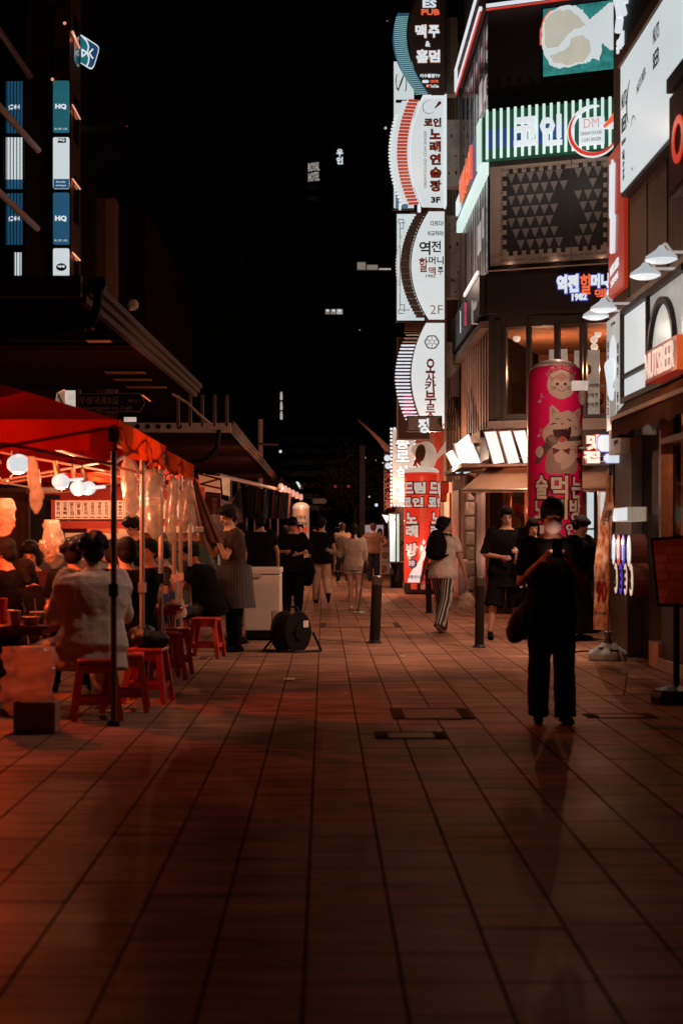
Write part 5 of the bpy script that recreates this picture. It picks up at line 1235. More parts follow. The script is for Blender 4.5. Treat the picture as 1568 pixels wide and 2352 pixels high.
# ================================================================ LEFT: tower with lit panels
YL = 30.0
lbd = thing('office_building', (-5.6, YL, 0), 'dark reddish office building on the left with a column of lit panels', 'building')
LWm = M('red_brown_tiles', (.040, .012, .008), .7, 0, .35, 1.5, .1)
MB().box(PX(60, YL), PX(163, YL), YL, YL+1.22, 0, 16).obj('wall', LWm, lbd)
MB().box(PX(-160, YL), PX(110, YL), YL+1.2, YL+12, 0, 16).obj('glass_wall', M('left_glass', (.02, .012, .012), .12, .4, .4), lbd)
XLs = PX(163, YL)
FL = Fr((XLs, YL, 0), (0, 1))
for k in range(8):
    z = .9+1.72*k
    MB().box(PX(60, YL), PX(122, YL), YL-.02, YL-.001, z+1.6, z+1.64).obj('tile_joint', M('joint_dark', (.03, .012, .01)), lbd)
    MB().fbox(FL, .35, .95, z+.3, z+1.3, .002, .012).obj('window', M('window_dark', (.02, .012, .012), .15, .4), lbd)
EB = E('panel_blue', (.022, .105, .20), 1.0, .45, .8); EBG = E('panel_blue_green', (.02, .14, .18), 1.0, .5, .7)
FLc = FC(YL-.15)
def lp(y0, y1, mat, lab, x0=123, x1=160):
    t = thing('lightbox', P((x0+x1)/2, y1, YL-.15), lab, 'light panel', 'stack of lit panels on the left tower')
    p = [(x0+2, y0), (x1-2, y0), (x1, y0+3), (x1, y1-3), (x1-2, y1), (x0+2, y1), (x0, y1-3), (x0, y0+3)]
    face(FLc, p, 0, 'panel', mat, t, .03); face(FLc, [(x+(1.5 if x > 140 else -1.5), y+(1.5 if y > (y0+y1)/2 else -1.5)) for x, y in p], -.12, 'case', BLK, t, .11); return t
def lt(t, s, x, y, w, h, m, bold=.03):
    a, z = FLc.px(x, y); text(t, FLc, s, a, z, w*YL/FX, h*YL/FX, m, .032, .006, bold)
t = lp(186, 305, EBG, 'upper blue lit panel with HQ letters on the left tower'); lt(t, 'HQ', 141, 246, 26, 13, Wn, .06); lt(t, '02. 737. 1125', 141, 297, 29, 4, Wn, .0)
t = lp(316, 434, E('panel_white', (.60, .66, .68), 1.0, .05, 1), 'white lit panel between the two blue ones on the left tower'); 
face(FLc, [(133, 317), (152, 317), (152, 328), (133, 328)], .031, 'badge', M('badge_navy', (.03, .06, .10)), t, .004); a, z = FLc.px(142, 322.5); text(t, FLc, 'HQ', a, z, .14, .07, Wn, .036, .004, .04)
face(FLc, [(123.5, 411), (159.5, 411), (159.5, 433), (123.5, 433)], .031, 'blue_foot', E('foot_blue', (.02, .08, .16), 1.0, sample=False), t, .004); a, z = FLc.px(141, 419); text(t, FLc, 'Everyday', a, z, .19, .05, Wn, .036, .004, 0); a, z = FLc.px(141, 427); text(t, FLc, 'workspace', a, z, .22, .05, Wn, .036, .004, 0)
t = lp(443, 562, EB, 'lower blue lit panel with HQ letters on the left tower'); lt(t, 'HQ', 141, 503, 27, 14, Wn, .06); lt(t, '02. 737. 1125', 141, 553, 29, 4, Wn, .0)
t = lp(571, 643, E('panel_white', (.6,.66,.68)), 'lowest white lit panel with a round dark emblem on the left tower')
a, z = FLc.px(142, 614); MB().sph(FLc.pt(a, z, .032), .11, .004, .08, n=20).obj('emblem', INK, t); text(t, FLc, '이삭', a, z+.01, .15, .06, Wn, .04, .004, .06)
t = board(126, 158, 18, 180, YL-.1, M('unlit_maroon', (.055, .012, .01), .6), 'unlit maroon upright sign above the blue panels', name='unlit_sign')
a, z = FC(YL-.12).px(143, 128); text(t, FC(YL-.12), '치', a, z, .24, .28, INK, .021, .004, .04); a, z = FC(YL-.12).px(143, 152); text(t, FC(YL-.12), '과', a, z, .24, .28, INK, .021, .004, .04)
# reflected panels in the glass wall (mirrored look built as lit panels behind the glass)
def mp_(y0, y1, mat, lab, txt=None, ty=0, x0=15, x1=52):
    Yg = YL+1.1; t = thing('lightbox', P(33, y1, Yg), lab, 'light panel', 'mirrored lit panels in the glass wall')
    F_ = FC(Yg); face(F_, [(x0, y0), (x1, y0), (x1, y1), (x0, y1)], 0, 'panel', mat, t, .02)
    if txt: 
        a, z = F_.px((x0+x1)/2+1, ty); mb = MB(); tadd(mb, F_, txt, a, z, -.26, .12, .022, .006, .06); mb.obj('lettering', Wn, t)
mp_(187, 306, E('panel_blue_dim', (.015, .075, .15), 1.0, .4, 1), 'reflection of the upper blue panel built into the dark glass at the far left edge', 'HQ', 247)
mp_(316, 412, E('panel_white', (.6,.66,.68)), 'reflection of the white panel built into the dark glass at the far left edge')
mp_(413, 434, E('foot_blue', (.02, .08, .16)), 'reflected blue foot of the white panel built into the glass at the far left edge')
mp_(444, 562, E('panel_blue_dim', (.015, .075, .15)), 'reflection of the lower blue panel built into the dark glass at the far left edge', 'HQ', 503)
mp_(580, 636, E('panel_white', (.6,.66,.68)), 'narrow white reflection built low into the dark glass at the far left edge', None, 0, 35, 50)
for k in range(7): MB().box(PX(8+7.5*k, YL+1), PX(9+7.5*k, YL+1), YL+1.0, YL+1.05, 0, 16).obj('mullion', BLK, lbd)
# diagonal pale struts in front of the glass
for i, (x0, y0, x1, y1) in enumerate(((0, 245, 88, 345), (0, 448, 86, 525), (8, 75, 70, 175))):
    m_ = M('strut_pale', (.30, .20, .16), .5) if i < 2 else M('strut_dim', (.10, .05, .04), .5)
    tag(MB().tube(P(x0-30, y0-34, YL-3.5), P(x1, y1, YL-.5), .07, .07, 8).obj('roof_strut', m_), ('pale diagonal strut crossing the upper blue panel at the left edge', 'pale diagonal strut crossing the lower blue panel at the left edge', 'dim diagonal strut high at the left edge')[i], 'strut')
# red light lines down the side face, blue tilted logo sign
LR = E('line_light', (.80, .30, .18), 1.0, sample=False)
for i, (x0, y0, x1, y1) in enumerate(((160, 73, 179, 110), (162, 241, 180, 273), (162, 411, 180, 434), (162, 580, 180, 598))):
    a0, z0 = PX(x0, YL-.05), PZ(y0, YL-.05)
    p = Vector((XLs+.02, YL+.1, PZ(y0, YL))); q = Vector((XLs+.02+.02, YL+.12, PZ(y1, YL)))
    Ya, Yb = -XLs*FX/(VX-max(x0, 164)), -XLs*FX/(VX-x1)
    t = tag(MB().tube(P(max(x0, 164), y0, Ya-.03)+Vector((.03, 0, 0)), P(x1, y1, Yb-.03)+Vector((.04, 0, 0)), .03 if i == 0 else .018, .02, 8).obj('light_line', LR), ('topmost', 'second', 'third', 'lowest')[i] + ' red glowing slanted light line beside the lit panels', 'light line', 'slanted light lines on the tower edge')
    lamp(P((x0+x1)/2+6, (y0+y1)/2, (Ya+Yb)/2-.2), .8, (1, .25, .12), t)
for i, (x, y) in enumerate(((149, 53), (121, 182))):
    tag(MB().sph(P(x, y, YL-.3), .035, .035, .035, n=8).obj('spot_bulb', LR), ('small glowing bulb near the top of the left tower', 'small glowing bulb at the corner of the upper blue panel')[i], 'lamp')
FDK = FrP(P(185, 160, YL), (.62, .9, -.42), (-.08, 0, 1), (.9, -.62, .0))
t = thing('logo_sign', P(205, 118, YL), 'tilted blue rounded logo sign with white outline and strokes at the top of the tower', 'sign')
Fk = FC(YL+1.3)
qd = [(185, 79), (206, 92), (224, 104), (228, 109), (227, 120), (217, 152), (212, 159), (205, 158), (185, 145)]
cx_, cy_ = 205, 118
face(Fk, qd, 0, 'outline', Wn, t, .03); face(Fk, [(x+(cx_-x)*.09 if x > 186 else x, y+(cy_-y)*.09) for x, y in qd], .031, 'blue_field', E('logo_navy', (.01, .05, .12), 1, sample=False), t, .004)
face(Fk, [(185, 86), (196, 96), (202, 108), (200, 120), (203, 132), (199, 150), (185, 141)], .036, 'teal_field', E('logo_teal', (.01, .13, .16), 1, sample=False), t, .003)
lg = MB()
for pts in ([(190, 84), (200, 95), (204, 107), (201, 121), (205, 133), (203, 145), (199, 152)], [(189, 113), (189, 130), (200, 121), (189, 113)], [(214, 112), (205, 122), (214, 134)]): lg.path([P(x, y, YL+1.25) for x, y in pts], .018, 6)
lg.obj('white_strokes', Wn, t)
# beige building behind
bb = thing('beige_building', (PX(240, 38), 38, 0), 'dim beige block behind the left tower with a flat top', 'building')
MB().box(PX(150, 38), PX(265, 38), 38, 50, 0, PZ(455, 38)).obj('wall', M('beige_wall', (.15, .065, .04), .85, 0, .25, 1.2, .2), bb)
MB().box(PX(265, 38)+.001, PX(330, 38), 38.6, 52, 0, PZ(470, 38)).obj('side_wall', M('dim_wall', (.012, .005, .004), .95, spec=0), bb)  # same block; the shade on its side is painted near black
lamp((PX(230, 34), 33.5, 6.5), 26, (1, .4, .22), bb)  # unseen light added to bring out the block front
tag(MB().prism(FC(37), [FC(37).px(*p) for p in ((187, 330), (218, 342), (228, 352), (228, 366), (187, 366))], -.5, 0).obj('roof_edge', M('dim_roof', (.06, .03, .015), .8)), 'dim brown roof edge sticking out behind the left tower', 'roof')
tag(MB().sph(P(305, 700, 26), .11, .05, .11, n=12).sph(P(300, 708, 25.9), .05, .03, .05, n=8).obj('satellite_dish', M('dish_cream', (.5, .36, .28), .5)), 'small pale satellite dish behind the big roof edge', 'dish')
# ================================================================ market roofs
def roof(x0, x1, y0, y1, z, label, lipmat=None):
    t = thing('market_roof', ((x0+x1)/2, y0, z), label, 'roof', 'flat market roofs over the stalls')
    UM = M('roof_underside', (.030, .011, .008), .8, 0, .35, 2, spec=0)
    MB().box(x0, x1, y0, y1, z+.14, z+.2).obj('deck', UM, t)
    n = int((y1-y0)/.55)
    for k in range(n):
        MB().box(x0, x1-.1, y0+.1+k*.55, y0+.16+k*.55, z+.06, z+.139).obj('joist', UM, t)
    GT = M('gutter_brown', (.060, .027, .019), .7, 0, .2, 5, spec=.03)
    for k, (dz, dx) in enumerate(((0, .02), (.07, .06), (.14, .10))): MB().box(x1+dx-.03, x1+dx+.03, y0, y1, z+dz, z+dz+.062).obj('gutter', GT, t)
    return t, UM
t, UM = roof(-9, -2.12, 12.4, 23.3, 3.40, 'near dark red market roof with ribbed underside and brown gutter')
t.rotation_euler = (.0225, 0, 0)
MB().box(-9, -2.1, 12.3, 12.39, 3.44, 3.62).obj('front_fascia', M('fascia_maroon', (.05, .018, .014), .6), t)
MB().cap(P(232, 650, 12.3), P(225, 668, 12.3), .06, .06).path([P(228, 660, 12.25), P(224, 700, 12.25), P(216, 735, 12.25), P(196, 752, 12.25), P(-20, 775, 12.2)], .04, 8).obj('downpipe', BLK, t)
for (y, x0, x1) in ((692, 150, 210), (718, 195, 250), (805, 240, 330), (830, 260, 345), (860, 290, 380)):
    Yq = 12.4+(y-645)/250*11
    MB().box(PX(x0, Yq), PX(x1, Yq), Yq, Yq+.25, 3.445, 3.459).obj('lit_rib', M('rib_lit_orange', (.36, .12, .06), .4), t)  # brighter strips paint the light caught along the ribs
t, UM = roof(-9, -2.12, 31.5, 60, 3.72, 'second market roof farther along with a pale front beam', None)
FBm = M('beam_grey', (.34, .23, .19), .5, .2)
MB().box(-5.2, -2.05, 31.3, 31.49, 3.66, 3.86).obj('front_beam', FBm, t)
for k in range(6): MB().tube((PX(292+24*k, 31.29), 31.28, 3.78), (PX(292+24*k, 31.29), 31.3, 3.78), .055, .055, 12).obj('beam_hole_disc', BLK, t)  # black discs paint the dark inside the beam holes
MB().path([(-2.3, 31.2, 3.7), (-2.35, 31.2, 3.3), (-2.6, 31.3, 3.05), (-5.5, 31.3, 2.7)], .05, 7).obj('downpipe', BLK, t)
for k in range(5): MB().box(PX(405+28*k, 27), PX(412+28*k, 27), 27, 27.1, 3.45, 4.05).obj('rail_post', M('rail_dim', (.10, .05, .04), .6), t)
t, UM = roof(-7, -1.95, 62, 92, 3.75, 'far small market roof with a row of red bulbs under its edge')
for k in range(6):
    x, y = 645 + 9.2*k, 1123 + 4.2*k; Y = 55+4*k
    b_ = tag(MB().cap(P(x, y, Y)+Vector((0, 0, -.02)), P(x, y, Y)+Vector((0, 0, .12)), .10, .10).obj('red_bulb', E('bulb_pinkred', (.85, .35, .25), 1.0, sample=False)), f'{["first","second","third","fourth","fifth","sixth"][k]} glowing red bulb from the left under the far roof edge', 'bulb', 'red bulbs under the far roof edge')
    if k % 2 == 0: lamp(P(x, y, Y)+Vector((0, 0, -.3)), 26, (1, .3, .15), b_)
# wire along the roof
tag(MB().path([P(395, 905, 20), P(430, 925, 20.5), P(455, 950, 21), P(485, 975, 22)], .02, 5).obj('wire', M('wire_tan', (.22, .10, .07))), 'twisted cable sagging below the near roof edge', 'cable')
# concrete pole and sign arm
t = thing('utility_pole', (PX(598, 62), 62, 0), 'pale concrete pole with a cross arm beyond the second market roof', 'pole')
MB().tube((PX(598, 62), 62, 0), P(598, 963, 62), .13, .11, 12).obj('pole', M('concrete', (.42, .26, .2), .8), t); MB().tube(P(592, 1021, 61.8), P(640, 1021, 61.8), .05, .05, 8).obj('cross_arm', M('arm_dim', (.15, .08, .06)), t)

# ================================================================ street name sign
Y = 24.0; F_ = FC(Y); t = thing('street_sign', P(250, 945, Y), 'dark arrow shaped street name sign in Korean and English, far left', 'street sign')
face(F_, [(180, 904), (322, 903), (334, 925), (322, 946), (180, 946)], 0, 'sign_plate', M('sign_navy', (.010, .009, .012), .35), t, .02)
ol = MB().path([P(x, y, Y-.025) for x, y in ((180, 904.5), (322, 903.5), (333, 925), (322, 945.5), (180, 945.5), (180, 904.5))], .008, 5).obj('border', M('sign_line', (.24, .13, .10), .5), t)
SL_ = M('sign_ink', (.30, .16, .125), .5)
for s_, x, y, w, h in (('우정국로2길', 227, 920, 90, 18), ('48→1', 308, 921, 28, 8), ('Ujeongguk-ro 2-gil', 244, 938, 118, 11)):
    a, z = F_.px(x, y); text(t, F_, s_, a, z, w*Y/FX, h*Y/FX, SL_, .022, .003, .015)
MB().tube((PX(178, Y), Y+.1, 0), P(178, 895, Y+.1), .03).obj('pole', DK, t)
t = board(150, 181, 897, 944, 26, E('sign_cream', (.62, .52, .45), 1.0, .3, 6), 'glowing cream sign with brush strokes left of the street name sign'); 
MB().path([P(130, 938, 25.9), P(134, 905, 25.9), P(150, 897, 25.9)], .03, 5).obj('bracket', LR, t)
face(FC(25.9), [(128, 940), (131, 903), (150, 897), (150, 943)], .0, 'side_panel', E('sign_cream_dim', (.42, .22, .14), .8, .5, 8, sample=False), t, .03)
for k in range(7): MB().path([P(132+2.4*k, 903+5*k, 25.85), P(137+2*k, 908+4*k, 25.85), P(133+2.2*k, 914+4*k, 25.85)], .012, 4).obj('brush_stroke', INK, t)
tag(MB().box(PX(285, 26), PX(312, 26), 26, 26.1, PZ(968, 26), PZ(958, 26)).obj('lightbox', E('lp1', (.6, .45, .4), 1, .3, 5, sample=False)), 'small glowing panel below the street name sign', 'light panel')
tag(MB().cap(P(328, 908, 25), P(345, 921, 25), .012, .012).obj('neon_dash', NR), 'short red neon dash beside the street name sign tip', 'neon light')

# ================================================================ tents
RVL = Cloth('tent_valance', (.22, .006, .002), .7, (.27, .008, .002), 0, .15, 2.5)  # valance copy of the red cloth, brightened to look backlit
RCL = Cloth('tent_red', (.28, .012, .005), .5, (.075, .003, .0015), 0, .15, 2.5)
OCL = Cloth('tent_red_backlit', (.36, .045, .014), .6, (.42, .055, .014), 0, .15, 3)  # side valances: red cloth with the backlight put into an orange colour
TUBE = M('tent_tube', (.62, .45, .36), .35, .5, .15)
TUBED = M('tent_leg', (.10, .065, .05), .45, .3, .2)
def tent(x0, x1, y0, y1, z0, z1, peak, label, vm, feet=True):
    t = thing('market_tent', ((x0+x1)/2, (y0+y1)/2, 0), label, 'tent', 'red pop up stall tents')
    cx, cy = (x0+x1)/2, (y0+y1)/2
    e = .0
    def side(pa, pb):
        def fn(u, v):
            p = pa.lerp(pb, u); q = p.lerp(Vector((cx, cy, peak)), v)
            q.z -= .06*math.sin(math.pi*v)*math.sin(math.pi*u) ; return q
        return fn
    cs = [Vector((x0, y0, z1)), Vector((x1, y0, z1)), Vector((x1, y1, z1)), Vector((x0, y1, z1))]
    for i in range(4): MB().grid(side(cs[i], cs[(i+1) % 4]), 14, 10).obj('canopy', RCL, t, smooth=True)
    for i in range(4):
        pa, pb = cs[i], cs[(i+1) % 4]; nrm = (pb-pa).normalized().cross(Vector((0, 0, 1)))
        amp = .012 if i == 0 else .03
        def fn(u, v, pa=pa, pb=pb, nrm=nrm, i=i, amp=amp):
            p = pa.lerp(pb, u); s_ = math.sin(u*23+i) + .5*math.sin(u*51)
            return p + nrm*(.012 + amp*v*s_) + Vector((0, 0, -(z1-z0)*v + (.02*v*math.sin(u*17) if i != 0 else .006*math.sin(u*9)*v)))
        MB().grid(fn, 60, 6).obj('valance', vm if i == 1 else RVL, t, smooth=True)
    # scissor trusses
    def truss(pa, pb):
        m = 2
        for k in range(m):
            a = pa.lerp(pb, k/m); b = pa.lerp(pb, (k+1)/m)
            up = Vector((0, 0, .0)); dn = Vector((0, 0, -.26))
            MB().tube(a+up, b+dn, .012, n=6).tube(a+dn, b+up, .012, n=6).obj('truss_bar', TUBE, t)
    zt = z1-.06
    tp = [Vector((p.x+(.03 if p.x < cx else -.03), p.y+(.03 if p.y < cy else -.03), zt)) for p in cs]
    for i in range(4): truss(tp[i], tp[(i+1) % 4])
    C = Vector((cx, cy, peak-.12))
    for i in range(4):
        m_ = (tp[i]+tp[(i+1) % 4])/2; 
        MB().tube(m_+Vector((0, 0, -.1)), C, .014, n=6).tube(m_+Vector((0, 0, -.26)), C+Vector((0, 0, -.3)), .012, n=6).obj('roof_bar', TUBE, t)
    MB().tube(C, C+Vector((0, 0, -.35)), .02, n=8).obj('centre_post', TUBE, t)
    for p in tp:
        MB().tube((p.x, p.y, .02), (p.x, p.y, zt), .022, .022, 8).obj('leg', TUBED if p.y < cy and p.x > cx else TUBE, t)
        MB().box(p.x-.035, p.x+.035, p.y-.035, p.y+.035, zt-.1, zt+.01).obj('corner_bracket', BLK, t)
        MB().box(p.x-.032, p.x+.032, p.y-.032, p.y+.032, .93, 1.02).obj('clamp', BLK, t)
        MB().box(p.x-.04, p.x+.04, p.y-.04, p.y+.04, 0, .03).obj('foot', BLK, t)
    return t
T1 = tent(-4.5, -1.48, 10.2, 13.2, 1.97, 2.20, 2.72, 'nearest red market tent over the front tables', OCL)
T2 = tent(-4.5, -1.50, 13.35, 16.3, 1.99, 2.18, 2.72, 'second red market tent behind the nearest one', OCL)
T3 = tent(-4.4, -2.05, 21.5, 24.4, 2.05, 2.28, 2.7, 'third tent farther back with pale lit canopy', OCL)
for (Y, X) in ((11.75, -1.5), (14.25, -1.5), (14.9, -1.5)):
    tag(MB().tube((X, Y, .02), (X, Y, 2.0), .02, .02, 8).box(X-.03, X+.03, Y-.03, Y+.03, .9, .98).obj('tent_pole', TUBE), {11.75: 'extra pale tent pole between the two corner poles of the nearest tent', 14.25: 'pale tent pole over the bottle table in the second tent', 14.9: 'pale tent pole behind the bottle table, farther one'}[Y], 'tent pole')
BW_ = E('bulb_white', (.64, .70, .71), 1.0, sample=False)
for i, (x, y, Y, r, lb_, pw) in enumerate(((43, 1066, 11.3, .090, 'big bright bulb at the left under the nearest tent', 16), (140, 1106, 12.1, .075, 'middle bright bulb under the nearest tent', 18), (180, 1121, 12.5, .072, 'left bulb of the close pair under the nearest tent', 18), (203, 1121, 12.6, .070, 'right bulb of the close pair under the nearest tent', 0), (-60, 1080, 11.6, .07, 'bulb beyond the left edge of the nearest tent', 170))):
    p = P(x, y, Y); t = thing('tent_bulb', p, lb_, 'bulb', 'bulbs under the nearest tent')
    MB().sph(p, r, r, r*.9, n=18).obj('bulb', BW_, t, smooth=True); MB().tube(p+Vector((-.02, 0, r*.7)), p+Vector((-.05, 0, r+.10)), .03, .02, 10).obj('socket', STEEL, t)
    MB().tube(p+Vector((-.05, 0, r+.1)), p+Vector((-.06, 0, r+.35)), .006, n=5).obj('cord', BLK, t)
    if pw: lamp(p+Vector((0, 0, -r-.015)), pw, (1, .46, .24) if x > 0 else (1, .11, .018), t); lamp(p+Vector((0, 0, r+.10)), pw*.06, (1, .2, .05), t)
for (x, Y, pw) in ((-2.6, 14.8, 34), (-3.6, 15.4, 26)):
    p = Vector((x, Y, 2.15)); t = thing('tent_bulb', p, 'bulb hanging in the second tent at ' + ('right' if x > -3 else 'left'), 'bulb', 'bulbs under the second tent')
    MB().sph(p, .06, .06, .06, n=14).obj('bulb', BW_, t, smooth=True); MB().tube(p+Vector((0, 0, .05)), p+Vector((0, 0, .2)), .02, .015, 8).obj('socket', BLK, t); lamp(p+Vector((0, 0, -.08)), pw, (1, .46, .24), t); lamp(p+Vector((0, 0, .22)), pw*.05, (1, .2, .05), t)
p = Vector((-2.9, 22.9, 2.3)); lamp(p, 60, (1, .5, .28), T3)
# white tube light just right of middle bulb
tag(MB().cap(P(205, 1121, 12.4), P(240, 1118, 12.4), .018, .014).obj('tube_light', BW_), 'short white tube light beside the close pair of bulbs', 'lamp')
tag(MB().cap(P(150, 1104, 12.1), P(190, 1100, 12.1), .014, .012).obj('tube_light', BW_), 'thin white tube light beside the middle tent bulb', 'lamp')

# ================================================================ food stall with menu strips
Ys = 17.2; F_ = FC(Ys); st_ = thing('food_stall', (PX(260, Ys), Ys, 0), 'food stall counter with a row of cream menu strips and red canopy behind the tables', 'stall')
def bx(x0, x1, y0, y1, Y, d, name, mat, par): return MB().box(PX(x0, Y), PX(x1, Y), Y, Y+d, PZ(y1, Y), PZ(y0, Y)).obj(name, mat, par)
bx(118, 440, 1148, 1194, Ys, .1, 'menu_frame', M('frame_red', (.42, .04, .02), .6), st_)
menu = ['꼼장어', '오돌뼈', '닭똥집', '닭발', '닭꼬치', '모둠꼬치', '염통꼬치', '은행꼬치', '계란말이', '해물파전', '훈어숙회', '골뱅이', '오뎅탕', '오징어볶음', '돼지껍데기', '곱창볶음', '두부김치', '라면', '잔치국수']
MS = E('menu_cream_glow', (.70, .31, .16), 1.0, .25, 3, sample=False); MI = M('menu_brown', (.10, .02, .012), .7)  # paper strips glow of themselves, warm light put into their colour
xw = 15.0
for k, s_ in enumerate(menu):
    x0 = 127 + k*15.8
    bx(x0, x0+14.6, 1150, 1192, Ys-.02, .018, 'menu_strip', MS, st_)
    vtext(st_, F_, s_, PX(x0+7.3, Ys-.02), PZ(1152, Ys), PZ(1184, Ys), .045, MI, .022, .002, .03)
    MB().box(PX(x0+2, Ys), PX(x0+12.5, Ys), Ys-.024, Ys-.0205, PZ(1189.5, Ys), PZ(1187, Ys)).obj('small_print', MI, st_)
bx(120, 440, 1196, 1214, Ys+.02, .1, 'red_band', M('band_red', (.30, .030, .018), .6), st_)
bx(200, 440, 1214, 1223, Ys, .1, 'orange_band', M('band_orange', (.45, .09, .04), .6), st_)
bx(150, 505, 1224, 1243, Ys-.3, .6, 'cream_shelf', M('cream_shelf', (.55, .36, .24), .6), st_)
bx(210, 500, 1244, 1400, Ys-.2, .5, 'blue_counter', M('counter_bluegrey', (.13, .19, .19), .55, 0, .3, 4), st_)
bx(60, 470, 1118, 1147, Ys+.6, .05, 'back_canopy', M('canopy_back', (.35, .03, .015), .7), st_)
bx(62, 130, 1120, 1132, Ys-.1, .1, 'pale_beam', M('beam_pale', (.40, .28, .22), .5), st_)
bx(70, 128, 1136, 1280, Ys+.1, .3, 'black_panel', BLK, st_)  # solid black box, nothing is cut open here
bx(130, 205, 1214, 1300, Ys+.2, .2, 'back_board', M('board_dim', (.12, .06, .045), .6), st_)
MB().add([P(60, 1262, Ys-.4), P(190, 1224, Ys-.4), P(200, 1300, Ys-.6), P(90, 1310, Ys-.6)], [(0, 1, 2, 3)]).obj('grill_hood', M('hood_metal', (.12, .09, .08), .3, .7), st_)
bx(66, 70, 1120, 1300, Ys-.15, .05, 'post', DK, st_)
bx(273, 295, 1215, 1245, Ys-.6, .3, 'white_tub', M('tub_white', (.62, .45, .33), .5), st_); bx(300, 440, 1208, 1223, Ys-.5, .3, 'white_tray', M('tub_white', (.62,.45,.33)), st_)
bx(-160, 66, 1120, 1320, Ys+.5, .1, 'back_wall', M('wall_dim', (.08, .03, .02), .7), st_)
lamp((PX(250, Ys), Ys-.8, 2.0), 40, (1, .48, .26), st_); lamp((PX(400, Ys), Ys-.7, 2.0), 30, (1, .48, .26), st_)
t = tag(MB().lathe(P(188, 1315, 13.2), [(.02, 0), (.10, .02), (.11, .12), (.115, .125)], 20).obj('cooking_pot', STEEL), 'shiny steel pot behind the front diners', 'pot')
# red condiment things in the stall at right
for i, (x, y, w, h, c, nm, lb_) in enumerate(((432, 1208, 8, 20, (.5, .36, .25), 'food_box', 'cream box of skewers on the stall at right'), (458, 1222, 22, 12, (.38, .28, .22), 'snack_tray', 'striped snack tray on the second stall counter'), (448, 1300, 12, 22, (.5, .12, .05), 'sauce_jar', 'red sauce jar behind the capped diner'), (465, 1310, 10, 16, (.5, .3, .2), 'paper_cup', 'cream cup beside the red sauce jar'))):
    Y = 16.4; tag(MB().lathe(P(x, y, Y), [(w*.42*Y/FX, 0), (w*.5*Y/FX, h*Y/FX*.9), (w*.4*Y/FX, h*Y/FX)], 12).obj(nm, M('c_%d' % i, c, .5)), lb_, nm.replace('_', ' '))

# ================================================================ hanging bags
BAGM = Cloth('bag_clear', (.80, .68, .56), .6, (.92, .80, .66), .22, .55, 14, .16)
BAGP = Cloth('bag_pink', (.70, .36, .26), .65, (.90, .50, .36), .18, .5, 9, .08)
def bag(x, y0, y1, w, Y, label, mat=None, seed=0, cat='bag', name='plastic_bag', knot=True, taper=.35):
    c = P(x, y1, Y); H = (y1-y0)*Y/FX; r = w/2*Y/FX; rings = []; n = 20; m = 18
    for j in range(m+1):
        v = j/m; z = H*v
        rr = r*(.25+.75*math.sin(min(1, v*4)*math.pi/2))*(1 if v < .7 else 1-(v-.7)/.3*(1-taper)) 
        ring_ = []
        for i in range(n):
            t_ = 6.2832*i/n; q = Vector((math.cos(t_), math.sin(t_), z*6/H+seed))
            k = 1 + .34*(noise.noise(q*1.4) ) + .14*noise.noise(q*4.0) + .08*math.cos(5*t_+v*4)
            ring_.append((c.x+rr*k*math.cos(t_)+.02*math.sin(v*3+seed), c.y+rr*k*.7*math.sin(t_), c.z+z))
        rings.append(ring_)
    o = MB().loft(rings).obj(name, mat or BAGM, smooth=True); return tag(o, label, cat, 'clear bags hanging from the tents' if cat == 'bag' else None)
bag(78, 1048, 1180, 30, 10.9, 'long clear bag hanging below the left bulb', seed=1, taper=.5)
bag(300, 1043, 1188, 38, 12.0, 'tall clear bag hanging behind the corner pole of the nearest tent', seed=2, taper=.35)
bag(355, 1078, 1238, 48, 12.9, 'widest clear water bag hanging between two tent poles', seed=3, taper=1.0)
bag(397, 1098, 1250, 26, 13.8, 'clear bag with red print hanging right of the widest water bag', seed=4, taper=.9)
bag(428, 1096, 1222, 30, 14.2, 'clear bag twisted at the top at the right end of the hanging bags', seed=5, taper=.3)
bag(8, 1145, 1232, 44, 11.4, 'clear bag hanging at the left edge of the picture', seed=6, taper=.9)
bag(122, 1194, 1305, 44, 12.4, 'bundle of white plastic bags hanging over the front diners', seed=7, taper=.8)
for i, (dx, dy) in enumerate(((-16, 60), (14, 62), (0, 84))): bag(122+dx, 1194+dy-14, 1194+dy+18, 26, 12.3, ('left lobe', 'right lobe', 'lowest lobe')[i]+' of the bundled white plastic bags', seed=8+i, taper=.6)
bag(62, 1486, 1650, 118, 9.95, 'large translucent pink bag standing on the ground by the front table', BAGP, 12, 'shopping bag', taper=.9)
t = MB().box(PX(30, 9.8), PX(128, 9.8), 9.8, 10.0, 0, PZ(1612, 9.8)); tag(t.obj('cardboard_box', M('cardboard', (.30, .14, .085), .85, 0, .5, 9), bevel=.015), 'low dark cardboard box on the ground in front of the pink bag', 'box')

# ================================================================ tables, stools, dishes
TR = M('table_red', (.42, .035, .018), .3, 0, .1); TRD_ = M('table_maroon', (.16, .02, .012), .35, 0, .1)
def table(cx, cy, w, d, h, mat, label):
    t = thing('table', (cx, cy, 0), label, 'table')
    MB().box(cx-w/2, cx+w/2, cy-d/2, cy+d/2, h-.03, h).obj('tabletop', mat, t, bevel=.01)
    for sx in (-1, 1):
        for sy in (-1, 1): MB().tube((cx+sx*(w/2-.12), cy+sy*(d/2-.1), 0), (cx+sx*(w/2-.2), cy+sy*(d/2-.14), h-.03), .014, n=8).obj('leg', STEEL, t)
    MB().box(cx-w/2+.05, cx+w/2-.05, cy-d/2+.05, cy+d/2-.05, h-.08, h-.031).obj('apron', mat, t); return t
ztab = PZ(1432, 11.2)
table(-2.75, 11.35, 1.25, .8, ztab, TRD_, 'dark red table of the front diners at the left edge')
zt2 = PZ(1392, 13.8)
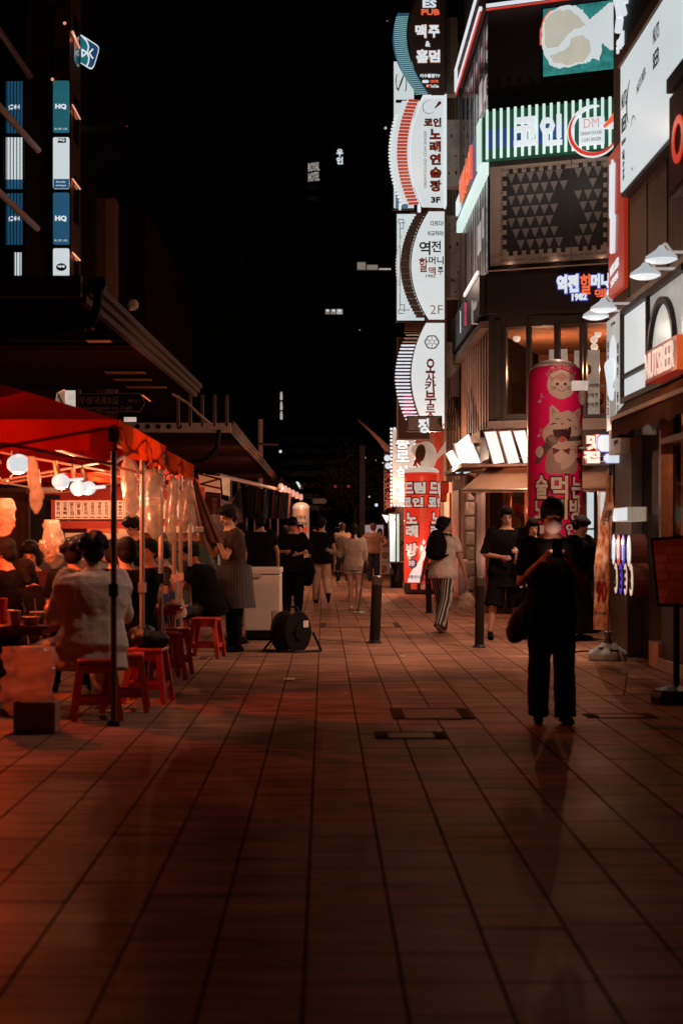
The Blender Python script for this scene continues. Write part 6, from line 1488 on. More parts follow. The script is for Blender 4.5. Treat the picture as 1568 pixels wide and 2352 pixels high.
table((PX(285, 13.8)+PX(418, 13.8))/2, 13.9, .60, .75, zt2, TR, 'bright red table with clear bottles behind the corner pole')
PET = Glass('pet_clear', (.95, .9, .88), .22, .06)
def bottle(x, y, Y, h, r, label, lab=None):
    p = P(x, y, Y); p.z = (zt2 if Y > 13 else ztab)+.002; t = thing('bottle', p, label, 'bottle', 'clear bottles on the red table')
    MB().lathe(p, [(r*.9, 0), (r, .01), (r, h*.6), (r*.45, h*.82), (r*.4, h*.92)], 16).obj('body', PET, t, smooth=True); MB().lathe(p, [(r*.46, h*.925), (r*.46, h)], 12).obj('cap', M('cap_pale', (.5, .45, .4), .5), t)
    MB().lathe(p, [(r*1.01, h*.25), (r*1.01, h*.5)], 16, cap=False).obj('label', lab or M('lab_clear', (.45, .28, .22), .5), t)
bottle(340, 1390, 13.7, .26, .04, 'leftmost clear bottle on the bright red table'); bottle(352, 1388, 13.9, .26, .04, 'second clear bottle on the bright red table')
bottle(362, 1392, 13.7, .24, .038, 'third clear bottle, just left of the blue labelled cup'); bottle(394, 1388, 13.8, .26, .038, 'clear bottle at the right end of the bright red table', M('lab_blue', (.08, .10, .25), .4))
tag(MB().lathe(P(377, 1390, 13.6)*1, [(.04, 0), (.05, .11)], 16).obj('paper_cup', M('cup_blue', (.12, .16, .38), .4, 0, .6, 30)), 'cup with a blue print between the clear bottles', 'cup')
for i, (x, Y, r, h, c, nm, lb_) in enumerate(((36, 11.0, .045, .11, (.45, .22, .14), 'paper_cup', 'pale paper cup on the dark red table'), (72, 11.05, .075, .06, (.40, .25, .18), 'bowl', 'shallow white bowl on the dark red table'), (88, 11.2, .07, .09, (.35, .2, .15), 'bowl', 'deeper bowl beside the spoon on the dark red table'), (8, 11.1, .035, .2, (.4, .05, .03), 'bottle', 'red bottle at the left edge of the dark table'))):
    p = Vector((PX(x, Y), Y, ztab+.002)); tag(MB().lathe(p, [(r*.75, 0), (r, h)], 18).obj(nm, M('dish_%d' % i, c, .35)), lb_, nm.replace('_', ' '))
tag(MB().tube((PX(84, 11.1), 11.1, ztab+.05), (PX(79, 11.1), 11.12, ztab+.2), .006, .004, 6).obj('spoon', STEEL), 'steel spoon standing in the bowl on the dark table', 'spoon')
for i, (x, Y, w) in enumerate(((300, 13.6, .16), (330, 14.0, .12), (398, 13.6, .10))):
    p = Vector((PX(x, Y), Y, zt2+.002)); tag(MB().lathe(p, [(w*.7, 0), (w, .02), (w*.8, .035)], 18).obj('food_dish', M('food_%d' % i, (.45, .12+.05*i, .06), .4, 0, .5, 30)), ('low food tray at the left end of the bright red table', 'small dish of food in the middle of the bright red table', 'small dish at the right end of the bright red table')[i], 'dish')
def make_stool(loc, label, h=.45, w=.29, rz=0, mat=TR):
    t = thing('stool', (0, 0, 0), label, 'stool', 'red plastic stools')
    MB().box(-w/2, w/2, -w/2, w/2, h-.035, h).obj('seat', mat, t, bevel=.012)
    for sx in (-1, 1):
        for sy in (-1, 1):
            q = MB(); a, b_, W_ = (sx*(w/2-.03), sy*(w/2-.03)), (sx*(w/2+.025), sy*(w/2+.025)), .026
            q.add([(a[0]-W_, a[1]-W_, h-.036), (a[0]+W_, a[1]-W_, h-.036), (a[0]+W_, a[1]+W_, h-.036), (a[0]-W_, a[1]+W_, h-.036), (b_[0]-W_*.8, b_[1]-W_*.8, 0), (b_[0]+W_*.8, b_[1]-W_*.8, 0), (b_[0]+W_*.8, b_[1]+W_*.8, 0), (b_[0]-W_*.8, b_[1]+W_*.8, 0)], [(0, 1, 2, 3), (7, 6, 5, 4), (0, 4, 5, 1), (1, 5, 6, 2), (2, 6, 7, 3), (3, 7, 4, 0)]).obj('leg', mat, t)
    for s_ in (-1, 1):
        MB().box(-w/2, w/2, s_*(w/2+.005)-.012, s_*(w/2+.005)+.012, h*.26, h*.26+.05).obj('rung', mat, t); MB().box(s_*(w/2+.005)-.012, s_*(w/2+.005)+.012, -w/2, w/2, h*.26+.0012, h*.26+.0488).obj('rung', mat, t)
        MB().box(-w/2+.01, w/2-.01, s_*(w/2-.012)-.01, s_*(w/2-.012)+.01, h-.10, h-.036).obj('skirt', mat, t)
    t.location = loc; t.rotation_euler = (0, 0, rz); return t
STL = [(222, 1650, 'front red stool under the person in the white T shirt', .2), (288, 1632, 'red stool just right of the near tent pole', .1), (340, 1612, 'third red stool under the black bag', -.1),
       (378, 1560, 'red stool at the corner of the bright red table', .3), (402, 1545, 'red stool farther right at the bright red table', .1), (474, 1510, 'red stool under the man in the cap', -.15), (404, 1470, 'small red stool seen under the bright red table', .2)]
s0 = make_stool((0, 0, 0), STL[0][2])
for i, (x, y, lb_, rz) in enumerate(STL):
    g = G(x, y); g.y += 0
    if i == 0: s0.location = g; s0.rotation_euler = (0, 0, rz)
    else: copy_tree(s0, g, lb_, rz)
# black bag on the third stool
g = G(340, 1612)
o = MB().sph((g.x+.02, g.y, .52), .17, .14, .08, n=18).sph((g.x-.07, g.y+.1, .55), .11, .10, .09, n=14).obj('black_bag', M('bag_black', (.008, .007, .007), .5), smooth=True); tag(o, 'slumped black bag lying on the third red stool', 'bag')

# ================================================================ freezer, cable reel
Yf = 18.6; fz = thing('chest_freezer', (PX(603, Yf), Yf, 0), 'white chest freezer standing behind the black cable reel', 'freezer')
FZ = M('freezer_white', (.50, .36, .29), .45, 0, .1, 3)
x0, x1 = PX(560, Yf), PX(643, Yf); z0, z1 = .13, PZ(1305, Yf)
MB().box(x0, x1, Yf, Yf+.95, z0, z1-.09).obj('body', FZ, fz, bevel=.012); MB().box(x0-.008, x1+.01, Yf-.012, Yf+.96, z1-.082, z1).obj('lid', FZ, fz, bevel=.015)
MB().box(x0+.02, x0+.22, Yf-.03, Yf-.013, z1-.12, z1-.07).obj('handle', M('handle_grey', (.35, .25, .2), .4), fz)
MB().box(x1-.1, x1-.03, Yf-.008, Yf-.001, .25, .39).obj('rating_label', M('label_tan', (.3, .2, .15), .5), fz)
MB().box(x0+.02, x1-.02, Yf+.02, Yf+.9, .03, .129).obj('base_frame', BLK, fz)
for sx in (x0+.06, x1-.06): MB().tube((sx-.02, Yf+.06, .03), (sx+.02, Yf+.06, .03), .03, .03, 12).obj('wheel', BLK, fz)
Yr = GY(1498); rl = thing('cable_reel', (PX(680, Yr), Yr, 0), 'large black cable reel on a tube stand beside the freezer', 'cable reel')
c = P(668, 1451, Yr+.1); ax = Vector((.8, -.6, 0)).normalized(); r = .245
RBm = M('reel_black', (.006, .005, .005), .5, spec=.1)
for s_ in (-1, 1): MB().tube(c+ax*(s_*.11-.01), c+ax*(s_*.11+.01), r, r, 36).obj('flange', RBm, rl, bevel=.004)
MB().tube(c-ax*.10, c+ax*.10, r*.86, r*.86, 32).obj('drum', M('cable_wound', (.008, .006, .006), .6, 0, .3, 40, spec=.05), rl)
MB().tube(c+ax*.121, c+ax*.14, .09, .09, 20).obj('hub', RBm, rl)
MB().add([c+ax*.123+Vector((.05, .07, .05)), c+ax*.123+Vector((.11, .15, .05)), c+ax*.123+Vector((.11, .15, .13)), c+ax*.123+Vector((.05, .07, .13))], [(0, 1, 2, 3)]).obj('label_plate', M('plate_white', (.55, .4, .32), .5), rl)
pts = [c+ax*.2+Vector((.1, 0, .0)), Vector((c.x+ax.x*.2+.2, c.y-.1, .02)), Vector((c.x+.05, c.y-.28, .02)), Vector((c.x-.32, c.y-.05, .02)), Vector((c.x-.32, c.y+.1, .02)), c-ax*.18]
MB().path(pts, .014, 8).obj('stand', RBm, rl)
MB().path([c+Vector((-.05, 0, r+.0)), c+Vector((-.02, 0, r+.05)), c+Vector((.06, 0, r+.05)), c+Vector((.09, 0, r))], .014, 8).obj('handle', RBm, rl)
# ================================================================ drape, lantern, flags, garments
DR = Cloth('drape_tan', (.22, .12, .085), .35)
tag(MB().grid(lambda u, v: P(438 + (6+50*v)*u + 22*v**1.5, 1082 + 165*v, 16.45 + .05*math.sin(u*18)), 24, 18).obj('tent_drape', DR, smooth=True), 'tan cloth drape tied back at the end of the second tent', 'drape')
Y = 24; t = thing('paper_lantern', P(468, 1110, Y), 'white oval paper lantern hanging behind the drape', 'lantern'); MB().sph(P(468, 1110, Y), .09*1.0, .09, .16, n=18).obj('shade', E('lantern_cream', (.45, .33, .25), .9, .2, 6, sample=False), t, smooth=True); MB().tube(P(455, 1105, Y-.15), P(455, 1120, Y-.15), .05).obj('bracket', BLK, t)
t = thing('stall_sign', P(492, 1140, 20.5), 'dark red stall sign with cream Korean letters behind the standing man', 'sign'); F_ = FC(20.5)
face(F_, [(470, 1135), (508, 1136), (508, 1182), (470, 1182)], 0, 'panel', M('stall_red', (.22, .02, .015), .5), t, .03)
for k, s_ in enumerate('면전문'):
    a, z = F_.px(493, 1148+14*k); text(t, F_, s_, a, z, .07, .075, M('print_white2', (.5, .34, .26), .5), .032, .003, .03)
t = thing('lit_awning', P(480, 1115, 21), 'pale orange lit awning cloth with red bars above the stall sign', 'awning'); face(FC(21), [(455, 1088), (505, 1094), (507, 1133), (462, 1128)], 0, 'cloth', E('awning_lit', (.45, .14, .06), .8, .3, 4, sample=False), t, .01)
MB().path([P(455, 1088, 20.9), P(505, 1100, 20.9), P(460, 1112, 20.9), P(507, 1122, 20.9)], .015, 5).obj('bar', M('bar_red', (.3, .02, .02)), t)
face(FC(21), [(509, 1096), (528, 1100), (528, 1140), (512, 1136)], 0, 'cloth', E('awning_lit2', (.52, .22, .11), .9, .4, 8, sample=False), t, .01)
FLG = Cloth('flag_navy', (.035, .030, .045), .3); 
for i, (x, y, w, h, Y) in enumerate(((548, 1120, 30, 62, 23),)):
    t = thing('flag', P(545, 1180, 23), 'navy triangular flag with tan print on a slanted stick', 'flag')
    MB().tube(P(522, 1170, 23), P(553, 1118, 23), .01, n=6).obj('stick', TUBE, t)
    MB().grid(lambda u, v: P(553 - 31*(1-u)*(1-v) + 8*v, 1118 + 52*(1-u)*(1-v) + v*62, 23 + .05*math.sin(u*6+v*4)), 10, 10).obj('flag_cloth', FLG, t, smooth=True)
    a, z = FC(22.9).px(548, 1172); text(t, FC(22.9), '지질도', a, z, .13, .07, M('gold_print', (.3, .16, .08)), .0, .002, .03, -.6)
cl_c = [(.02, .015, .02), (.05, .02, .018), (.02, .03, .045), (.10, .04, .03), (.03, .025, .03), (.09, .12, .14), (.015, .012, .015), (.07, .03, .03)]
for k in range(12):
    x = 563 + 9.2*k; Y = 26 + k*1.6; y0 = 1116+1.5*k; hh = 75-1.5*k
    tag(MB().grid(lambda u, v: P(x-6+12*u, y0+hh*v, Y+.06*math.sin(u*9+v*3)), 8, 5).obj('hanging_garment', Cloth('garm_%d' % (k % 8), cl_c[k % 8], .2, None, 0, .6, 12), smooth=True), ['dark', 'brownish', 'navy', 'rust', 'charcoal', 'pale blue', 'black', 'wine'][k % 8] + f' hanging banner in the row under the second roof, place {["one","two","three","four","five","six","seven","eight","nine","ten","eleven","twelve"][k]} from the left', 'hanging cloth', 'cloths hanging under the second roof')
for k in range(7):
    x = 530+18*k; Y = 27+3*k; tag(MB().tube(P(x, 1105+2*k, Y), (PX(x, Y), Y, .0), .03, n=6).obj('stall_post', M('post_dim', (.12, .06, .045), .6)), f'dim stall post {["one","two","three","four","five","six","seven"][k]} from the left under the second roof', 'post', 'stall posts under the second roof')
rail = thing('stall_rail', (-2.6, 30, 2.3), 'long dim rail with small holes and hanging hooks under the second roof', 'rail')
MB().tube(P(500, 1092, 26), P(640, 1124, 46), .05, n=8).obj('rail_bar', M('rail_tan2', (.22, .10, .07), .5), rail)
lamp((-2.4, 28, 2.2), 30, (1, .38, .18), rail); lamp((-1.9, 38, 2.8), 90, (1, .5, .28), rail)  # unseen lights added along the rail, which carries no fixture
tag(MB().box(-9, -3.4, 26, 60, 0, 2.6).obj('stall_wall', M('stall_wall', (.10, .04, .028), .8, 0, .5, 2)), 'dim back wall behind the row of market stalls', 'wall')
t = thing('flood_lamp', P(685, 1110, 50), 'pair of white flood lamps on a short bracket in the far street', 'lamp')
for k in range(3): MB().cap(P(682+3*k, 1108+5*k, 50), P(685+3*k, 1111+5*k, 50), .035, .04).obj('lamp_head', Wn, t)
MB().tube(P(690, 1118, 50), P(694, 1124, 50), .05).obj('bracket', STEEL, t)
# white inflatable far away
Y = 44; x = PX(691, Y); t = thing('inflatable_column', (x, Y, 0), 'far cream inflatable column with a ribbed dome and Korean text on the left side', 'inflatable sign')
r = 19*Y/FX; zt = PZ(1166, Y); MB().lathe((x, Y, 0), [(r*.95, 0), (r, .2), (r, zt-.05), (r*.93, zt)], 28).obj('skin', E('column_tan', (.30, .15, .09), .7, .3, 2, sample=False), t, smooth=True)
MB().sph((x, Y, zt), r*1.02, r, .17, n=28).obj('dome', E('dome_cream', (.42, .28, .2), .8, .3, 6, sample=False), t, smooth=True)
fn = wrap(x, Y, r); text(t, None, '이모네', .0, PZ(1188, Y), .3, .12, INK, .01, .004, .02, fn=fn); text(t, None, '맥주전문', .0, PZ(1203, Y), .42, .12, INK, .01, .004, .02, fn=fn); patch(t, [(-.2, PZ(1222, Y)), (.2, PZ(1222, Y)), (.2, PZ(1210, Y)), (-.2, PZ(1210, Y))], fn, .008, 'red_band', M('ribbon_red', (.35,.02,.02)))
# ================================================================ far skyline
def far_block(x0, x1, y0, Y, d, label, col=(.012, .008, .008)):
    t = thing('tower_block', ((PX(x0, Y)+PX(x1, Y))/2, Y, 0), label, 'building')
    MB().box(PX(x0, Y), PX(x1, Y), Y, Y+d, 0, PZ(y0, Y)).obj('wall', M('far_wall_%d' % Y, col, .9), t)
    nw = int((x1-x0)/22); nf = int((1180-y0)/26)
    mb = MB()
    for j in range(nf):
        z = PZ(y0+16+26*j, Y)
        MB().box(PX(x0+4, Y), PX(x1-4, Y), Y-.06, Y-.01, z-12*Y/FX, z).obj('window_band', M('far_glass', (.008, .006, .008), .2), t)
    return t
t = far_block(600, 905, 470, 120, 20, 'dark tower at the end of the street with a few lit windows', (.010, .006, .006))
LWN = E('far_window', (.22, .19, .16), 1.0, .3, 1, sample=False); LWB = E('far_window_bright', (.5, .45, .4), 1.0, .4, 1, sample=False)
def lw(x0, x1, y0, y1, Y, m, par): MB().box(PX(x0, Y), PX(x1, Y), Y-.15, Y-.08, PZ(y1, Y), PZ(y0, Y)).obj('lit_window', m, par)
lw(820, 839, 603, 620, 120, LWN, t); lw(842, 867, 609, 620, 120, LWN, t); lw(870, 897, 617, 620, 120, LWB, t)
lw(747, 757, 711, 722, 120, LWN, t); lw(759, 771, 711, 722, 120, LWN, t); lw(773, 786, 711, 722, 120, LWB, t)
for x in (752, 766, 779): MB().sph(P(x, 713, 119.8), .12, .05, .09, n=8).obj('ceiling_lamp', Wn, t)
for x in (762, 772, 780): lw(x-4, x+3, 845, 849, 120, E('far_dim', (.08, .03, .02), 1, sample=False), t)
t2 = far_block(560, 760, 330, 170, 30, 'hotel tower far behind with a lit roof sign', (.006, .004, .004))
F_ = Fr((PX(710, 165), 165, 0), (.86, -.5))
rs = thing('hotel_sign', P(720, 418, 165), 'small lit hotel name sign on the far dark tower', 'sign'); HC = E('hotel_white', (.42, .38, .34), 1, sample=False)
for s_, y in (('ROYAL', 383), ('HOTEL', 406)):
    mb = MB(); a, z = F_.px(721, y); tadd(mb, F_, s_, a, z, 1.5, 1.0, 0, .05, .0)
    mb.obj('lettering', HC, rs)
hs = thing('korean_sign', P(780, 378, 165), 'small white two letter Korean sign high on the far tower', 'sign')
for s_, y in (('우', 351), ('인', 369)): a, z = FC(165).px(780, y); text(hs, FC(165), s_, a, z, .75, .85, Wn, .05, .05, .05)
tag(MB().cap(P(715, 497, 160), P(733, 486, 160), .05, .09).obj('roof_light', E('orange_dim', (.55, .14, .05), 1, sample=False)), 'orange glowing slanted roof light on the far hotel tower', 'light')
t3 = far_block(640, 900, 780, 100, 15, 'low dark block at the end of the street with three upright lights', (.012, .007, .007))
for i, y in enumerate((909, 932, 954)):
    tag(MB().cap(P(646, y-7, 99), P(646, y+7, 99), .07, .09).obj('wall_light', E('wall_light', (.5, .44, .38), 1, .3, 3, sample=False)), ('top', 'middle', 'bottom')[i]+' of three upright lights on the far block', 'light', 'three upright lights on the far block')
# scattered small lights
dots = [(644, 1037, .7, (.6, .6, .75), 90, 'round white street lamp left of the street end'), (291, 290, .3, (.6, .08, .04), 90, 'tiny red light high in the dark left of centre'), (323, 541, .3, (.5, .45, .35), 90, 'tiny white light beside the beige block'), (885, 294, .6, (.55, .52, .5), 90, 'white lamp cluster high beside the karaoke sign, lower one'), (889, 48, .25, (.4, .3, .25), 90, 'tiny light high beside the top sign'), (826, 758, .25, (.4, .38, .35), 110, 'tiny light in the dark tower right part'),
        (886, 1051, .45, (.8, .10, .05), 48, 'red round signal light left of the marquee sign'), (879, 1063, .3, (.6, .7, .65), 48, 'small pale light under the red signal light'), (884, 1078, .35, (.45, .7, .6), 48, 'greenish light beside the night sign'), (884, 1150, .35, (.45, .65, .55), 48, 'greenish light at the lower edge of the night sign'), (864, 1160, .75, (.6, .66, .8), 60, 'cool white lantern light in the far street'), (848, 1141, .4, (.5, .42, .36), 60, 'short warm far light left of the lantern'), (839, 1051, .22, (.5, .42, .36), 60, 'tiny far light among dark trees'), (863, 1057, .2, (.5, .5, .45), 60, 'tiny pale light among dark trees')]
for i, (x, y, r, c, Y, lb_) in enumerate(dots):
    rr_ = r*5*Y/FX; tag(MB().sph(P(x, y, Y), rr_, rr_, rr_, n=10).obj('far_lamp', E('dot_%d' % i, c, 1.0, sample=False), smooth=True), lb_, 'lamp')
for x in (768, 772): pass
# eaves with sloping boards on the right beyond the marquee
t = thing('temple_eave', (PX(880, 58), 58, 3), 'dim brown wooden eave sloping down beyond the marquee sign', 'roof')
EM = M('eave_brown', (.13, .06, .04), .7)
for k in range(6): MB().add([P(822+10*k, 962+9*k, 58), P(822+10*k, 968+9*k, 58), P(905, 1040+7*k, 52), P(905, 1034+7*k, 52)], [(0, 1, 2, 3)]).add([P(822+10*k, 962+9*k, 58.3), P(822+10*k, 968+9*k, 58.3), P(905, 1040+7*k, 52.3), P(905, 1034+7*k, 52.3)], [(3, 2, 1, 0)]).obj('rafter', EM, t)
MB().box(PX(826, 60), PX(838, 60), 60, 60.4, 0, 5.2).obj('pillar', M('pillar_dim', (.03, .018, .015), .8), t)
lamp((PX(870, 52), 50, 3.0), 30, (1, .5, .3), t)  # unseen light added before the eave, without a fixture
# tree in the dark at street end
def tree(x, Y, ztop, zb, rad, label, seed):
    random.seed(seed); t = thing('street_tree', (PX(x, Y), Y, 0), label, 'tree'); c = Vector((PX(x, Y), Y, 0))
    tr = MB().tube(c, c+Vector((.1, 0, zb)), .16, .11, 8)
    for k in range(7):
        a = 6.28*k/7; tr.tube(c+Vector((.1, 0, zb)), c+Vector((rad*.7*math.cos(a), rad*.7*math.sin(a), zb+(ztop-zb)*random.uniform(.4, .9))), .07, .02, 6)
    tr.obj('trunk', M('bark', (.04, .025, .018), .9), t)
    lf = MB()
    for k in range(1500):
        u = Vector((random.gauss(0, .45), random.gauss(0, .45), random.gauss(0, .4)))
        if u.length > 1.15: continue
        p = c+Vector((u.x*rad, u.y*rad, (ztop+zb)/2+u.z*(ztop-zb)*.6)); s_ = random.uniform(.06, .14); d = Vector((random.uniform(-1, 1), random.uniform(-1, 1), random.uniform(-1, .4))).normalized()*s_; e = d.orthogonal().normalized()*s_*.5
        lf.add([p-d, p+e, p+d, p-e], [(0, 1, 2, 3)])
    lf.obj('crown', M('leaf_night', (.05, .045, .025), .6), t)
tree(812, 66, 5.4, 2.6, 1.6, 'dark leafy tree at the right of the street end', 3); tree(780, 80, 5.0, 2.5, 1.7, 'dark tree in the middle of the street end', 5)
random.seed(11)
# blue street sign and far boards
t = thing('street_sign', P(733, 1150, 62), 'small unlit double arrow street sign far down the street', 'street sign'); face(FC(62), [(715, 1151), (720, 1145), (746, 1145), (751, 1151), (746, 1157), (720, 1157)], 0, 'sign_plate', M('sign_dim', (.03, .025, .03), .4), t, .03); a, z = FC(62).px(733, 1151); text(t, FC(62), '종로 12길', a, z, .34, .1, M('sign_ink', (.30,.16,.125)), .032, .004, .02); MB().tube(P(733, 1157, 62.1), (PX(733, 62.1), 62.1, 0), .03).obj('pole', BLK, t)
t = board(838, 880, 1206, 1240, 52, E('board_pinkgrey', (.30, .22, .24), .9, .3, 2), 'pale pinkish notice board at the far street end'); 
t = thing('traffic_signal', P(790, 1110, 64), 'dark traffic signal with dim red lamps over the far street', 'traffic light'); MB().box(PX(765, 64), PX(806, 64), 64, 64.3, PZ(1122, 64), PZ(1112, 64)).obj('housing', BLK, t); MB().tube(P(806, 1117, 64.1), P(826, 1117, 64.1), .05).obj('arm', BLK, t)
for x in (770, 800): MB().sph(P(x, 1117, 63.95), .07, .03, .07, n=10).obj('signal_lamp', E('sig_red', (.16, .01, .01), 1, sample=False), t)
g = Vector((PX(826, 64.2), 64.2, 0)); MB().tube(g, P(826, 1040, 64.2), .08, .07, 8).obj('post', BLK, t)
# unseen lights added to brighten the far end, then its shop row
lamp((PX(760, 55), 55, 3.2), 480, (1, .52, .32)); lamp((PX(700, 44), 43, 2.9), 320, (1, .5, .3)); 
tag(MB().box(2.9, 9, 44.2, 75, 0, 4.6).obj('shop_row', M('row_wall', (.14, .06, .045), .8, 0, .4, 1)), 'row of dim far shops along the right side', 'building')
t = thing('cart_sign', P(846, 1250, 46), 'white cream lit crate of a far stall behind the man in the brown shirt', 'stall'); MB().box(PX(850, 46), PX(876, 46), 46, 46.6, 0, PZ(1235, 46)).obj('stall_body', M('stall_tan', (.35, .22, .16), .6), t)
# ================================================================ people
SKIN = M('skin', (.40, .20, .13), .55, 0, .08, 10); SKIN2 = M('skin_pale', (.50, .29, .21), .55, 0, .08, 10)
HAIR = M('hair_black', (.010, .007, .006), .6, 0, .4, 70, .8, spec=.08); HAIRB = M('hair_brown', (.05, .022, .012), .5, 0, .3, 60)
EYE = M('eye_dark', (.01, .008, .008), .25)
CT = {}
def cloth(n, c, r=.9): return M('wear_' + n, c, r, 0, .22, 14, .35, spec=.03)
BLKW = cloth('black', (.006, .005, .005)); WHW = cloth('white', (.52, .42, .36)); CRW = cloth('cream', (.45, .35, .28)); CHW = cloth('charcoal', (.05, .038, .034))
KHW = cloth('khaki', (.46, .29, .19)); BRW = cloth('brown', (.20, .11, .07)); NVW = cloth('navy', (.025, .022, .03)); OLW = cloth('olive', (.07, .06, .045)); GRW = cloth('greyish', (.16, .11, .09)); WNW = cloth('wine', (.06, .018, .018))
def striped(name, ca, cb, n, axis=0):
    m = bpy.data.materials.new(name); m.use_nodes = True; nt = m.node_tree; b = nt.nodes['Principled BSDF']; b.inputs['Roughness'].default_value = .85
    tcn = nt.nodes.new('ShaderNodeTexCoord'); sp = nt.nodes.new('ShaderNodeSeparateXYZ'); nt.links.new(tcn.outputs['Object'], sp.inputs[0])
    ml = nt.nodes.new('ShaderNodeMath'); ml.operation = 'MULTIPLY'; ml.inputs[1].default_value = n; nt.links.new(sp.outputs[axis], ml.inputs[0])
    fr = nt.nodes.new('ShaderNodeMath'); fr.operation = 'FRACT'; nt.links.new(ml.outputs[0], fr.inputs[0])
    gt = nt.nodes.new('ShaderNodeMath'); gt.operation = 'GREATER_THAN'; gt.inputs[1].default_value = .68; nt.links.new(fr.outputs[0], gt.inputs[0])
    mx = nt.nodes.new('ShaderNodeMix'); mx.data_type = 'RGBA'; mx.inputs[6].default_value = (*ca, 1); mx.inputs[7].default_value = (*cb, 1)
    nt.links.new(gt.outputs[0], mx.inputs[0]); nt.links.new(mx.outputs[2], b.inputs['Base Color']); return m
STRW = striped('wear_striped', (.012, .014, .018), (.42, .34, .27), 26); APR = striped('apron_striped', (.010, .007, .007), (.045, .026, .022), 30)
REM = []
cloud = bpy.data.textures.new('folds', 'CLOUDS'); cloud.noise_scale = .11; cloud.noise_depth = 2
def rem(o, vox, fold=0.0, smooth=4):
    r = o.modifiers.new('remesh', 'REMESH'); r.mode = 'VOXEL'; r.voxel_size = vox; r.use_smooth_shade = True
    s_ = o.modifiers.new('smooth', 'SMOOTH'); s_.factor = .5; s_.iterations = smooth
    if fold:
        d = o.modifiers.new('folds', 'DISPLACE'); d.texture = cloud; d.strength = fold; d.mid_level = .5; d.texture_coords = 'LOCAL'
    REM.append(o); return o
def V(*a): return Vector(a)
def person(label, loc, yaw, H=1.7, lean=0.0, side=0.0, arms=None, legs=None, seat=None, head=(0, 0), hair='short', top=BLKW, sleeve=.62, topL=.04, loose=1.0, bottom='pants', bot=BLKW, botR=(1.0, 1.0), hemz=None, skin=SKIN, shoe=BLKW, vox=.011, curl=.6, group=None, eyes=True, hairm=HAIR, girth=1.0, hands=True):
    t = thing('person', loc, label, 'person', group, rz=yaw)
    arms = arms or {}; legs = legs or {}
    up = V(math.sin(side), math.sin(lean), math.cos(lean)*math.cos(side)).normalized(); fw = V(0, 1, 0); fw = (fw - up*fw.dot(up)).normalized(); rt = fw.cross(up)
    # legs first
    pel = V(0, 0, 0); hipw = .052*H; LT, LS = .245*H, .235*H
    chain = {}
    for s_ in (-1, 1):
        dt, ds = legs.get(s_, (V(.03*s_, 0, -1), V(0, 0, -1)))
        hp = pel + V(s_*hipw, 0, -.01*H); kn = hp + Vector(dt).normalized()*LT; an = kn + Vector(ds).normalized()*LS
        chain[s_] = (hp, kn, an)
    if seat is None: dz = -min(c[2].z for c in chain.values()) + .042*H
    else: dz = seat + .055*H
    off = V(0, 0, dz); pel = pel + off; chain = {k: tuple(p + off for p in c) for k, c in chain.items()}
    if seat is not None:       # feet reach the ground under a seated person
        for k, (hp, kn, an) in list(chain.items()):
            d = an - kn; chain[k] = (hp, kn, V(an.x, an.y, max(.045*H, .05)))
    sh = pel + up*.285*H; nk = pel + up*.315*H
    hy, hpch = head; hd = (up*.75 + V(0, 0, .25) ).normalized(); hfw0 = fw
    R = Matrix.Rotation(hy, 3, 'Z'); hf = R @ V(0, 1, 0); hf = (hf*math.cos(hpch) - V(0, 0, 1)*math.sin(hpch)).normalized(); hr = (R @ V(1, 0, 0)).normalized(); hu = hr.cross(hf)
    hd2 = (hd + hf*.18*math.sin(max(0, hpch))).normalized()
    hc = nk + hd2*.076*H + hf*.010*H
    RM = Matrix((hr, hf, hu)).transposed()
    def hp_(x, y, z): return hc + hr*(x*H) + hf*(y*H) + hu*(z*H)
    b = MB(); g = girth
    # skin body
    b.cap(nk - up*.04*H, hc - hu*.03*H, .037*H, .033*H, 12)
    b.sph(hp_(0, -.006, .010), .043*H, .052*H, .056*H, RM, 20); b.sph(hp_(0, .014, -.028), .033*H, .036*H, .036*H, RM, 16)
    b.sph(hp_(0, .020, -.050), .018*H, .018*H, .014*H, RM, 10)
    b.cap(hp_(0, .048, .004), hp_(0, .056, -.014), .006*H, .0095*H, 8)
    for s_ in (-1, 1): b.sph(hp_(.044*s_, -.004, -.006), .007*H, .011*H, .018*H, RM, 8)
    b.sph(hp_(0, .046, -.032), .014*H, .008*H, .005*H, RM, 8)
    b.sph(hp_(0, .040, .014), .034*H, .010*H, .008*H, RM, 10)
    def torso(mb, k, z0, z1, extra=0.0, wide=1.0):
        st_ = [(-.06, .090, .068), (-.03, .098, .075), (.03, .090, .068), (.09, .083, .062), (.17, .096, .068), (.23, .106, .066), (.268, .100, .055), (.295, .066, .045), (.312, .038, .036)]
        rings = []; n = 20
        if z0 < st_[0][0]: st_ = [(z0, .094, .078)] + [x for x in st_]
        for z, w, d in st_:
            if z > z1 + 1e-6 or z < z0 - 1e-6: continue
            ww = (w*g*k + extra)*wide if z < .28 else w*(.5+.5*k) + extra*.4; dd = d*g*k*(1.05) + extra if z < .28 else d*(.5+.5*k) + extra*.3
            c = pel + up*(z*H) if z >= 0 else pel + (up*.5 + V(0, 0, .5))*z*H
            rings.append([c + rt*(ww*H*math.copysign(abs(math.cos(6.2832*i/n))**.85, math.cos(6.2832*i/n))) + fw*(dd*H*math.sin(6.2832*i/n)) for i in range(n)])
        mb.loft(rings)
    torso(b, .93, -.06, .312)
    A = {}
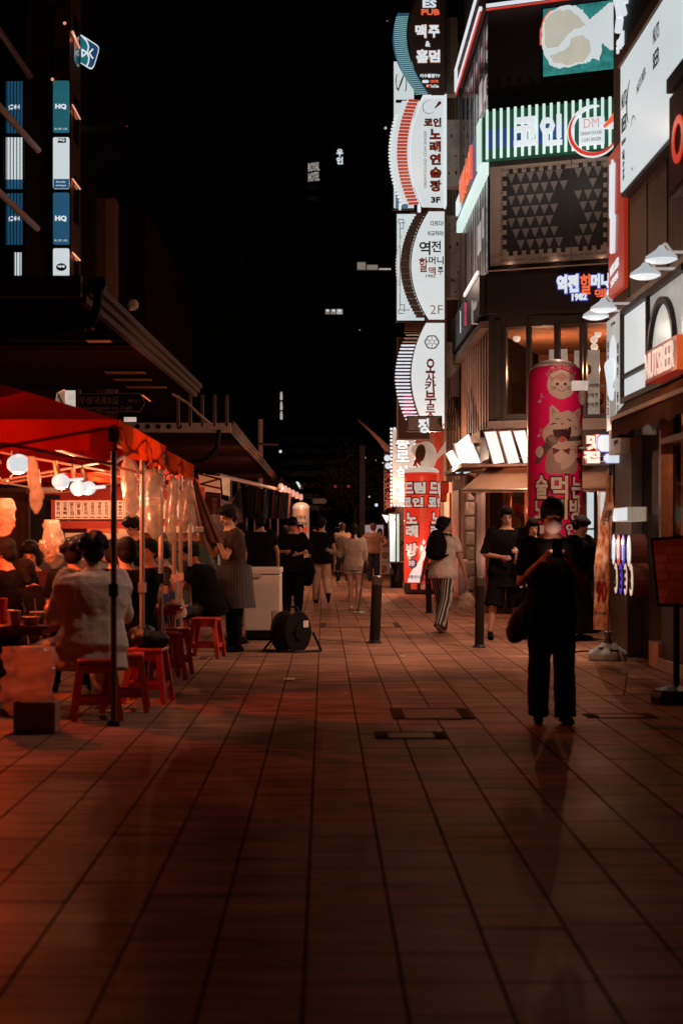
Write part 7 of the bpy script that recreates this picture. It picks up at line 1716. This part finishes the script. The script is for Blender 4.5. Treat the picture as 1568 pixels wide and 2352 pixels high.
    for s_ in (-1, 1):
        du, df = arms.get(s_, (V(.16*s_, -.03, -1), V(.03*s_, .16, -1)))
        sp = sh + rt*(.100*g**.5*H*s_) + up*(-.018*H); el = sp + Vector(du).normalized()*.172*H; wr = el + Vector(df).normalized()*.150*H
        A[s_] = (sp, el, wr)
        b.cap(sp, el, .029*H*g**.5, .022*H, 10); b.cap(el, wr, .0225*H, .0145*H, 10)
        if hands:
            d = Vector(df).normalized(); nrm = V(-s_, 0, 0) - d*(V(-s_, 0, 0).dot(d))
            if nrm.length < .2: nrm = V(0, 0, 1) - d*d.z
            nrm.normalize(); lat = d.cross(nrm)
            pc = wr + d*.028*H; b.cap(wr, pc, .013*H, .016*H, 8)
            for q in (-1, 0, 1): b.cap(wr + d*.012*H + lat*(.010*q*H), wr + d*.050*H + lat*(.014*q*H), .0085*H, .008*H, 7)
            for k, (q, L_) in enumerate(((-1.5, .034), (-.5, .042), (.5, .040), (1.5, .032))):
                p0 = wr + d*.050*H + lat*(q*.0105*H); d1 = (d + nrm*curl*.6).normalized(); p1 = p0 + d1*L_*.5*H; d2 = (d*max(0, 1-curl) + nrm*curl*1.6).normalized(); p2 = p1 + d2*L_*.5*H
                b.cap(p0, p1, .0056*H, .0052*H, 6); b.cap(p1, p2, .0052*H, .0044*H, 6)
            p0 = wr + d*.018*H + lat*(-.017*H); p1 = p0 + (d*.8 - lat*.7 + nrm*.5).normalized()*.026*H; b.cap(p0, p1, .0068*H, .006*H, 6); b.cap(p1, p1 + (d + nrm*.6).normalized()*.02*H, .006*H, .005*H, 6)
    F_ = {}
    for s_, (hp, kn, an) in chain.items():
        b.cap(hp, kn, .048*H*g, .031*H, 12); b.cap(kn, kn.lerp(an, .35) + V(0, -.008*H, 0), .029*H, .031*H, 12); b.cap(kn.lerp(an, .35) + V(0, -.008*H, 0), an, .030*H, .019*H, 12)
    rem(b.obj('body', skin, t, local=True), vox)
    # shoes
    for s_, (hp, kn, an) in chain.items():
        dsh = (an-kn).normalized(); f_ = V(0, 1, 0); tilt = max(-.9, min(.9, -dsh.y*1.0)) if (an.z > .06*H and seat is None) else 0
        f_ = V(.08*s_, math.cos(tilt), -abs(math.sin(tilt))*1.0).normalized() if tilt else V(.12*s_, 1, 0).normalized()
        heel = an + f_*(-.028*H) + V(0, 0, -.020*H); toe = an + f_*(.095*H) + V(0, 0, -.026*H)
        if seat is None and an.z <= .06*H: heel.z = toe.z = .020*H
        sm = MB().cap(heel, heel.lerp(toe, .55), .022*H, .023*H, 10).cap(heel.lerp(toe, .55), toe, .023*H, .017*H, 10).cap(an, heel.lerp(toe, .25), .022*H, .024*H, 10)
        rem(sm.obj('shoe', shoe, t, local=True), max(vox, .01), 0, 2)
    # bottoms
    rk, rh = botR
    if bottom in ('pants', 'shorts', 'wide'):
        m = MB(); torso(m, 1.04, -.06, .03)
        for s_, (hp, kn, an) in chain.items():
            if bottom == 'shorts':
                e = hp.lerp(kn, hemz if hemz else .8); m.tube(hp + V(0, 0, .01), e, .058*H*g, .050*H*rk, 14); m.sph(hp, .058*H*g, .058*H*g, .058*H*g, n=14)
            else:
                m.cap(hp, kn, .057*H*g, .042*H*rk, 14); e = an + (an-kn).normalized()*(.012*H) if seat is None else an; m.tube(kn, e, .042*H*rk, .032*H*rh, 14); m.sph(kn, .042*H*rk, .042*H*rk, .042*H*rk, n=12)
        rem(m.obj('trousers' if bottom != 'shorts' else 'shorts', bot, t, local=True), max(vox, .011), .022)
    elif bottom == 'skirt':
        m = MB(); n = 24; rings = []; z_end = hemz*H
        for i in range(9):
            f_ = i/8; c = pel.lerp(V((chain[-1][2].x+chain[1][2].x)/2*f_, (chain[-1][2].y+chain[1][2].y)/2*f_, z_end), f_); rr = (.095 + (.10*rk-.0)*f_)*H
            rings.append([c + V(rr*math.cos(6.2832*k/n)*(1+.06*math.sin(k*3.1)*f_), rr*.8*math.sin(6.2832*k/n)*(1+.06*math.sin(k*2.3)*f_), 0) for k in range(n)])
        rem(m.loft(rings[::-1]).obj('skirt', bot, t, local=True), max(vox, .012), .02)
    # top
    m = MB(); torso(m, 1.07*loose, -topL-.0 if topL > .06 else -.06, .300, .004)
    for s_, (sp, el, wr) in A.items():
        fl = .034*loose if sleeve <= 1 else .032*loose
        m.sph(sp, .038*H*loose*g**.5, .038*H*loose*g**.5, .038*H*loose*g**.5, n=14)
        if sleeve <= 1: m.tube(sp, sp.lerp(el, sleeve), .036*H*loose*g**.5, .036*H*loose, 14)
        else: m.cap(sp, el, .036*H*loose, .030*H*loose, 14); m.cap(el, el.lerp(wr, sleeve-1), .030*H*loose, .022*H*loose, 14)
    rem(m.obj('shirt', top, t, local=True), max(vox, .011), .024)
    # hair
    m = MB()
    if hair != 'none':
        m.sph(hp_(0, -.014, .028), .056*H, .062*H, .056*H, RM, 20)
        m.sph(hp_(0, -.030, -.010), .050*H, .042*H, .046*H, RM, 16)
        m.sph(hp_(0, .024, .048), .047*H, .036*H, .026*H, RM, 14)
        for s_ in (-1, 1): m.sph(hp_(.043*s_, -.008, .014), .013*H, .032*H, .032*H, RM, 10)
        if hair == 'messy':
            for k in range(16):
                a = random.uniform(0, 6.28); e = random.uniform(.2, 1.4); m.sph(hp_(.046*math.cos(a)*math.cos(e), -.012+.052*math.sin(a)*math.cos(e), .025+.048*math.sin(e)), .016*H, .016*H, .014*H, RM, 8)
        if hair in ('long', 'bob'):
            L_ = -.16 if hair == 'long' else -.055
            for s_ in (-1, 0, 1): m.cap(hp_(.036*s_, -.022, .0), hp_(.040*s_, -.034, L_), .030*H, .024*H, 12)
            for s_ in (-1, 1): m.cap(hp_(.046*s_, .004, .01), hp_(.048*s_, .004, L_*.9), .014*H, .012*H, 10)
        if hair in ('bun', 'pony'): m.sph(hp_(0, -.068, -.004 if hair == 'bun' else .02), .026*H, .022*H, .022*H, RM, 14)
        if hair == 'pony': m.cap(hp_(0, -.07, .01), hp_(0, -.075, -.09), .017*H, .010*H, 10)
        if hair == 'topbun': m.sph(hp_(0, -.055, .060), .022*H, .022*H, .020*H, RM, 12)
        if hair == 'big':
            for k in range(30):
                a = random.uniform(0, 6.28); e = random.uniform(-.3, 1.5); m.sph(hp_(.052*math.cos(a)*math.cos(e), -.02+.058*math.sin(a)*math.cos(e)-.01, .02+.055*math.sin(e)), .022*H, .022*H, .02*H, RM, 9)
        rem(m.obj('hair', hairm, t, local=True), max(vox*.9, .008), .012, 2)
    if eyes:
        for s_ in (-1, 1): MB().sph(hp_(.018*s_, .043, .0), .0065*H, .005*H, .0035*H, RM, 8).obj('eye', EYE, t, local=True)
        for s_ in (-1, 1): MB().sph(hp_(.018*s_, .0455, .016), .011*H, .004*H, .0022*H, RM, 8).obj('eyebrow', HAIR, t, local=True)
    t_ = dict(root=t, hp=hp_, RM=RM, A=A, chain=chain, pel=pel, sh=sh, up=up, fw=fw, rt=rt, H=H, nk=nk)
    return t_
PI = math.pi
def gp(x, y): g = G(x, y); return g
# ---- right side people
# masked woman with phone
pa = {-1: (V(-.22, .06, -1), V(.50, .62, .62)), 1: (V(.22, .06, -1), V(-.50, .62, .62))}
d = person('woman in black with a white face mask looking down at the phone in both hands', gp(1265, 1662), PI, 1.64, lean=.06, arms=pa, head=(0, .30), hair='topbun', sleeve=.85, loose=1.08, bottom='wide', botR=(1.2, 1.5), legs={-1: (V(-.015, .03, -1), V(-.02, .0, -1)), 1: (V(.015, .10, -1), V(.0, -.16, -1))}, vox=.009, curl=1.0, topL=.05)
H = d['H']; hp_ = d['hp']
rem(MB().sph(hp_(0, .028, -.030), .042*H, .040*H, .040*H, d['RM'], 18).sph(hp_(0, .056, -.018), .014*H, .012*H, .022*H, d['RM'], 10).obj('face_mask', M('mask_white', (.62, .48, .42), .8), d['root'], local=True), .008, 0, 3)
wr = (d['A'][-1][2] + d['A'][1][2])/2
ph = Fr(wr + V(0, .085, .02), (1, 0)); 
pm = MB(); c_ = wr + V(0, .075, .045)
pm.box(c_.x-.036, c_.x+.036, c_.y-.006, c_.y+.006, c_.z-.02, c_.z+.12); o = pm.obj('smartphone', M('phone_black', (.02, .012, .012), .2), d['root'], local=True); MB().box(c_.x-.032, c_.x+.032, c_.y-.0085, c_.y-.0062, c_.z-.012, c_.z+.112).obj('phone_screen', E('phone_glow', (.55, .42, .38), 1.0), d['root'], local=True); ll = lamp((0, 0, 0), .8, (1, .6, .48), d['root']); ll.location = c_ + V(0, -.03, .06)
# shoulder bag of masked woman
bp_ = MB(); sA = d['A'][1][0]
q = V(.19, -.02, .80)
tb_ = thing('tote_bag', Vector(d['root'].location) + V(-.26, .02, .72), 'dark olive tote bag hanging at the side of the masked woman', 'bag')
L0 = Vector(d['root'].location)
o = MB().sph(L0 + V(-.215, .03, .74), .085, .07, .18, Matrix.Rotation(.45, 3, 'Y'), 16).obj('bag_body', M('bag_olive', (.035, .03, .024), .8), tb_); rem(o, .012, .03)
MB().path([L0 + V(-.20, .02, .93), L0 + V(-.17, .03, 1.15), L0 + V(-.15, .02, 1.34)], .012, 6).obj('strap', M('bag_olive', (.035,.03,.024)), tb_)
# man with glasses and baggy shorts
d = person('man with glasses in a baggy black T shirt and long black shorts holding something small', gp(1162, 1467), PI+.15, 1.76, arms={-1: (V(-.25, .05, -1), V(.55, .75, .15)), 1: (V(.42, .10, -1), V(-.55, .75, -.12))}, legs={-1: (V(-.10, .05, -1), V(-.05, 0, -1)), 1: (V(.22, .16, -1), V(.14, .02, -1))}, sleeve=1.0, loose=1.28, bottom='shorts', botR=(1.5, 1), hemz=1.15, girth=1.08, vox=.011, head=(-.15, .12), topL=.14, shoe=BLKW)
H = d['H']; hp_ = d['hp']; gl_ = MB()
for s_ in (-1, 1):
    pts = [hp_(.019*s_+.0135*math.cos(k*.7854), .052, .0+.011*math.sin(k*.7854)) for k in range(9)]; gl_.path(pts, .002, 4)
gl_.tube(hp_(-.006, .053, .002), hp_(.006, .053, .002), .002, n=4).tube(hp_(.033, .05, .003), hp_(.046, 0, .002), .0018, n=4).tube(hp_(-.033, .05, .003), hp_(-.046, 0, .002), .0018, n=4)
gl_.obj('glasses', M('glasses_metal', (.3, .2, .15), .3, .8), d['root'], local=True)
for s_ in (-1, 1):
    an = d['chain'][s_][2]; MB().sph(an+V(.012*s_, .06, -.045), .035, .06, .012, n=10).obj('shoe_stripe', M('shoe_white', (.55, .42, .36), .5), d['root'], local=True)
# long haired woman beside him
d = person('woman with long straight dark hair and a white pouch, half hidden behind the masked woman', gp(1222, 1468), PI-.1, 1.60, hair='long', arms={1: (V(.35, .1, -1), V(-.1, .8, .1)), -1: (V(-.1, .1, -1), V(.0, .5, -.6))}, sleeve=.9, loose=1.15, bottom='wide', botR=(1.2, 1.3), head=(.2, .2), eyes=False)
L0 = Vector(d['root'].location)
tag(rem(MB().sph(L0+V(-.20, -.22, 1.04), .065, .04, .16, Matrix.Rotation(-.1, 3, 'Y'), 14).obj('white_pouch', M('pouch_white', (.42, .30, .27), .6)), .012, .01), 'white drawstring pouch hanging between the man with glasses and the long haired woman', 'bag')
ky = thing('key_charm', L0+V(-.15, -.30, .80), 'small white plush rabbit charm with a ring hanging below the white pouch', 'charm')
MB().sph(L0+V(-.15, -.30, .72), .035, .03, .04, n=12).sph(L0+V(-.15, -.30, .79), .038, .03, .034, n=12).cap(L0+V(-.165, -.30, .82), L0+V(-.17, -.30, .87), .010, .010).cap(L0+V(-.135, -.30, .82), L0+V(-.13, -.30, .87), .010, .010).cap(L0+V(-.17, -.31, .72), L0+V(-.20, -.31, .70), .010, .012).obj('plush', M('plush', (.55, .42, .34), .9), ky)
ring(FC(L0.y-.33), L0.x-.14, .90, .018, .028, 0, 6.28, 0, .01, 14).obj('ring', M('ring_orange', (.6, .15, .05), .4), ky)
# woman in long black dress
d = person('woman in a loose long black dress with her head turned down behind the masked woman', gp(1322, 1470), PI+.7, 1.64, lean=.10, hair='bun', sleeve=1.5, loose=1.3, bottom='skirt', hemz=.06, botR=(1.2, 1), head=(.7, .5), eyes=False, arms={-1: (V(-.1, .25, -1), V(.2, .8, .2)), 1: (V(.15, .1, -1), V(0, .6, -.7))}, girth=1.1)
# striped trousers woman with backpack
lg = {-1: (V(-.04, .42, -1), V(0, .05, -1)), 1: (V(.05, -.26, -1), V(0, -.62, -1))}
d = person('woman in a white T shirt and striped trousers with a black backpack, walking right', gp(1016, 1452), -.55, 1.68, lean=.05, arms={-1: (V(-.30, -.05, -1), V(-.35, .10, -1)), 1: (V(.25, .18, -1), V(.18, .35, -1))}, legs=lg, top=WHW, bot=STRW, botR=(1.25, 1.55), hair='bun', head=(-.75, -.05), loose=1.12, girth=1.06, topL=.06, shoe=cloth('sandal', (.20, .11, .08)), vox=.011)
up_, fw_, rt_, sh_, pel_ = d['up'], d['fw'], d['rt'], d['sh'], d['pel']
cB = pel_ + up_*.36 - fw_*.20
Lw = d['root'].matrix_basis if False else Matrix.Translation(d['root'].location) @ Matrix.Rotation(-.55, 4, 'Z')
bk = thing('backpack', Lw @ cB, 'small black backpack worn by the woman in striped trousers', 'backpack')
def wv(p): return Lw @ p
o = MB().sph(wv(cB), .15, .10, .21, n=18).sph(wv(cB + V(0, -.03, -.07)), .15, .11, .14, n=16).sph(wv(cB+V(0, .0, .17)), .09, .07, .06, n=12).obj('bag_body', BLKW, bk); rem(o, .012, .015)
for s_ in (-1, 1): MB().path([wv(cB + rt_*.09*s_ + up_*.17), wv(sh_ + rt_*.105*s_ + up_*.045), wv(sh_ + rt_*.11*s_ + fw_*.10 - up_*.0), wv(sh_ + rt_*.15*s_ + fw_*.06 - up_*.2), wv(cB + rt_*.12*s_ - up_*.15)], .014, 7).obj('strap', BLKW, bk)
wrr = wv(d['A'][1][2]) + V(.02, 0, -.10)
pb = bag(1069, 1362, 1403, 38, GY(1412)-.3, 'pale carrier bag carried by the woman in striped trousers', Cloth('bag_grey', (.70, .55, .46), .5, None, .15, .3, 10), 31, 'shopping bag', 'shopping_bag', taper=.35)
tag(MB().path([wrr, P(1068, 1352, GY(1412)-.3), P(1069, 1366, GY(1412)-.3)], .006, 5).obj('bag_handle', M('cord_grey', (.25,.18,.14))), 'twisted handle of the pale carrier bag', 'bag handle')
# ---- centre people walking away
walkL = {-1: (V(-.02, .16, -1), V(0, -.02, -1)), 1: (V(.04, -.02, -1), V(0, -.75, -.75))}
d = person('man in a black T shirt and khaki trousers walking away, one foot lifted', gp(738, 1385), .10, 1.76, legs=walkL, bot=KHW, botR=(1.25, 1.35), head=(-.5, .1), loose=1.18, hair='short', arms={-1: (V(-.18, -.02, -1), V(-.02, .15, -1)), 1: (V(.30, .05, -1), V(.1, .35, -1))}, vox=.013, topL=.07)
d = person('woman in a cream sweatshirt and white shorts holding the arm of the man in black', gp(812, 1401), -.06, 1.60, legs={-1: (V(.06, .10, -1), V(.02, -.05, -1)), 1: (V(.0, -.05, -1), V(0, -.30, -1))}, top=CRW, sleeve=1.9, loose=1.22, bottom='shorts', bot=WHW, hemz=.42, botR=(1.2, 1), hair='pony', arms={-1: (V(-.35, .15, -1), V(-.75, .45, .25)), 1: (V(.18, 0, -1), V(.02, .2, -1))}, vox=.012, skin=SKIN2, shoe=WHW, topL=.07)
L0 = Vector(d['root'].location)
sb = thing('shoulder_bag', L0+V(.21, -.02, .85), 'small brown shoulder bag on the right side of the woman in shorts', 'bag'); o = MB().sph(L0+V(.23, -.04, .80), .06, .09, .12, n=12).obj('bag_body', M('bag_brown', (.05, .02, .015), .5), sb); MB().path([L0+V(.22, -.04, .90), L0+V(.20, -.02, 1.2), L0+V(.16, 0, 1.32)], .008, 5).obj('strap', M('bag_brown', (.05,.02,.015)), sb)
d = person('man in a brown shirt and dark trousers with hands on his hips, seen from behind', gp(857, 1335), -.05, 1.77, top=BRW, bot=NVW, botR=(1.35, 1.4), arms={-1: (V(-.8, -.1, -.8), V(.7, .1, -.6)), 1: (V(.8, -.1, -.8), V(-.7, .1, -.6))}, loose=1.2, hair='short', hairm=HAIRB, vox=.014)
d = person('man in a tan T shirt with a sling backpack walking away between the couple', gp(786, 1340), .05, 1.76, top=KHW, bot=NVW, loose=1.1, hair='short', hairm=HAIRB, legs={-1: (V(-.08, .12, -1), V(0, 0, -1)), 1: (V(.1, -.1, -1), V(0, -.2, -1))}, vox=.014, shoe=WHW)
L0 = Vector(d['root'].location); o = MB().sph(L0+V(-.06, -.20, 1.2), .14, .09, .20, Matrix.Rotation(.4, 3, 'Y'), 14).obj('sling_bag', M('bag_tan', (.16, .09, .06), .7)); tag(rem(o, .014, .01), 'tan sling backpack on the man between the couple', 'backpack')
d = person('young man in a cream sweatshirt walking toward the camera in the distance', gp(690, 1340), PI, 1.74, top=CRW, sleeve=1.3, bot=KHW, loose=1.2, vox=.014, skin=SKIN2, legs={-1: (V(-.05, .15, -1), V(0, 0, -1)), 1: (V(.05, -.1, -1), V(0, -.3, -1))})
for i, (x, y, h, yw, tp, bt, lb_) in enumerate(((722, 1325, 1.7, PI, GRW, BLKW, 'distant walker in a greyish shirt left of the cream sweatshirt man, face to camera'), (803, 1322, 1.62, 0, BRW, NVW, 'distant woman with tied brown hair above the cream sweatshirt woman'), (672, 1322, 1.66, PI, WNW, BLKW, 'distant person in wine red near the far inflatable'), (655, 1335, 1.7, .3, BLKW, BLKW, 'distant person in black behind the man in the black cap'), (775, 1318, 1.68, 0, CHW, KHW, 'distant walker in charcoal between the couple in the crowd'), (872, 1318, 1.65, PI, CRW, NVW, 'distant person in cream by the food cart'))):
    person(lb_, gp(x, y), yw, h, top=tp, bot=bt, loose=1.15, vox=.02, eyes=False, hands=False, hair=('short', 'bob')[i % 2])
# man in cap facing camera, dark loose clothes
d = person('person in black cap and loose black clothes looking down with one hand at the waist', gp(672, 1412), PI-.1, 1.70, arms={-1: (V(-.6, -.05, -.9), V(.75, .5, -.2)), 1: (V(.55, .1, -1), V(-.7, .6, .0))}, loose=1.25, bottom='wide', botR=(1.5, 1.2), head=(0, .45), vox=.012, hair='short', topL=.10, sleeve=1.2)
o = MB().sph(d['hp'](0, -.004, .045), .052*1.7, .060*1.7, .040*1.7, d['RM'], 16).sph(d['hp'](0, .062, .036), .036*1.7, .034*1.7, .006*1.7, d['RM'], 14).obj('cap', BLKW, d['root'], local=True)
L0 = Vector(d['root'].location); tag(rem(MB().sph(L0+V(.26, 0, .75), .13, .09, .26, n=14).obj('black_coat', BLKW), .014, .05), 'black jacket draped over the arm of the person in the black cap', 'jacket')
d = person('man in a black T shirt seen from behind at the freezer', gp(598, 1425), .05, 1.74, loose=1.25, hair='short', arms={-1: (V(-.35, .0, -1), V(-.05, .2, -1)), 1: (V(.35, .0, -1), V(.05, .2, -1))}, vox=.012)
d = person('small dark haired passer by between the standing vendor and the freezer man', gp(556, 1400), PI*.6, 1.62, top=CHW, vox=.016, hands=False, eyes=False)
# ---- stall people
d = person('standing man in dark brown T shirt and pinstriped apron, hand at his mouth', gp(538, 1496), PI*.62, 1.74, lean=.10, top=cloth('dark_brown', (.045, .025, .019)), arms={-1: (V(-.1, .45, -1), V(.15, .45, 1)), 1: (V(.05, .5, -.9), V(-.25, .55, .9))}, head=(.3, .3), loose=1.12, vox=.011, topL=.03)
L0 = Vector(d['root'].location); o = MB().lathe(L0+V(0, 0, .52), [(.26, 0), (.235, .2), (.215, .42), (.205, .50)], 24, 1, 1.0).obj('apron', APR); tag(o, 'dark pinstriped apron around the standing man', 'apron')
cl = person('cook in a black shirt looking down at his hands behind the tables', V(PX(330, 15.9), 15.9, .0), PI*.72, 1.62, lean=.22, arms={-1: (V(.1, .5, -1), V(.1, .9, .2)), 1: (V(0, .5, -1), V(-.1, .9, .25))}, head=(.2, .55), hair='messy', sleeve=1.4, loose=1.15, vox=.012)
sit = {-1: (V(-.25, 1, -.12), V(-.02, .05, -1)), 1: (V(.25, 1, -.12), V(.02, .05, -1))}
d = person('seated man in a black cap and black printed T shirt leaning to the table', gp(484, 1502), PI*.55, 1.72, seat=.45, lean=.36, legs=sit, arms={-1: (V(0, .8, -1), V(.1, 1, .1)), 1: (V(0, .8, -.8), V(-.1, 1, .2))}, head=(.1, .25), loose=1.25, girth=1.1, vox=.012, bot=APR, topL=.08)
MB().sph(d['hp'](0, -.004, .040), .052*1.72, .058*1.72, .042*1.72, d['RM'], 16).sph(d['hp'](0, .066, .028), .034*1.72, .034*1.72, .006*1.72, d['RM'], 14).obj('cap', BLKW, d['root'], local=True)
pr = d['pel'] + d['up']*.36 - d['fw']*.155; Lw = Matrix.Translation(d['root'].location) @ Matrix.Rotation(PI*.55, 4, 'Z')
FTX = FrP(Lw @ (pr + d['rt']*0), (Lw.to_3x3() @ d['rt']), (Lw.to_3x3() @ d['up']), (Lw.to_3x3() @ (-d['fw'])))
for k in range(3): text(None, FTX, ('EVERY DAY', 'LIVE SLOW', 'SEOUL')[k], -.02, -.04*k, .18, .022, M('shirt_print', (.5, .38, .32), .7), .012, .002, .02)['label'] = ''
for o in list(bpy.data.objects):
    if o.name.startswith('lettering') and o.parent is None:
        L_ = o.location.copy(); o.parent = d['root']; o.matrix_parent_inverse = (Matrix.Translation(d['root'].location) @ Matrix.Rotation(PI*.55, 4, 'Z')).inverted()
        if 'label' in o: del o['label']
d = person('woman with a dark bob seated behind the man in the cap', gp(462, 1478), -PI*.45, 1.62, seat=.66, lean=.05, legs=sit, hair='bob', top=WNW, arms={-1: (V(0, .6, -1), V(.2, 1, .2)), 1: (V(0, .6, -1), V(-.2, 1, .2))}, head=(0, .15), vox=.012)
L0 = Vector(d['root'].location); tag(rem(MB().sph(L0+V(.27, -.25, .98), .15, .12, .17, n=14).obj('white_bundle', M('bundle_white', (.45, .33, .28), .8)), .012, .05), 'crumpled white bag bundle held beside the seated woman', 'bag')
d = person('seated man in a grey T shirt facing the camera behind the bright red table', V(PX(348, 15.0), 15.0, 0), PI*.95, 1.70, seat=.45, lean=.12, legs=sit, top=CHW, arms={-1: (V(-.1, .5, -1), V(.4, .8, .4)), 1: (V(.1, .4, -1), V(-.3, .9, .1))}, vox=.012, head=(-.3, .0))
d = person('diner in black sitting between the white shirt and the red table', gp(300, 1600), PI*.12, 1.74, seat=.46, lean=.22, legs=sit, arms={-1: (V(-.2, .7, -1), V(0, 1, 0)), 1: (V(.2, .75, -1), V(.1, 1, .1))}, hair='short', loose=1.25, vox=.011, topL=.10, girth=1.1, head=(.2, .1))
d = person('large seated person in a white T shirt with dark curly hair, back to the camera', gp(212, 1640), .25, 1.76, seat=.47, lean=.16, side=.02, botR=(1.7, 1.9), legs={-1: (V(-.9, .5, -.35), V(-.12, -.1, -1)), 1: (V(.1, 1, -.12), V(0, .05, -1))}, arms={-1: (V(-.35, .25, -1), V(-.1, .9, .1)), 1: (V(.25, .3, -1), V(0, 1, 0))}, top=cloth('white_tee', (.50, .40, .35)), sleeve=1.05, loose=1.35, girth=1.12, hair='big', vox=.010, topL=.13, head=(.1, .2), bot=WHW)
L0 = Vector(d['root'].location)
d = person('person with dark curly hair leaning behind the white shirted diner', gp(168, 1600), .1, 1.62, seat=.50, lean=.2, legs=sit, hair='big', vox=.012, loose=1.15, head=(-.3, .1), eyes=False)
d = person('diner in a black T shirt at the left edge, face turned to the left', V(PX(38, 12.4), 12.4, 0), PI*.45, 1.70, seat=.47, lean=.16, legs=sit, arms={-1: (V(0, .5, -1), V(.1, 1, .1)), 1: (V(.1, .6, -1), V(-.1, .9, .3))}, vox=.011, head=(.1, .25), loose=1.15)
d = person('hunched diner in black with a hand near the mouth at the dark table', V(PX(112, 12.3), 12.3, 0), PI*.3, 1.60, seat=.40, lean=.5, legs=sit, arms={-1: (V(-.2, .7, -.8), V(.1, .6, .8)), 1: (V(.1, .6, -1), V(-.1, 1, .3))}, vox=.012, head=(.3, .3), hair='bob')
person('diner in wine red facing the camera across the dark red table', V(PX(78, 13.6), 13.6, 0), PI*.95, 1.66, seat=.46, lean=.15, legs=sit, top=WNW, hair='bob', vox=.014, arms={-1: (V(-.1, .6, -1), V(.3, .9, .2)), 1: (V(.1, .6, -1), V(-.2, .9, .5))}, head=(.2, .3))
person('diner in charcoal seen from behind between the near tent pole and the red table', V(PX(268, 12.7), 12.7, 0), PI*.1, 1.70, seat=.46, lean=.2, legs=sit, top=CHW, hair='messy', vox=.014, arms={-1: (V(-.2, .7, -1), V(0, 1, 0)), 1: (V(.2, .7, -1), V(0, 1, .2))}, head=(-.3, .1))
person('diner in a pale shirt turned sideways behind the hanging bags', V(PX(398, 15.6), 15.6, 0), PI*.6, 1.66, seat=.46, lean=.2, legs=sit, top=CRW, hair='short', vox=.014, arms={-1: (V(-.1, .7, -1), V(0, 1, .1)), 1: (V(.1, .7, -1), V(0, 1, .3))}, head=(0, .3))
for i, (x, Y, h, c) in enumerate(((52, 11.15, .20, (.10, .20, .10)), (104, 11.35, .20, (.10, .20, .10)), (20, 11.3, .10, (.6, .45, .35)), (118, 11.15, .05, (.6, .4, .28)))):
    p = V(PX(x, Y), Y, ztab+.002)
    if h > .15: tag(MB().lathe(p, [(.028, 0), (.03, .01), (.03, h*.6), (.012, h*.8), (.012, h)], 12).obj('glass_bottle', Glass('soju_green', (.35, .7, .4), .3)), ('green glass bottle left of the bowls on the dark table', 'green glass bottle at the right end of the dark table')[i], 'bottle')
    else: tag(MB().lathe(p, [(.03, 0), (.045, h)], 12).obj('paper_cup' if h > .06 else 'side_dish', M('ware_%d' % i, c, .4)), ('pale cup near the left end of the dark table', 'small pale side dish at the right end of the dark table')[i-2], 'cup' if h > .06 else 'dish')
for o in bpy.data.objects:
    if o.name.startswith('black_bag'): rem(o, .014, .10, 6)
# bake the remeshed bodies and clothes
dg = bpy.context.evaluated_depsgraph_get()
for o in REM:
    me = bpy.data.meshes.new_from_object(o.evaluated_get(dg)); me.name = o.name
    o.modifiers.clear(); o.data = me
    me.shade_smooth()
